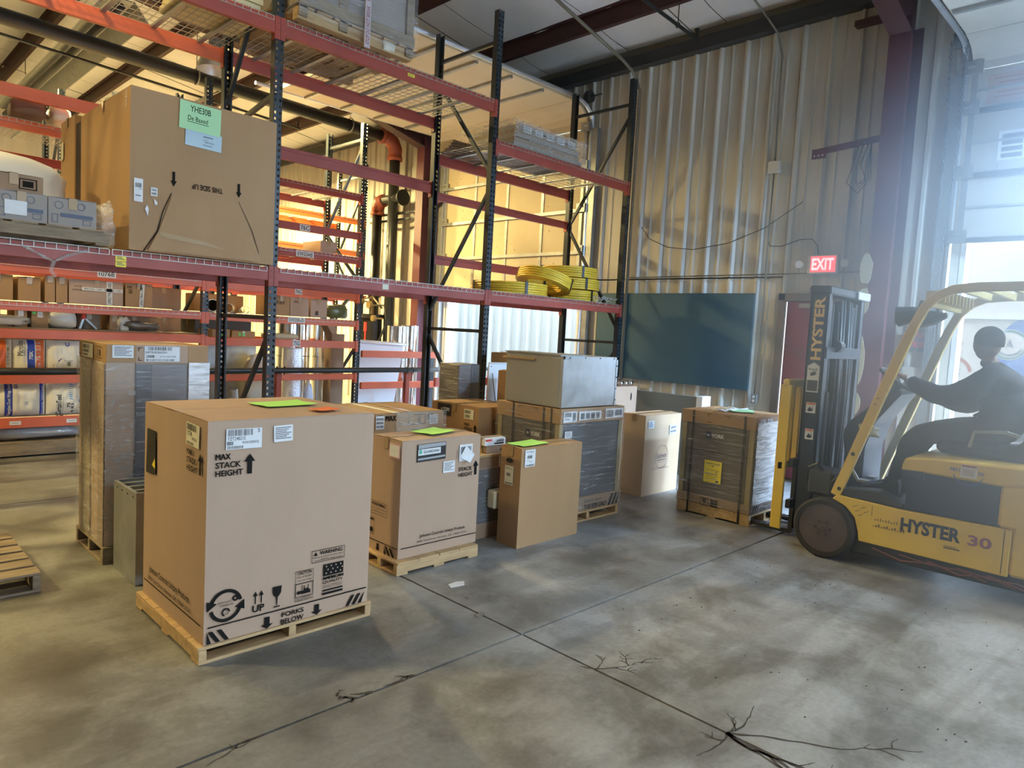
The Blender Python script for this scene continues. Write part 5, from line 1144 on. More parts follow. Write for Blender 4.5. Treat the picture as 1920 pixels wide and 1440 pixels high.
# ------------------------------------------------------------ goods on the tall rack
L1 = 2.034; L3 = 4.054; L2 = 3.654
bx = carton('largest brown carton on the rack, with pale green notice and upside-down THIS SIDE UP', 1.60, 5.505, L1, 1.085, 1.28, 1.145, M_card, seed=30, tape='x', bulge=.008, cat='box')
f = FF(bx, off=.0085)
ink(f, [('T', 'THIS SIDE UP', .424, .500, .655, .540, .02), ('a', .294, .600, .493, .022, .42), ('a', .782, .602, .495, .022, .42), ('p', [(.278, .444), (.282, .440), (.225, .30), (.190, .150), (.10, .0), (.092, .0), (.183, .153), (.220, .305)]), ('p', [(.781, .466), (.784, .466), (.90, .25), (.958, .085), (.954, .083), (.895, .25)])], bx)
MB().add([f(u, v, h_) for u, v, h_ in ((.285, .430, .002), (.775, .455, .002), (.948, .085, .010), (.96, .012, .016), (.12, .008, .016), (.195, .16, .010))], [(0, 1, 2, 3, 4, 5)]).build('folded_panel', M_card, bx, fixn=False)
MB().add([f(u, v, h_) for u, v, h_ in ((.20, .150, .0115), (.95, .085, .0115), (.95, .055, .0135), (.20, .115, .0135))], [(0, 1, 2, 3)]).build('tape_strip', M_tape, bx, fixn=False)
o = sticker(f, .370, .812, .638, .935, bx, [('r', .13, .085, .20, .091), ('t', 'Sold To', .13, .060, .17, .068), ('t', 'HEATING', .14, .045, .21, .055, .02), ('r', .13, .025, .20, .029)], mat('pale_blue_slip', (.42, .55, .62), .4), lab='pale blue packing slip in a pouch', tilt=-.03)
o = sticker(Fr(f(0, 0, .003), f.U, f.V), .325, .925, .628, 1.128, bx, [('t', 'YHE30B', .075, .135, .225, .180, .008), ('t', 'De Baxed', .06, .070, .205, .105, .004), ('r', .055, .058, .215, .062)], M_greenp, lab='pale green handwritten notice', name='hand_notice', inkm=M_ink, tilt=-.03)
sticker(f, .026, .344, .085, .507, bx, [('bc', .008, .10, .05, .13), ('t', '#6-M', .03, .085, .052, .094), ('r', .01, .04, .045, .046)], lab='white bar code label')
sticker(f, .138, .40, .183, .460, bx, [('bc', .006, .01, .038, .025), ('bc', .006, .035, .038, .05)], lab='torn label'); ink(f, [('p', [(.10, .30), (.115, .33), (.125, .30), (.13, .33), (.12, .25)]), ('p', [(.14, .40), (.183, .36), (.183, .34), (.165, .34), (.16, .38)])], bx, 'torn_paper', M_paper)
g = LF(bx, 1.28, off=.009)
MB().box(1.585, 1.592, 5.56, 5.575, L1+1.0, L1+1.13).build('tape_glint', M_film, bx)
t2 = carton('second brown carton on the rack standing behind the largest one with a dark gap between', 1.60, 6.99, L1, .90, .46, 1.20, M_card, seed=31, tape='x', bulge=.004)
t2.location.y = 6.99
ink(LF(t2, .46, off=.009), [('p', [(.05, .86), (.13, .87), (.13, 1.02), (.05, 1.01)])], t2, 'yellow_sticker', M_paperw)
t2['label'] = 'second brown carton behind the largest rack carton, separated by a dark gap'
MB().box(1.61, 2.5, 6.795, 6.985, L1+.001, L1+1.12).build('gap_shade_slab', M_black, None)  # black slab added as the shade inside the gap between the cartons
tag(C.objects['gap_shade_slab'], 'black slab painting the shade in the gap between the two big rack cartons', 'foam')
# crumpled plastic on top of it
def lump(name, label, cat, c, r, mt, seed=0, amp=.35, n=(18, 12), group=None, parent=None, kind=None, flat=True, f=1.6, pw_=.62):
    mb = MB(); vs = []; nu, nv = n; S = Vector((seed*3.7, seed*1.3, seed))
    for j in range(nv+1):
        ph = math.pi*j/nv
        for i in range(nu):
            th = 2*math.pi*i/nu; d = Vector((math.sin(ph)*math.cos(th), math.sin(ph)*math.sin(th), math.cos(ph)))
            d = Vector([math.copysign(abs(q)**pw_, q) for q in d])
            k = 1+amp*noise.noise(d*f+S)+amp*.45*noise.noise(d*5+S)
            p = Vector((d.x*r[0], d.y*r[1], d.z*r[2]))*k
            if flat: p.z = max(p.z, -r[2]*.92)
            vs.append(p+Vector(c))
    fs = [(j*nu+i, j*nu+(i+1) % nu, (j+1)*nu+(i+1) % nu, (j+1)*nu+i) for j in range(nv) for i in range(nu)]
    mb.add(vs, fs); o = mb.build(name, mt, parent, smooth=True, fixn=True)
    if cat: tag(o, label, cat, group, kind)
    return o
M_bagfilm = mat('milky_plastic', (.62, .58, .48), .35, bump=.5, bscale=9)
lump('plastic_bundle', 'crumpled milky plastic on top of the big rack carton', 'plastic', (1.95, 6.35, L1+1.20), (.30, .22, .075), M_bagfilm, 3)

# left pallet of grey film-wrapped cartons
pallet('dark wrapped pallet on the rack under the row of grey cartons', -.05, 5.47, 1.52, .98, .105, along='x', nd=8, mt=M_woodg, z=L1)
zc = L1+.106
M_greyc = mat('greyed_carton', (.27, .23, .20), .6, col2=(.32, .28, .25), nscale=2)
for k in range(5):
    x = -.04+.288*k
    t = carton(['grey film-wrapped carton under the big box pile, leftmost out of frame', 'grey film-wrapped carton, fourth from the right end of its row', 'grey film-wrapped carton, third from the right end of its row', 'grey film-wrapped carton with a white slip, second from the right end of its row', 'grey film-wrapped carton at the right end of its row beside the largest rack carton'][k], x, 5.51, zc, .283, .60, .185, M_greyc, seed=40+k, tape='y', bulge=.002, group='grey wrapped cartons on the rack')
    f = FF(t, off=.005); ink(f, [('o', .06, .135, .022, .026), ('o', .19, .14, .020, .024), ('b', .02, .02, .055, .075, .004), ('r', .07, .06, .26, .085), ('b', .20, .02, .25, .055, .004)], t, mt=mat('dull_blue_ink', (.10, .12, .17), .7))
    if k == 3: sticker(f, .05, .035, .17, .125, t, [], lines=False, lab='blank white slip')
    t2 = None
for k in range(3):
    t = carton(['brown-grey carton of the upper row on the wrapped rack pallet, leftmost', 'brown-grey carton in the middle of the upper row on the wrapped rack pallet', 'brown-grey carton with dark square mark at the right end of the upper row'][k], .12+.33*k, 5.62, zc+.197, .325, .42, .115, M_cardd, seed=50+k, tape='y', bulge=.002, group='upper cartons on the wrapped rack pallet')
    ink(FF(t, off=.005), [('b', .19, .02, .29, .09, .006), ('r', .21, .035, .27, .075)], t)
film(-.05, 1.415, 5.495, 6.15, L1+.09, zc+.20, rackA, M_film, amp=.012, name='loose_film', seed=51, sides='fr', nx=40, nz=16)
C.objects['loose_film'].parent = None; tag(C.objects['loose_film'], 'clear crinkled stretch film around the row of grey cartons on the rack', 'plastic', kind='stuff')
o = lump('film_tail', 'bunched clear film tail at the right end of the grey carton row', 'plastic', (1.475, 5.62, L1+.14), (.052, .10, .15), M_filmv, 5, .6, kind='stuff')
lump('draped_bundle', 'long white plastic-covered bundle behind the grey cartons on the rack', 'plastic', (.50, 6.42, L1+.30), (.90, .20, .36), mat('white_plastic_cover', (.60, .57, .47), .4, bump=.5, bscale=5), 8, .10, n=(40, 20), pw_=.38)

# crate on the top level
t = thing('shipping_crate', 'film-wrapped timber crate with printed tape strap on top level of rack', 'crate', (2.83, 5.47, L3))
x0, x1, y0, y1 = 2.83, 3.98, 5.47, 6.60
z0 = L3+.002
for k in range(3): MB().box(x0, x1, y0+.02+.50*k, y0+.11+.50*k, z0, z0+.09).build('skid', M_wood, t, bevel=.003)
for k in range(7): MB().box(x0+.165*k, x0+.165*k+.14, y0, y1, z0+.09, z0+.108).build('deck_board', M_wood, t, bevel=.002)
MB().box(x0+.03, x1-.03, y0+.03, y1-.03, z0+.11, z0+1.0).build('packed_goods', M_greyc, t)
for x in (x0, (x0+x1)/2-.2, x1-.08):
    for y in (y0-.0, y1-.03): MB().box(x, x+.08, y, y+.03, z0+.02, z0+1.0).build('crate_post', M_woodg, t, bevel=.003)
for z in (z0+.11, z0+.55): MB().box(x0, x1, y0-.02, y0, z, z+.09).build('crate_rail', M_woodg, t, bevel=.003); MB().box(x0-.02, x0, y0, y1, z, z+.09).build('crate_rail', M_woodg, t, bevel=.003)
film(x0-.025, x1+.01, y0-.03, y1+.01, z0+.03, z0+1.0, t, M_film, amp=.012, seed=60, sides='flr', nx=26, nz=26)
st = MB().box(3.42, 3.475, y0-.055, y0-.045, L3-.06, z0+1.0).build('printed_tape', mat('lilac_tape', (.55, .48, .50), .4), t)
ink(Fr((3.42, y0-.056, L3-.05), (1, 0, 0), (0, 0, 1)), [('tr', 'STOP DO NOT BREAK', .008, .02+.36*k, .045, .34+.36*k, .01) for k in range(3)], st, 'tape_print', mat('maroon_ink', (.25, .04, .06), .6))
t = thing('stacked_boards', 'pile of cream foam boards on the rack top level left of the crate', 'board', (2.2, 5.9, L3))
for k in range(6): MB().box(2.05+.02*(k % 3), 2.66-.02*(k % 2), 5.75+.01*(k % 2), 6.35, L3+.002+.05*k, L3+.048+.05*k).build('foam_board', mat('cream_foam', (.68, .58, .32), .7), t, bevel=.003)
lump('film_clump', 'knot of film hanging under the crate skids', 'plastic', (3.72, 5.52, L3+.055), (.07, .05, .05), M_bagfilm, 9, .4, kind='stuff')

# flat film-wrapped bundles on bay three
t = thing('flat_carton_bundle', 'film-wrapped stack of flattened labelled cartons on upper shelf near the wall', 'bundle', (5.6, 5.6, L2))
for k in range(5):
    MB().box(5.50+.02*k, 6.68-.03*k, 5.62+.02*(k % 2), 6.45, L2+.002+.052*k, L2+.050+.052*k).build('flat_carton', M_cardd if k % 2 else M_greyc, t, bevel=.004)
f = Fr((5.5, 5.60, L2), (1, 0, 0), (0, 0, 1))
for k in range(5): sticker(f, .12+.19*k, .165, .25+.19*k, .235, t, [('bc', .01, .01, .11, .035), ('bc', .01, .045, .11, .06)], lab='bar code label')
film(5.47, 6.72, 5.595, 6.5, L2+.0, L2+.275, t, M_filmv, amp=.016, seed=70, sides='flr', top=True, nx=30, nz=12)
t = thing('board_stack', 'stack of ragged brown boards behind the film-wrapped carton bundle', 'bundle', (5.3, 6.4, L2))
for k in range(4): MB().box(5.27+.03*k, 5.95+.03*(k % 2), 6.50, 6.80-.02*k, L2+.005+.04*k, L2+.042+.04*k).build('brown_board', M_cardd, t, bevel=.004)

# coils of yellow gas pipe
M_coil = mat('yellow_pipe', (.80, .55, .05), .38, col2=(.70, .47, .05), nscale=5)
def coil(label, c, Ro, layers, ringsn, tilt=(0, 0, 0), r_=.0145, straps=(0, .25, .5, .75)):
    t = thing('pipe_coil', label, 'pipe coil', c, group='coils of yellow pipe on the rack'); t.rotation_euler = tilt
    for q in range(ringsn):
        mb = MB()
        for l in range(layers):
            Rr = Ro-r_-q*2*r_*.92; z = r_+l*2*r_*.96+(.004*noise.noise(Vector((q, l, Ro*9))))
            mb.tube([(Rr*math.cos(a)*(1+.008*math.sin(3*a+l)), Rr*math.sin(a), z) for a in [k*2*math.pi/48 for k in range(48)]], r_, 7, closed=True)
        o = mb.build('pipe_loops', M_coil, t, local=True, smooth=True, fixn=False); o['kind'] = 'stuff'
        if q == 0: pass
    H_ = layers*2*r_*.96+.003; W_ = ringsn*2*r_*.92+.006
    for s_ in straps:
        a = s_*2*math.pi-1.9; ca, sa = math.cos(a), math.sin(a); mb = MB(); d = .016
        for (ra, rb, za, zb) in ((Ro+.001, Ro+.006, -.002, H_+.004), (Ro-W_-.006, Ro-W_-.001, -.002, H_+.004), (Ro-W_-.006, Ro+.006, H_, H_+.005)):
            q = [Vector((rr*ca-dd*sa, rr*sa+dd*ca, zz)) for zz in (za, zb) for rr in (ra, rb) for dd in (-d, d)]
            mb.add(q, [(0, 1, 3, 2), (4, 6, 7, 5), (0, 4, 5, 1), (2, 3, 7, 6), (0, 2, 6, 4), (1, 5, 7, 3)])
        mb.build('strap', M_black, t, local=True)
    return t
coil('large flat coil of yellow pipe lying on the rack shelf, left end of the pile', (6.02, 6.10, L1+.004), .47, 5, 4)
coil('yellow pipe coil at the bottom of the stack of three', (7.17, 6.12, L1+.004), .38, 5, 4, straps=(.06, .3, .55, .8))
coil('yellow pipe coil in the middle of the stack of three', (7.17, 6.14, L1+.155), .42, 5, 4, straps=(.01, .22, .33, .7))
coil('yellow pipe coil on the very top of the stack of three', (7.14, 6.14, L1+.305), .40, 5, 4, straps=(.0, .24, .5, .75))
coil('yellow pipe coil leaning on the flat coil, tilted down to the right', (6.50, 5.98, L1+.150), .36, 5, 5, tilt=(0, R(17), 0), straps=(.12, .42, .7))
mb = MB(); rn = random.Random(8)
for k in range(16):
    x = 7.0+.5*rn.random(); pts = [(x, 5.57, L1+.06)]
    for j in range(5): pts.append((pts[-1][0]+rn.uniform(-.06, .06), 5.555+rn.uniform(-.012, .012), pts[-1][2]-rn.uniform(-.02, .045 if k < 6 else .015)))
    mb.tube(pts, rn.uniform(.004, .010), 5)
tag(mb.build('film_shreds', M_filmv, None, smooth=True), 'torn shreds of clear film hanging off the shelf edge below the coil stack', 'plastic', kind='stuff')
MB().box(6.3, 7.5, 5.64, 6.5, L1, L1+.003).build('cardboard_sheet', M_cardd, None); tag(C.objects['cardboard_sheet'], 'thin brown sheet lying on the shelf under the yellow coils', 'cardboard')
tag(MB().tube([(.98, 5.585, 1.99), (1.10, 5.58, 1.93), (1.16, 5.575, 1.90), (1.22, 5.58, 1.94), (1.36, 5.585, 2.0)], .010, 6).tube([(1.16, 5.575, 1.90), (1.14, 5.57, 1.84), (1.17, 5.57, 1.80)], .012, 6).build('film_knot', M_filmv, None), 'knotted strip of clear film hanging from the left shelf beam', 'plastic')

# ------------------------------------------------------------ goods on the orange shelving
SB = 1.640; SY = BY+.05
def shelfbox(label, x0, x1, z0, z1, mt=M_card, y=None, d=.5, marks=None, seed=0, tp='y'):
    t = carton(label, x0, y if y else SY, z0, x1-x0, d, z1-z0, mt, seed=seed, tape=tp, bulge=.004, group='cartons on the orange shelving')
    if marks: ink(FF(t, off=.0065), marks, t)
    return t
w = lambda a, b, *k: [(q[0], q[1]+a if not isinstance(q[1], str) else q[1]) for q in k]
shelfbox('taped carton at the left picture edge on the second orange shelf', 1.20, 1.46, SB, 1.895, marks=None, seed=80)
shelfbox('taped carton with diagonal printed tape on the second orange shelf', 1.505, 1.70, SB, 1.885, seed=81, marks=None)
shelfbox('tall plain tan carton beside the diagonally taped one on the shelf', 1.74, 1.83, SB+.0, 1.915, seed=82); shelfbox('tan carton with one bright edge left of the wide printed carton', 1.84, 1.945, SB, 1.91, seed=83)
t = shelfbox('wide carton with crossed printed tape under the 1076B tag', 1.96, 2.49, SB, 1.905, M_cardp, seed=84, marks=[('t', 'UNITED REFRIGERATION', .03, .145, .22, .16), ('t', 'FAN TUBE', .05, .185, .12, .198)])
T_ = mat('printed_tape', (.62, .58, .50), .4)
f = FF(t, off=.0075)
for q in ((.12, .15, .525, .185), (.36, .005, .42, .262)): 
    p = MB().add([f(u, v, h_) for h_ in (0, .001) for u, v in ((q[0], q[1]), (q[2], q[1]), (q[2], q[3]), (q[0], q[3]))], [(4, 5, 6, 7), (0, 1, 5, 4), (1, 2, 6, 5), (2, 3, 7, 6), (3, 0, 4, 7)]).build('tape_strip', T_, t)
ink(f, [('t', 'SPECTRA - USD - SPECTRA - USD', .14, .160, .51, .176, .01), ('tr', 'SPECTRA USD', .375, .02, .405, .25, .01)], t, 'tape_print', h=.002)
t = shelfbox('carton with a vertical printed tape, next right of the crossed-tape carton', 2.515, 2.80, SB, 1.91, M_card, seed=85, marks=[('t', 'USA', .03, .15, .07, .20, .02), ('t', '15', .02, .21, .06, .235, .02)])
f = FF(t, off=.0075); MB().add([f(u, v, h_) for h_ in (0, .001) for u, v in ((.14, .0), (.185, .0), (.20, .262), (.155, .262))], [(4, 5, 6, 7), (0, 1, 5, 4), (1, 2, 6, 5), (2, 3, 7, 6), (3, 0, 4, 7)]).build('tape_strip', T_, t)
ink(f, [('tr', 'SPECTRA USD', .155, .02, .180, .24, .01)], t, 'tape_print', h=.002)
for i, (x0_, lab) in enumerate(((1.24, 'at the left picture edge'), (1.53, 'below the diagonally taped carton'))): pass
# third shelf: tall narrow cartons, bags and a jack stand
S3 = 1.364
M_cg = M_card
for i, (a, b, zt_, lb, mt_) in enumerate(((1.30, 1.37, 1.58, 'narrow carton standing on the third orange shelf at the picture edge', M_card), (1.49, 1.60, 1.575, 'narrow carton with yellow strip on the third orange shelf', M_card), (1.64, 1.79, 1.57, 'narrow carton with small green sticker on the third orange shelf', M_card),
        (1.84, 2.06, 1.575, 'tan carton behind the white insulation bag top on the third shelf', M_cardp), (2.10, 2.33, 1.57, 'large dark brown carton behind the red jack stand', M_cardd), (2.385, 2.48, 1.565, 'narrow carton with printed circles on the third orange shelf', M_card), (2.50, 2.86, 1.56, 'large dark brown carton at the right end of the third shelf', M_cardd))):
    t = shelfbox(lb, a, b, S3, zt_-.03, mt_, y=SY+(.25 if i in (3, 4, 6) else .10), seed=90+i, d=.4)
    if i == 2: ink(FF(t, off=.0065), [('r', .005, .14, .035, .165)], t, 'green_sticker', mat('green_sticker', (.15, .7, .15), .5))
    if i == 5: ink(FF(t, off=.0065), [('o', .05, .05+.05*k, .015, .020) for k in range(3)], t, mt=M_inkbrown)
M_bag = mat('cream_bag_film', (.66, .62, .50), .35, bump=.35, bscale=7, col2=(.72, .69, .60), nscale=2)
M_bor = mat('orange_bag_print', (.78, .16, .03), .35, bump=.3, bscale=7); M_bbl = mat('blue_bag_print', (.02, .05, .38), .35, bump=.3, bscale=7); M_bsky = mat('sky_blue_print', (.03, .25, .62), .35); M_bvi = mat('violet_print', (.26, .12, .42), .4)
lump('bag_top', 'slumped orange and cream insulation bag on the third orange shelf', 'insulation bag', (1.36, SY+.16, S3+.06), (.26, .13, .055), M_bag, 11, .35)
t = lump('insulation_roll_bag', 'rounded white insulation roll bag bulging up on the third orange shelf', 'insulation bag', (1.92, SY+.18, S3+.115), (.13, .15, .125), M_bag, 12, .22)
lump('clear_bag', 'crumpled clear plastic bag of parts at the right end of the third shelf', 'plastic bag', (2.72, SY+.14, S3+.06), (.20, .12, .05), mat('smoky_plastic', (.16, .14, .11), .25, bump=.5, bscale=12), 14, .4)
lump('twisted_bag_neck', 'twisted neck of a tan plastic bag poking up beside the clear bag', 'plastic bag', (2.52, SY+.10, S3+.075), (.06, .04, .085), M_bagfilm, 15, .6)
t = thing('jack_stand', 'red-topped grey pipe jack stand folded on the third orange shelf', 'tool', (2.13, SY+.12, S3))
MB().cyl((2.13, SY+.12, S3+.11), (2.13, SY+.12, S3+.19), .024, .020, 10).build('red_head', M_red, t)
for dx, dy in ((-.04, 0), (.13, .02), (.03, .1)): MB().bar((2.13, SY+.12, S3+.13), (2.13+dx, SY+.12+dy, S3+.002), .022, .022).build('leg', M_galvd, t)
# insulation bags, printed bands follow the bulging front
def bag(label, x0, x1, z0, z1, bands, inks, seed, depth=.42, bul=.055):
    t = thing('insulation_bag', label, 'insulation bag', ((x0+x1)/2, SY-.02, z0), group='insulation bags on the orange shelving'); y0 = BY+.075
    S = Vector((seed, seed*2.2, 0)); W_, H_ = x1-x0, z1-z0
    def P(u, v, h=0):
        e = (1-abs(2*u/W_-1)**3.5)*(1-abs(2*v/H_-1)**4)
        k = .010*noise.noise(Vector((u*9, v*7, seed)))+.007*noise.noise(Vector((u*30, v*12, seed+3)))
        return Vector((x0+u, y0-bul*e-k*e*1.6-h, z0+v))
    nu, nv = 26, 20; vs = []; fs = []; mi = []
    for j in range(nv+1):
        for i in range(nu+1): vs.append(P(W_*i/nu, H_*j/nv))
    k0 = len(vs)
    mats = [M_bag]+[b[2] for b in bands]
    for j in range(nv):
        for i in range(nu):
            uc = (i+.5)/nu; m_ = 0
            for q, b in enumerate(bands):
                if b[0] <= uc <= b[1]: m_ = q+1
            fs.append((j*(nu+1)+i, j*(nu+1)+i+1, (j+1)*(nu+1)+i+1, (j+1)*(nu+1)+i)); mi.append(m_)
    # back shell
    bk = [(x0, y0, z0), (x1, y0, z0), (x1, y0, z1), (x0, y0, z1), (x0, y0+depth, z0), (x1, y0+depth, z0), (x1, y0+depth, z1), (x0, y0+depth, z1)]
    mb = MB(); mb.v = [Vector(v) for v in vs]; mb.f = fs; mb.mi = mi
    mb.add(bk, [(4, 5, 1, 0), (7, 3, 2, 6), (4, 0, 3, 7), (1, 5, 6, 2), (5, 4, 7, 6)])
    o = mb.build('bag_body', mats, t, fixn=False); smooth_by_angle(o, 50)
    fr = Fr((x0, y0, z0), (1, 0, 0), (0, 0, 1), warp=P)
    for nm, m_, its in inks: ink(fr, its, t, nm, m_, h=.004)
    return t
def swap(p): return p
bag('insulation bag with orange bands reading Type 75 at the left picture edge', 1.16, 1.455, .87, 1.232, [(.30, .80, M_bor)], [('bag_print', M_paper, [('tr', 'Type 75', .13, .01, .19, .30, .01)]), ('bag_print', M_inkgrey, [('tr', '2-1/4 x 48', .245, .10, .265, .28)])], 1)
bag('white Microlite insulation bag with blue band and orange Type 75 edge', 1.46, 1.745, .87, 1.232, [(.42, .66, M_bbl), (.68, .98, M_bor)],
    [('bag_print', M_ink, [('tr', 'Microlite', .035, .20, .085, .352, .01), ('tr', 'Fiberglass', .093, .20, .106, .33)]), ('bag_print', M_paper, [('tr', 'FSK', .135, .16, .170, .25, .03), ('tr', 'Type 75 / 2.15', .200, .01, .250, .34, .01)])], 2)
bag('cream insulation bag with a violet house-shaped print, upper shelf of bags', 1.755, 2.12, .87, 1.232, [], [('bag_print', M_bbl, [('tr', 'C', .17, .30, .21, .345, .02)]), ('violet_print', M_bvi, [('p', [(.06, .04), (.16, .02), (.16, .16), (.13, .175), (.06, .10)]), ('p', [(.23, .01), (.35, .01), (.35, .15), (.23, .15)])]), ('bag_print', M_paper, [('tr', 'R.E.D', .08, .05, .10, .10, .02), ('tr', '793202', .115, .05, .145, .14, .02)]), ('bag_print', M_inkgrey, [('b', .165, .03, .225, .15, .003), ('bc', .18, .09, .215, .14)])], 3)
bag('bag of fiberglass duct wrap with navy lettered strips, lower shelf left', 1.30, 1.745, .422, .775, [(.20, .36, M_bbl), (.90, .98, M_bbl)],
    [('bag_print', M_paper, [('tr', 'Fiberglass Duct Wrap Insul', .105, .01, .145, .345, .012), ('tr', 'Duct Wrap', .408, .02, .430, .32, .01)]), ('bag_print', M_bbl, [('b', .26, .13, .285, .16, .003), ('tr', '30', .17, .30, .20, .34, .02)])], 4)
bag('cream bag lettered CertainTeed with blue skyline print, lower shelf right', 1.755, 2.12, .422, .775, [], [('bag_print', M_ink, [('tr', 'CertainTeed', .085, .01, .135, .225, .015), ('tr', '75', .185, .085, .215, .14, .02), ('tr', 'R 8.3', .225, .03, .25, .13, .02), ('tr', 'Insulation', .145, .01, .152, .20)]),
    ('blue_skyline', M_bsky, [('p', [(.20, .34-.022*k), (.35, .35-.022*k), (.35, .335-.022*k), (.24, .325-.022*k)]) for k in range(8)]+[('c', .33, .155, .032)])], 5)
bag('third cream bag on the lower shelf partly behind the tall cartons', 2.13, 2.55, .422, .775, [], [('bag_print', M_bbl, [('tr', 'DUCT', .1, .05, .15, .25, .02)])], 6)
bag('third cream bag on the upper bag shelf behind the tall cartons', 2.13, 2.55, .87, 1.232, [(.6, .9, M_bor)], [('bag_print', M_bbl, [('tr', 'WRAP', .1, .05, .15, .25, .02)])], 7)
lump('bagged_roll', 'shiny plastic-wrapped flat roll under the lowest orange beam', 'plastic', (1.65, BY+.2, .245), (.48, .18, .075), mat('glossy_film', (.30, .29, .30), .2, bump=.8, bscale=10), 17, .2, n=(30, 10))

# right bay of the orange shelving
S4 = 1.640
for i, (x, y, r_, lb) in enumerate(((3.62, 9.0, .075, 'widest silver duct pipe lying on the second orange shelf'), (3.80, 8.95, .055, 'middle-sized silver duct pipe on the second orange shelf'), (4.02, 8.98, .05, 'small silver duct pipe beside the brown cartons'), (3.92, 8.86, .03, 'smallest silver tube at the front of the duct pipes'))):
    t = thing('duct_pipe', lb, 'duct', (x, y, S4+r_), group='silver duct pipes on the shelf')
    L_ = .6-.08*i; mb = MB(); n = 20; vs = []
    for rr in (r_, r_*.96):
        for yy in (y-.20, y-.20+L_): vs += [(x+rr*math.cos(2*math.pi*k/n)+(yy-y)*.5, yy, S4+r_+.002+rr*math.sin(2*math.pi*k/n)) for k in range(n)]
    mb.add(vs, [(k, (k+1) % n, n+(k+1) % n, n+k) for k in range(n)]+[(2*n+k, 3*n+k, 3*n+(k+1) % n, 2*n+(k+1) % n) for k in range(n)]+[(k, 2*n+k, 2*n+(k+1) % n, (k+1) % n) for k in range(n)])
    mb.build('pipe_shell', mat('warm_galv', (.62, .58, .44), .25, .85), t, smooth=False)
shelfbox('tan carton under the 76G tag', 4.28, 4.52, S4, 1.90, M_card, seed=110, marks=[('t', 'FLEX', .05, .15, .17, .19, .01)]); shelfbox('pinkish crushed carton right of the tan one under the 76G tag', 4.53, 4.80, S4, 1.895, M_cardp, seed=111, marks=[('t', 'DUCT', .05, .18, .16, .21, .01)])
shelfbox('pinkish carton with small bar code beside the second shelf post', 4.83, 5.08, S4, 1.89, M_cardp, seed=112, marks=[('bc', .07, .03, .12, .09)])
lump('green_bag', 'green-tinted clear bag at the right end of the second orange shelf', 'plastic bag', (5.32, SY+.22, S4+.10), (.17, .15, .10), mat('green_plastic', (.12, .15, .06), .25, bump=.4, bscale=9), 21, .2)
shelfbox('brown carton set back at the right end of the second orange shelf', 2.88, 3.30, S4, 1.90, M_cardd, y=9.25, seed=116, d=.4)
shelfbox('tan carton at the back behind the silver duct pipes', 3.50, 4.15, S4, 1.87, M_card, y=9.35, seed=117, d=.3)
shelfbox('tan carton set back at the right end of the third orange shelf', 2.90, 3.30, S3, 1.53, M_card, y=9.25, seed=118, d=.4)
S5 = 1.33
shelfbox('low carton with green price stickers on the 75G shelf, left one', 3.50, 3.72, S5, S5+.085, M_card, seed=113); shelfbox('low carton with a bright green sticker on the 75G shelf, right one', 3.75, 4.05, S5, S5+.08, M_card, seed=114)
for x in (3.55, 3.60, 3.83, 3.88): ink(Fr((x, SY-.008, S5+.02), (1, 0, 0), (0, 0, 1)), [('r', 0, 0, .03, .04)], C.objects[[o.name for o in C.objects if o.name.startswith('carton') and o.get('label', '').startswith('low carton')][-2 if x < 3.7 else -1]], 'green_sticker', mat('green_sticker', (.15, .7, .15), .5))
lump('canvas_bag', 'flat beige canvas sack lying on the 75G shelf', 'sack', (4.45, SY+.14, S5+.03), (.26, .12, .038), mat('beige_canvas', (.50, .44, .30), .8), 22, .3)
shelfbox('long dark carton at the back of the 75G shelf', 3.46, 4.2, S5, S5+.20, mat('black_carton', (.05, .05, .045), .6), y=9.2, seed=115, tp='x')
t = tag(MB().box(3.45, 4.30, 9.25, 9.27, .10, 1.2).build('grey_sheet', M_galvd, None), 'large grey sheet-metal panel standing behind the rack posts', 'panel')
t = tag(lump('film_bag', '', None, (4.20, 8.92, .78), (.20, .10, .34), M_bagfilm, 23, .15), 'clear plastic bag of fittings with a white slip hanging behind the front rack post', 'plastic bag')
MB().box(4.22, 4.36, 8.79, 8.80, .84, 1.06).build('paper_tag', M_paper, None); tag(C.objects['paper_tag'], 'white slip taped on the clear bag of fittings', 'paper')
# tall rolls
def roll(label, x, y, r_, z0, z1, mt, band=True, cat='insulation roll', group='silver insulation rolls'):
    t = thing('foil_roll', label, cat, (x, y, z0), group=group)
    mb = MB(); n = 28; S = Vector((x, y, 0)); rg = []
    for j in range(9):
        z = z0+(z1-z0)*j/8
        rg.append([(x+(r_+.006*noise.noise(Vector((math.cos(2*math.pi*k/n)*2, math.sin(2*math.pi*k/n)*2, z*2))+S))*math.cos(2*math.pi*k/n), y+(r_+.006*noise.noise(Vector((math.cos(2*math.pi*k/n)*2, math.sin(2*math.pi*k/n)*2, z*2))+S))*math.sin(2*math.pi*k/n), z) for k in range(n)])
    mb.rings(rg, caps=False); mb.build('roll_sheet', mt, t, smooth=True)
    MB().cyl((x, y, z0), (x, y, z0+.01), r_-.02, n=20).cyl((x, y, z1-.03), (x, y, z1-.02), r_-.01, n=24).build('roll_core', mat('foil_inner', (.25, .24, .22), .5), t)
    if band: MB().tube([(x+(r_+.006)*math.cos(a), y+(r_+.006)*math.sin(a), z0+(z1-z0)*.68) for a in [k*math.pi/10 for k in range(20)]], .004, 5, closed=True).build('band', M_black, t)
    return t
M_bub = mat('foil_bubble_wrap', (.74, .76, .82), .3, .6, bump=1.0, bscale=42)
roll('silver foil roll with vertical highlights, first one right of the front rack post', 4.82, 9.30, .17, .0, 1.58, M_foil)
roll('silver foil roll standing second from the front rack post', 5.08, 9.50, .15, .0, 1.57, M_foil)
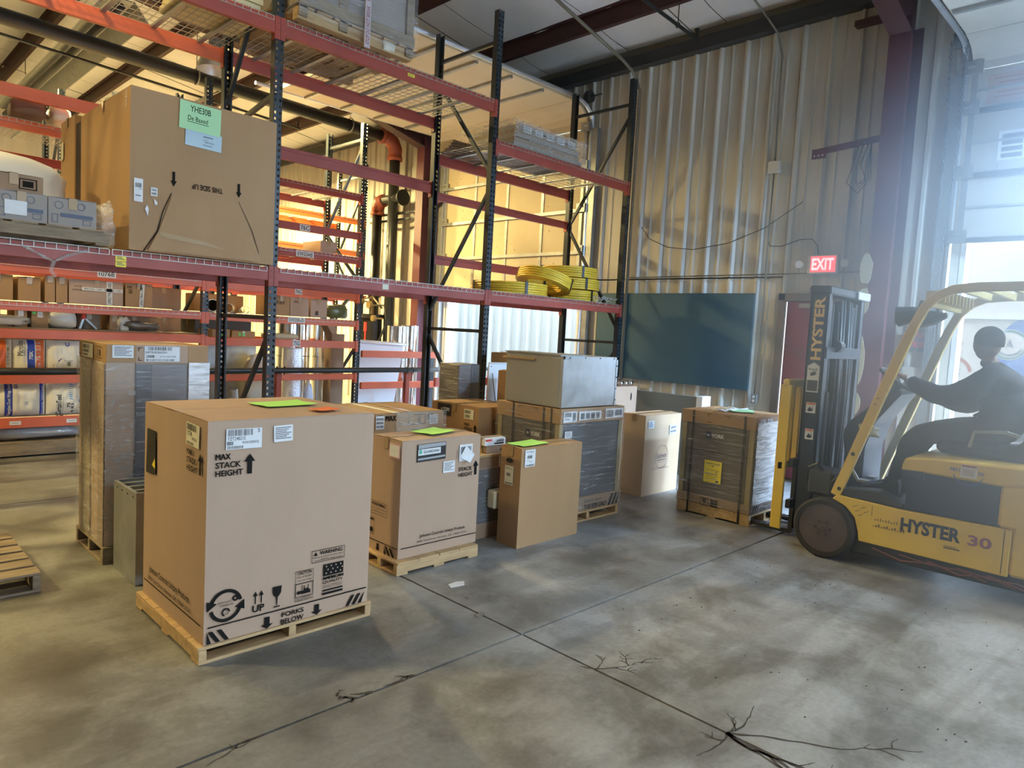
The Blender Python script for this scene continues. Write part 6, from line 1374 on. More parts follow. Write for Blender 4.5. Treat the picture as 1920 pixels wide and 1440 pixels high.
roll('tall silver roll just left of the orange rack end post', 5.42, 9.50, .11, .0, 1.55, M_foil)
roll('silver-white bubble wrap roll standing under the 75G tag', 4.70, 8.98, .14, .0, 1.20, M_bub, False, 'bubble wrap')
lump('white_liner', 'white plastic liner slumped beside the bubble wrap roll', 'plastic', (4.90, 8.86, .36), (.06, .05, .36), mat('bluish_plastic', (.55, .60, .75), .35), 25, .2)
roll('silver foil roll right of the risers, left one of the pair', 6.62, 9.20, .16, .0, 1.58, M_foil)
roll('silver foil roll right of the risers, right one of the pair', 6.94, 9.30, .14, .0, 1.60, M_foil)
t = thing('open_carton', 'tall open brown carton with a raised flap between foil rolls', 'box', (5.35, 9.0, 0))
x0, x1, y0, y1 = 5.27, 5.48, 8.92, 9.12
for q in ((x0, x0+.006, y0, y1), (x1-.006, x1, y0, y1), (x0+.006, x1-.006, y0, y0+.006), (x0+.006, x1-.006, y1-.006, y1)): MB().box(*q, .001, 1.42).build('carton_side', M_cardd, t)
MB().bar((x0, (y0+y1)/2, 1.42), (x0-.08, (y0+y1)/2, 1.55), .2, .005).build('open_flap', M_cardd, t); MB().bar(((x0+x1)/2, y1, 1.42), ((x0+x1)/2, y1+.06, 1.56), .2, .005).build('open_flap', M_cardp, t)
t = tag(MB().bar((5.22, 9.05, .0), (5.20, 9.12, 1.30), .07, .012).build('cream_board', M_paperw, None), 'cream strip board leaning among the foil rolls', 'board')
t = thing('white_sheet', 'big white coated sheet with rolled edge leaning behind the short orange beams', 'panel', (6.25, 8.9, 0))
mb = MB(); mb.add([(5.70, 8.86, .002), (6.30, 8.86, .002), (6.62, 9.02, 1.28), (5.72, 9.02, 1.32), (5.70, 8.87, .002), (6.30, 8.87, .002), (6.62, 9.03, 1.28), (5.72, 9.03, 1.32)], [(0, 1, 2, 3), (7, 6, 5, 4), (0, 4, 5, 1), (1, 5, 6, 2), (2, 6, 7, 3), (3, 7, 4, 0)])
mb.build('sheet_face', mat('glossy_white_sheet', (.66, .70, .76), .22), t); MB().cyl((5.70, 9.0, 1.33), (6.66, 9.0, 1.29), .028, n=10).build('rolled_edge', M_galv, t)
t = thing('timber_length', 'pale timber plank leaning by the red column next to the left dock door', 'timber', (7.0, 9.0, 0))
MB().bar((7.08, 9.0, .0), (7.16, 9.05, 1.42), .09, .04).build('plank_face', M_wood, t)
tag(MB().bar((7.22, 9.1, .0), (7.28, 9.15, 1.10), .06, .04).build('timber_length', M_woodg, None), 'shorter grey timber beside the pale plank', 'timber')
t = thing('elbow_duct', 'shiny bent duct elbow on the low shelf behind the rack post', 'duct', (3.9, 8.9, .33)); MB().tube([(3.70, 8.95, .35), (3.80, 8.93, .44), (3.86, 8.9, .55), (3.84, 8.88, .66)], .055, 12).build('elbow_shell', M_galv, t)
t = tag(MB().box(5.30, 5.46, 8.85, 9.0, .235, .36).build('small_tin', mat('cream_tin', (.5, .45, .3), .5), None, bevel=.01), 'small cream tin on the lowest orange beam level', 'tin')
shelfbox('brown carton on the EW33AB shelf, left one', 4.0, 4.32, 2.55, 2.74, seed=120); shelfbox('brown carton on the EW33AB shelf, right one', 4.95, 5.2, 2.55, 2.70, M_cardp, seed=121)
for k, (x, h_) in enumerate(((6.0, .35), (6.35, .30), (6.7, .38))): carton(['brown carton on the far orange rack, left', 'brown carton on the far orange rack, middle', 'brown carton on the far orange rack, right'][k], x, 11.7, 2.11, .28, .5, h_, M_card, seed=130+k, group='cartons on the far rack')
lump('rolled_blanket', 'bundled dark blanket roll on the high left shelf', 'bundle', (1.62, 8.98, 3.62), (.16, .2, .12), mat('brown_blanket', (.16, .10, .07), .8), 30, .3)
lump('folded_sheet_stack', 'cream folded sheets beside the dark bundle on the high left shelf', 'bundle', (1.90, 8.98, 3.62), (.10, .2, .12), M_bagfilm, 31, .25)
# ------------------------------------------------------------ forklift (faces +y, its left side towards the camera)
FX0, FX1 = 5.43, 6.45
fk = thing('forklift', 'yellow counterbalance forklift with navy mast, lettered HYSTER 30, carrying a pallet', 'forklift', (5.94, 1.2, 0))
M_navy = mat('navy_battery_side', (.020, .030, .055), .45)
def P(poly, x0, x1, nm, m_, bev=.006, parent=None): return MB().prism(poly, x0, x1, 'x').build(nm, m_, parent or fk, bevel=bev)
# lower side sills
P([(1.865, .505), (1.90, .47), (1.80, .43), (1.73, .36), (1.70, .26), (1.69, .195), (.775, .185), (.775, .495), (1.44, .485)], FX0, FX0+.05, 'side_frame', M_yel)
P([(1.865, .505), (1.90, .47), (1.80, .43), (1.73, .36), (1.70, .26), (1.69, .195), (.775, .185), (.775, .495), (1.44, .485)], FX1-.05, FX1, 'side_frame', M_yel)
f = Fr((FX0-.001, 1.95, 0), (0, -1, 0), (0, 0, 1))
def fy(y): return 1.95-y
ink(f, [('t', 'HYSTER', .530, .338, .898, .436, .045)], fk, 'brand_letters', mat('navy_letters', (.02, .025, .06), .5))
ink(f, [('t', '30', .940, .340, 1.075, .412, .03)], fk, 'model_number', mat('faded_violet', (.28, .09, .16), .5))
ink(f, [('r', .805, .285, .90, .296), ('r', .805, .302, .88, .306)]+[('r', .36+.018*k, .372, .366+.018*k, .372+.012+.005*(k % 3)) for k in range(9)]+[('r', .35+.018*k, .327, .360+.018*k, .333+.008*(k % 3)) for k in range(12)]+[('p', [(.20+.02*k, .44-.03*(k % 3)), (.235+.02*k, .46-.03*(k % 3)), (.236+.02*k, .457-.03*(k % 3)), (.202+.02*k, .437-.03*(k % 3))]) for k in range(5)], fk, 'scratches', M_inkbrown)
ink(f, [('r', .335, .40, .338, .475), ('r', 1.135, .20, 1.139, .49)], fk, 'panel_seam', M_ink)
# underbody
MB().box(FX0+.05, FX1-.05, -.10, 1.9, .09, .42).build('underbody', M_dark, fk, bevel=.01)
mb = MB()
for k in range(5): mb.tube([(FX0+.03, 1.6-.18*k, .16), (FX0+.02, 1.4-.18*k, .12+.02*(k % 2)), (FX0+.03, 1.2-.16*k, .15), (FX0+.04, 1.05-.16*k, .11)], .006, 5)
mb.build('loose_cables', mat('red_grey_cable', (.22, .08, .07), .6), fk)
# floor plate and step
MB().box(FX0+.03, FX1-.03, 1.42, 1.90, .46, .50).build('floor_plate', M_dark, fk, bevel=.005)
P([(1.42, .50), (1.84, .50), (1.83, .56), (1.60, .585), (1.42, .52)], FX0+.02, FX0+.16, 'step_edge', M_dark)
# battery cover, seat deck
P([(1.41, .50), (1.41, .765), (1.385, .80), (.86, .775), (.86, .50)], FX0+.012, FX1-.012, 'battery_side', M_navy)
P([(1.448, .765), (1.45, .800), (1.43, .862), (1.25, .885), (.70, .905), (.70, .80), (.86, .765), (1.30, .775)], FX0-.005, FX1+.005, 'hood', M_yel, .012)
MB().box(FX0-.004, FX0+.03, 1.30, 1.445, .715, .785).build('hood_latch', M_navy, fk, bevel=.008)
P([(.86, .50), (.86, .775), (.70, .80), (.70, .905), (.30, .93), (.12, .80), (.02, .45), (.05, .20), (.775, .19), (.775, .495)], FX0, FX1, 'counterweight', M_yel, .02)
sticker(Fr((FX0-.006, 1.95, 0), (0, -1, 0), (0, 0, 1)), .86, .79, .955, .875, fk, [('r', .005, .07, .09, .083)]+[('r', .01, .015+.012*k, .08, .019+.012*k) for k in range(4)], inkm=mat('dull_red_ink', (.35, .08, .08), .6), lab='small white service label', name='service_label')
ink(Fr((FX0-.006, 1.95, 0), (0, -1, 0), (0, 0, 1)), [('t', 'MH I', .80, .822, .855, .846, .02), ('t', 'nc', .962, .815, .995, .838, .02), ('o', .905, .830, .085, .092, 200, 340)], fk, 'dealer_letters', mat('royal_blue', (.04, .10, .45), .5))
# wheels
def wheel(x0, x1, y, z, r_, nm):
    t_ = MB(); n = 40; xc = (x0+x1)/2; rg = []
    for x, q in ((x0, r_*.80), (x0, r_*.93), (x0+.02, r_), (x1-.02, r_), (x1, r_*.93), (x1, r_*.80)): rg.append([(x, y+q*math.cos(2*math.pi*k/n), z+q*math.sin(2*math.pi*k/n)) for k in range(n)])
    t_.rings(rg, caps=False); o = t_.build(nm, M_rubber, fk, smooth=False); smooth_by_angle(o, 50)
    rg = []
    for x, q in ((x0+.006, r_*.80), (x0+.03, r_*.74), (x0+.05, r_*.40), (x0+.02, r_*.32), (x0+.012, r_*.14), (x0+.0, r_*.10)): rg.append([(x, y+q*math.cos(2*math.pi*k/n), z+q*math.sin(2*math.pi*k/n)) for k in range(n)])
    h = MB().rings(rg).build('rim', mat('dusty_rim', (.11, .085, .085), .6, col2=(.07, .055, .055), nscale=6), o); smooth_by_angle(h, 30)
    b = MB()
    for k in range(6): a = k*math.pi/3; b.cyl((x0+.005, y+r_*.24*math.cos(a), z+r_*.24*math.sin(a)), (x0-.012+.02, y+r_*.24*math.cos(a), z+r_*.24*math.sin(a)), .012, n=6)
    b.build('wheel_nut', M_dark, o)
    MB().cyl((x1-.001, y, z), (x1, y, z), r_*.8, n=24).build('rim_back', M_dark, o)
    return o
wheel(5.41, 5.60, 1.945, .232, .229, 'drive_wheel'); wheel(6.30, 6.47, 1.945, .232, .229, 'drive_wheel')
wheel(5.62, 5.78, .42, .19, .185, 'steer_wheel'); wheel(6.10, 6.26, .42, .19, .185, 'steer_wheel')
# mast: two nested channels each side, cross members, cylinders and chains
MX0, MX1 = 5.545, 6.335
for s_, x in ((1, MX0), (-1, MX1)):
    mb = MB()
    mb.box(x, x+s_*.014, 2.095, 2.235, .14, 2.02).box(x, x+s_*.07, 2.095, 2.113, .14, 2.02).box(x, x+s_*.07, 2.217, 2.235, .14, 2.02)
    mb.build('outer_channel', M_mast, fk, bevel=.002)
    mb = MB(); x2 = x+s_*.085
    mb.box(x2, x2+s_*.012, 2.115, 2.215, .16, 1.98).box(x2, x2+s_*.055, 2.115, 2.128, .16, 1.98).box(x2, x2+s_*.055, 2.202, 2.215, .16, 1.98)
    mb.build('inner_channel', M_mast, fk, bevel=.002)
    MB().cyl((x+s_*.17, 2.13, .2), (x+s_*.17, 2.13, 1.25), .032, n=14).cyl((x+s_*.17, 2.13, 1.25), (x+s_*.17, 2.13, 1.95), .018, n=12).build('lift_cylinder', M_dark, fk)
    c = MB(); z = .5
    while z < 1.93: c.box(x+s_*.235-.010, x+s_*.235+.010, 2.16, 2.168, z, z+.022); z += .03
    c = c.build('lift_chain', M_galvd, fk, fixn=False); c['kind'] = 'stuff'
    MB().tube([(x+s_*.29, 2.12, .6), (x+s_*.29, 2.11, 1.4), (x+s_*.28, 2.12, 1.9)], .012, 8).build('hose', M_black, fk)
MB().cyl(((MX0+MX1)/2, 2.16, .2), ((MX0+MX1)/2, 2.16, 1.55), .062, n=20).cyl(((MX0+MX1)/2, 2.16, 1.55), ((MX0+MX1)/2, 2.16, 1.98), .04, n=16).build('free_lift_cylinder', M_mast, fk, smooth=False)
for k, x in enumerate((MX0+.33, MX0+.40, MX0+.50, MX0+.56)): MB().tube([(x, 2.12, .5), (x+.01, 2.10, 1.2), (x, 2.12, 1.99)], .013 if k % 2 else .018, 8).build('mast_hose', M_black, fk, smooth=True)
MB().box(MX0+.16, MX1-.16, 2.185, 2.195, .75, 1.98).build('mast_backplate', M_mast, fk)
MB().box(MX0-.012, MX1+.012, 2.08, 2.25, 2.02, 2.085).build('mast_crosshead', M_mast, fk, bevel=.012)
MB().box(MX1-.25, MX1+.03, 2.06, 2.10, 2.015, 2.08).build('crosshead_plate', M_galv, fk, bevel=.006)
for z in (.45, 1.52): MB().box(MX0+.02, MX1-.02, 2.085, 2.105, z, z+.09).build('mast_tie', M_mast, fk, bevel=.003)
mb = MB().cyl((MX0+.20, 2.09, 1.62), (MX0+.28, 2.09, 1.62), .05, n=16); mb.build('chain_sheave', M_dark, fk)
mf = Fr((MX0-.001, 2.235, 0), (0, -1, 0), (0, 0, 1))
def tr(s, y0, z0, y1, z1): return ('tr', s, 2.235-y0, z0, 2.235-y1, z1, .035)
ink(mf, [tr('HYSTER', 2.200, 1.505, 2.120, 2.00)], fk, 'mast_letters', mat('mast_yellow_letters', (.80, .52, .12), .5))
o = MB().prism([(2.213, 1.25), (2.120, 1.25), (2.120, 1.455), (2.165, 1.485), (2.213, 1.455)], MX0-.003, MX0-.0005, 'x').build('dealer_label', M_paper, fk); o['label'] = 'white house-shaped dealer label'
ink(Fr((MX0-.003, 2.213, 1.25), (0, -1, 0), (0, 0, 1)), [('r', .006, .01, .087, .095), ('t', 'ProLift', .012, .17, .080, .190, .02), ('p', [(.02, .15), (.06, .165), (.075, .155), (.035, .14)]), ('p', [(.02, .137), (.06, .152), (.075, .142), (.035, .127)])], o, 'label_print', M_inkgrey)
for z, w_ in ((1.085, .075), (.875, .065)):
    o = MB().box(MX0-.003, MX0-.0005, 2.125, 2.125+w_, z, z+.085).build('hazard_label', M_paper, fk); o['label'] = 'small white and orange hazard sticker'
    ink(Fr((MX0-.003, 2.125+w_, z), (0, -1, 0), (0, 0, 1)), [('r', .003, .066, w_-.003, .082)], o, 'label_band', mat('orange_band', (.7, .2, .06), .5)); ink(Fr((MX0-.003, 2.125+w_, z), (0, -1, 0), (0, 0, 1)), [('p', [(.012, .02), (.03, .05), (.045, .03), (.05, .055), (.055, .02), (.03, .012)])], o, 'label_print', M_ink)
MB().cyl((MX0+.03, 2.10, .33), (MX0+.03, 1.92, .42), .035, n=12).build('tilt_cylinder', M_dark, fk)
MB().box(MX0+.0, MX1, 1.90, 2.10, .16, .50).build('drive_axle', M_dark, fk, bevel=.02)
MB().box(MX0-.05, MX0+.20, 1.93, 2.12, .46, .66).build('mast_pivot', M_dark, fk, bevel=.02)
mb = MB().tube([(MX0-.02, 2.0, .62), (MX0-.03, 2.06, .70), (MX0-.02, 2.12, .66), (MX0+.0, 2.14, .55)], .02, 8).tube([(MX0-.03, 1.96, .55), (MX0-.05, 1.90, .62), (MX0-.01, 1.86, .58)], .016, 8); mb.build('hydraulic_hose', M_black, fk)
# carriage, load backrest, forks
for z in (.28, .62): MB().box(5.60, 6.32, 2.285, 2.325, z, z+.07).build('carriage_bar', M_dark, fk, bevel=.004)
MB().box(5.70, 6.22, 2.25, 2.29, .25, .75).build('carriage_plate', M_dark, fk, bevel=.004)
for x in (5.545, 6.32):
    MB().box(x, x+.03, 2.330, 2.415, .11, 1.29).build('backrest_upright', M_yel, fk, bevel=.004)
MB().box(5.545, 6.35, 2.350, 2.40, 1.27, 1.335).build('backrest_top', M_yel, fk, bevel=.010)
for k in range(5): MB().box(5.66+.125*k, 5.685+.125*k, 2.345, 2.39, .66, 1.28).build('backrest_bar', M_yel, fk, bevel=.003)
MB().box(5.545, 6.35, 2.35, 2.39, .60, .66).build('backrest_bottom', M_yel, fk, bevel=.004)
for x in (5.80, 6.20):
    MB().prism([(2.33, .70), (2.37, .70), (2.37, .060), (3.40, .045), (3.40, .030), (2.35, .022), (2.33, .04)], x, x+.10, 'x').build('fork', mat('worn_fork_steel', (.05, .05, .05), .4, .6), fk, bevel=.003)
# overhead guard
def leg(x, nm='guard_leg', far=False):
    pts = [(1.885, .50), (1.795, .78), (1.66, 1.20), (1.53, 1.60), (1.46, 1.80), (1.405, 1.925), (1.335, 2.00), (1.24, 2.045), (1.10, 2.06), (.80, 2.065), (.40, 2.065), (.16, 2.03), (.10, 1.95), (.08, 1.6), (.10, .90)]
    mb = MB(); rg = []
    for i, (y, z) in enumerate(pts):
        a = pts[min(i+1, len(pts)-1)]; b = pts[max(i-1, 0)]; d = Vector((0, a[0]-b[0], a[1]-b[1])).normalized(); nrm = Vector((0, -d.z, d.y)); w_ = .034 if i < 4 else .030
        c = Vector((x, y, z)); rg.append([c+nrm*w_+Vector((-.022, 0, 0)), c+nrm*w_+Vector((.022, 0, 0)), c-nrm*w_+Vector((.022, 0, 0)), c-nrm*w_+Vector((-.022, 0, 0))])
    mb.rings(rg); return mb.build(nm, M_ypale if far else M_yel, fk, bevel=.005)
leg(5.455); leg(6.40, far=True)
for k in range(8): y = 1.40-.02*k if k == 0 else 1.36-.155*k; MB().box(5.47, 6.39, y-.012, y+.018, 2.03 if k else 1.93, 2.08 if k else 1.965).build('guard_slat', M_ypale, fk, bevel=.004)
for k in range(9): MB().box(5.50+.10*k, 5.515+.10*k, 1.30, 1.42, 1.96, 2.04).build('front_grille_bar', M_ypale, fk)
for (y, z) in ((1.855, .555), (1.78, .83), (1.66, 1.215), (1.645, 1.26)): MB().cyl((5.431, y, z), (5.425, y, z), .014 if z < 1 else .006, n=10).build('guard_bolt', M_dark, fk)
# work lights under the guard
for x in (5.62, 6.10):
    MB().cyl((x, 1.62, 1.86), (x, 1.50, 1.88), .075, .055, 16).cyl((x, 1.50, 1.88), (x, 1.42, 1.90), .055, .02, 16).build('work_light', M_black, fk); MB().cyl((x, 1.625, 1.86), (x, 1.63, 1.86), .06, n=16).build('light_lens', M_galv, fk); MB().bar((x, 1.50, 1.88), (x, 1.47, 1.98), .02, .02).build('light_bracket', M_black, fk)
# cowl, steering column and wheel, levers, pedals, seat
P([(1.90, .50), (1.97, .95), (1.93, 1.04), (1.80, 1.17), (1.60, 1.33), (1.57, 1.30), (1.74, 1.06), (1.80, .85), (1.80, .50)], 5.72, 6.18, 'dash_cowl', M_navy, .02)
MB().cyl((5.93, 1.80, 1.12), (5.93, 1.66, 1.36), .035, n=12).build('steering_column', M_black, fk)
cs, ax = Vector((5.93, 1.655, 1.365)), Vector((0, -.50, .86)).normalized(); ux = Vector((1, 0, 0)); uy = ax.cross(ux)
ring = [cs+ax*.02+(ux*math.cos(a)+uy*math.sin(a))*.165 for a in [k*math.pi/14 for k in range(28)]]
w_ = MB().tube(ring, .013, 8, closed=True); 
for a in (0.5, 2.6, 4.7): w_.bar(cs, cs+ax*.02+(ux*math.cos(a)+uy*math.sin(a))*.16, .022, .01)
w_.build('steering_wheel', M_black, fk, smooth=True)
kn = cs+ax*.05+(ux*math.cos(math.pi)+uy*math.sin(math.pi))*.15
MB().cyl(cs+ax*.03+ux*-.15, cs+ax*.07+ux*-.15, .018, n=12).build('spinner_knob', M_galv, fk)
for k in range(3): p = MB().tube([(6.04+.045*k, 1.78, 1.13), (6.04+.045*k, 1.70, 1.28), (6.04+.045*k, 1.66, 1.33)], .007, 6).cyl((6.04+.045*k, 1.66, 1.33), (6.04+.045*k, 1.645, 1.36), .016, n=10).build('control_lever', M_galv, fk)
MB().box(5.62, 5.70, 1.72, 1.80, .60, .615).bar((5.66, 1.80, .60), (5.66, 1.88, .72), .02, .02).build('pedal', M_galvd, fk); MB().box(5.84, 5.92, 1.74, 1.82, .60, .615).bar((5.88, 1.82, .60), (5.88, 1.88, .72), .02, .02).build('pedal', M_galvd, fk)
lump('rag', '', None, (5.66, 1.76, .99), (.05, .06, .045), M_bagfilm, 40, .6, parent=None)
o = C.objects['rag']; tag(o, 'crumpled clear plastic bag hung by the forklift dashboard', 'plastic bag')
MB().prism([(1.30, .90), (1.32, .97), (1.28, 1.0), (.90, .99), (.82, 1.02), (.78, 1.15), (.74, 1.42), (.66, 1.44), (.62, 1.40), (.68, .95), (.74, .90)], 5.68, 6.22, 'x').build('seat', M_black, fk, bevel=.03)
for x in (5.66, 6.22): MB().tube([(x, 1.10, .97), (x, 1.08, 1.08), (x, .9, 1.10), (x, .82, 1.08)], .013, 8).build('hip_restraint', M_galvd, fk)

# ------------------------------------------------------------ driver
def skin_body(joints, edges, root):
    me = bpy.data.meshes.new('driver_skin'); me.from_pydata([j[0] for j in joints], edges, []); ob = bpy.data.objects.new('driver_skin', me); C.objects.link(ob)
    md = ob.modifiers.new('s', 'SKIN'); md.use_smooth_shade = True
    sv = me.skin_vertices[0].data
    for i, j in enumerate(joints): r_ = j[1]; sv[i].radius = (r_, r_) if not isinstance(r_, tuple) else r_
    for i in range(len(joints)): sv[i].use_root = (i == root)
    sb = ob.modifiers.new('u', 'SUBSURF'); sb.levels = 2
    dg = bpy.context.evaluated_depsgraph_get(); ev = ob.evaluated_get(dg); m2 = bpy.data.meshes.new_from_object(ev)
    bpy.data.objects.remove(ob); return m2
person = thing('person', 'person in dark jacket, trousers and knit cap seated on forklift, hand on steering wheel', 'person', (5.94, 1.0, .98))
J = []; Ed = []
def jt(p, r_, par=None):
    J.append((p, r_)); i = len(J)-1
    if par is not None: Ed.append((par, i))
    return i
hx = 5.95
pel = jt((hx, .935, 1.09), (.205, .185)); wa = jt((hx, .925, 1.20), (.205, .195), pel); ch = jt((hx, .955, 1.345), (.225, .185), wa); sh = jt((hx, 1.005, 1.465), (.18, .14), ch); nk = jt((hx, 1.075, 1.545), .060, sh); hd0 = jt((hx, 1.11, 1.60), .062, nk)
# near (left) arm reaches forward to the wheel
a1 = jt((hx-.23, 1.04, 1.44), .105, sh); a2 = jt((hx-.27, 1.17, 1.335), .090, a1); a3 = jt((hx-.25, 1.31, 1.30), .080, a2); a4 = jt((hx-.21, 1.45, 1.35), .066, a3); a5 = jt((hx-.185, 1.55, 1.40), .046, a4)
b1 = jt((hx+.23, 1.04, 1.44), .105, sh); b2 = jt((hx+.27, 1.14, 1.30), .088, b1); b3 = jt((hx+.25, 1.26, 1.21), .078, b2); b4 = jt((hx+.19, 1.42, 1.26), .046, b3); b5 = jt((hx+.15, 1.52, 1.325), .036, b4)
for s_, nm in ((-1, 'l'), (1, 'r')):
    h = jt((hx+s_*.11, 1.02, 1.065), .118, pel); t1 = jt((hx+s_*.15, 1.28, 1.045), .102, h); k_ = jt((hx+s_*.16, 1.46, 1.005), .088, t1); c1 = jt((hx+s_*.155, 1.53, .85), .074, k_); an = jt((hx+s_*.15, 1.60, .62), .044, c1)
me = skin_body(J, Ed, pel)
M_jack = mat('dark_navy_jacket', (.022, .026, .036), .85, bump=.35, bscale=16); M_trou = mat('charcoal_trousers', (.026, .028, .034), .85, bump=.3, bscale=16); M_skin = mat('skin', (.32, .17, .115), .5)
for m_ in (M_jack, M_trou, M_skin): me.materials.append(m_)
I = wm(person).inverted()
S = Vector((3, 5, 1))
for v in me.vertices:
    n_ = noise.noise(v.co*9)*.010+noise.noise(v.co*22)*.004; v.co = v.co+v.normal*n_
for p in me.polygons:
    c = p.center
    p.material_index = 2 if (c.z > 1.565 and c.y > 1.03) else (1 if c.z < 1.085 and not (c.y < 1.0 and c.z > 1.06) else 0)
    p.use_smooth = True
me.transform(I)
o = bpy.data.objects.new('clothed_body', me); C.objects.link(o); o.parent = person
# head looking along +y, slightly down
def head(c, parent):
    n1, n2 = 28, 22; vs = []; c = Vector(c)
    for j in range(n2+1):
        ph = math.pi*j/n2
        for i in range(n1):
            th = 2*math.pi*i/n1; x, y, z = math.sin(ph)*math.sin(th), math.sin(ph)*math.cos(th), math.cos(ph)
            X_, Y_, Z_ = x*.076, y*.098, z*.118
            if y > 0:
                Y_ -= .010*max(0, -z-.3)  # jaw tapers
                if abs(x) < .24: Y_ += .024*math.exp(-((z+.12)/.16)**2)*math.exp(-(x/.10)**2)      # nose
                Y_ -= .010*math.exp(-((z-.10)/.10)**2)*math.exp(-((abs(x)-.36)/.16)**2)             # eye sockets
                Y_ += .007*math.exp(-((z+.48)/.07)**2)*math.exp(-(x/.28)**2)                        # lips
                Y_ += .006*math.exp(-((z-.26)/.08)**2)                                              # brow
                if z < -.75: Y_ += .012*(1-abs(x))
            if z < -.3: X_ *= 1-.28*(-z-.3); Y_ *= 1-.05*(-z-.3) if y > 0 else 1-.35*(-z-.3)
            vs.append(c+Vector((X_, Y_, Z_)))
    mb = MB(); mb.add(vs, [(j*n1+i, j*n1+(i+1) % n1, (j+1)*n1+(i+1) % n1, (j+1)*n1+i) for j in range(n2) for i in range(n1)])
    o = mb.build('head', M_skin, parent, smooth=True)
    for s_ in (-1, 1):
        MB().rings([[c+Vector((s_*(.070+d_), -.008+.020*k_*math.cos(a), -.006+.032*k_*math.sin(a))) for a in [q*math.pi/6 for q in range(12)]] for d_, k_ in ((0, .8), (.010, 1), (.016, .95), (.012, .55))]).build('ear', M_skin, o, smooth=True)
        MB().rings([[c+Vector((s_*.029+.012*k_*math.cos(a), .083+d_, .012+.007*k_*math.sin(a))) for a in [q*math.pi/6 for q in range(12)]] for d_, k_ in ((0, 1), (.006, .8), (.008, .3))]).build('eye', M_white, o, smooth=True)
        MB().bar(c+Vector((s_*.014, .092, .032)), c+Vector((s_*.044, .084, .034)), .006, .006).build('eyebrow', M_black, o)
    MB().bar(c+Vector((-.022, .093, -.056)), c+Vector((.022, .093, -.056)), .006, .003).build('mouth', mat('lips', (.22, .08, .07), .5), o)
    rg = []
    for j in range(9):
        ph = R(100)*(1-j/8); q = math.sin(ph)
        rg.append([c+Vector((.086*q*math.sin(2*math.pi*i/24), -.012+.106*q*math.cos(2*math.pi*i/24), .035+.098*math.cos(ph)+(.012 if math.cos(2*math.pi*i/24) < 0 and j < 2 else 0)*-2)) for i in range(24)])
    MB().rings(rg).build('knit_cap', mat('dark_knit', (.020, .024, .034), .9, bump=.5, bscale=60), parent, smooth=True)
    return o
n0 = set(C.objects)
head((hx, 1.120, 1.690), person)
hc = Vector((hx, 1.10, 1.690))-Vector(person.location); Mh = Matrix.Translation(hc) @ Matrix.Rotation(R(-38), 4, 'Z') @ Matrix.Rotation(R(6), 4, 'X') @ Matrix.Translation(-hc)
for q in [o_ for o_ in C.objects if o_ not in n0]: q.data.transform(Mh)
def hand(w0, w1, palm_n, side, parent):
    """palm from wrist w0 along to w1, fingers curling down around the rim"""
    w0, w1 = Vector(w0), Vector(w1); d = (w1-w0).normalized(); n_ = Vector(palm_n).normalized(); s_ = d.cross(n_).normalized(); n_ = s_.cross(d)
    Jn = []; E_ = []
    def a(p, r_, par=None):
        Jn.append((tuple(p), r_)); 
        if par is not None: E_.append((par, len(Jn)-1))
        return len(Jn)-1
    wr = a(w0, .026); pm = a(w0+d*.045, (.036, .017), wr); pk = a(w0+d*.080, (.038, .015), pm)
    for k, (off, L_) in enumerate(((-.030, .062), (-.010, .070), (.010, .066), (.029, .052))):
        p = w0+d*.088+s_*off; i0 = a(p, .0095, pk); i1 = a(p+d*L_*.40-n_*L_*.12, .0088, i0); i2 = a(p+d*L_*.52-n_*L_*.50, .0082, i1); a(p+d*L_*.30-n_*L_*.78, .0072, i2)
    t0 = a(w0+d*.030+s_*side*.030, .013, wr); t1 = a(w0+d*.058+s_*side*.052-n_*.015, .011, t0); a(w0+d*.078+s_*side*.045-n_*.036, .009, t1)
    me = skin_body(Jn, E_, 1); me.materials.append(M_skin); me.polygons.foreach_set('use_smooth', [True]*len(me.polygons)); me.transform(wm(parent).inverted())
    o = bpy.data.objects.new('hand', me); C.objects.link(o); o.parent = parent; return o
hand((hx-.178, 1.575, 1.418), (hx-.155, 1.70, 1.47), (0, -.3, .95), 1, person)
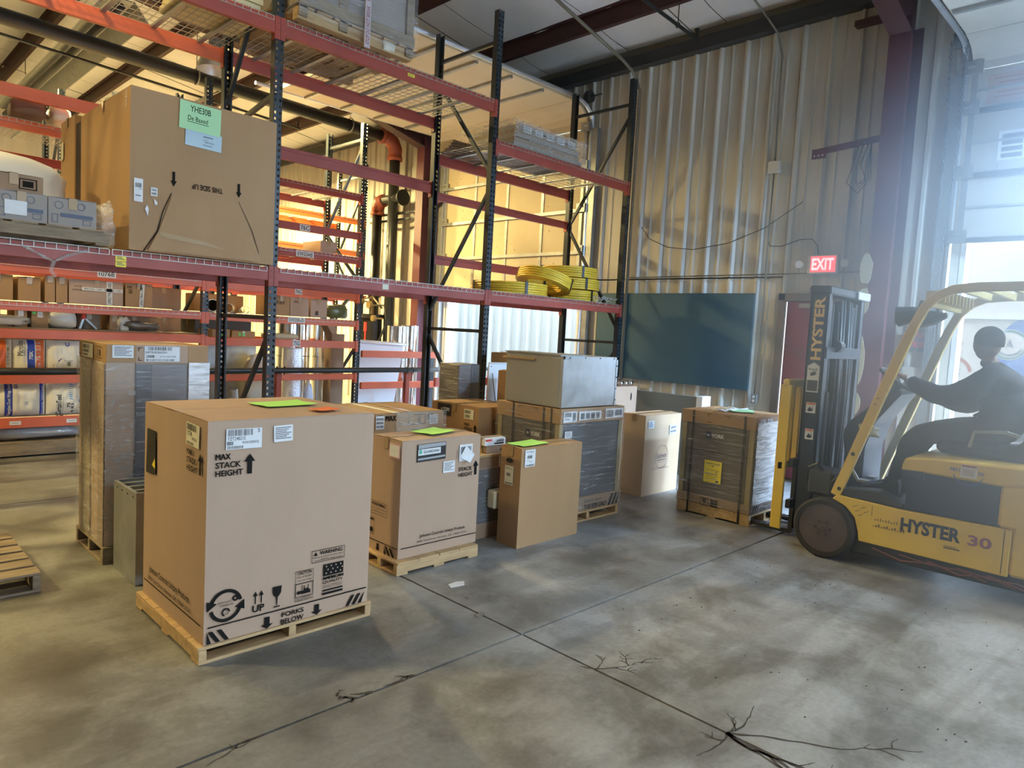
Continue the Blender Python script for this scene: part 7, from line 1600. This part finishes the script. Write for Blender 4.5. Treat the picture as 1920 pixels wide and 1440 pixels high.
hand((hx+.145, 1.535, 1.335), (hx+.13, 1.62, 1.40), (0, -.4, .9), -1, person)
for s_ in (-1, 1):   # boots
    x = hx+s_*.15; pr = [(1.545, .505), (1.545, .60), (1.565, .66), (1.635, .66), (1.66, .60), (1.74, .575), (1.805, .55), (1.82, .52), (1.815, .505)]
    o = MB().prism(pr, x-.045, x+.045, 'x').build('boot', M_black, person, bevel=.012)
    mb = MB().box(x-.048, x+.048, 1.54, 1.82, .500, .512).build('sole', M_rubber, o)
# ------------------------------------------------------------ haze volume added to imitate lens flare by the right dock door
mh = bpy.data.materials.new('flare_haze'); mh.use_nodes = True; N = mh.node_tree.nodes; L = mh.node_tree.links
for n in list(N): N.remove(n)
out = N.new('ShaderNodeOutputMaterial'); vsn = N.new('ShaderNodeVolumeScatter'); vsn.inputs['Color'].default_value = (0.78, 0.88, 1.0, 1); vsn.inputs['Anisotropy'].default_value = 0.3
HC, HRx = Vector((5.45, -.6, 1.9)), Vector((2.78, 3.7, 2.6))
tcn = N.new('ShaderNodeTexCoord'); ln = N.new('ShaderNodeVectorMath'); ln.operation = 'LENGTH'; mr = N.new('ShaderNodeMapRange'); mr.interpolation_type = 'SMOOTHSTEP'
L.new(tcn.outputs['Object'], ln.inputs[0]); L.new(ln.outputs['Value'], mr.inputs['Value'])
mr.inputs['From Min'].default_value = 0.25; mr.inputs['From Max'].default_value = 0.98; mr.inputs['To Min'].default_value = 0.78; mr.inputs['To Max'].default_value = 0.0
L.new(mr.outputs[0], vsn.inputs['Density']); L.new(vsn.outputs[0], out.inputs['Volume'])
hz = MB(); n = 24
rg = [[(math.sin(ph)*math.cos(2*math.pi*k/n), math.sin(ph)*math.sin(2*math.pi*k/n), max(math.cos(ph), -1.87/2.6)) for k in range(n)] for ph in [R(a) for a in range(8, 180, 12)]]
o = hz.rings(rg).build('haze', mh, None, smooth=True)
o.location = HC; o.scale = HRx
tag(o, 'thin haze volume added as bluish lens flare in front of the right dock door', 'haze', kind='stuff')
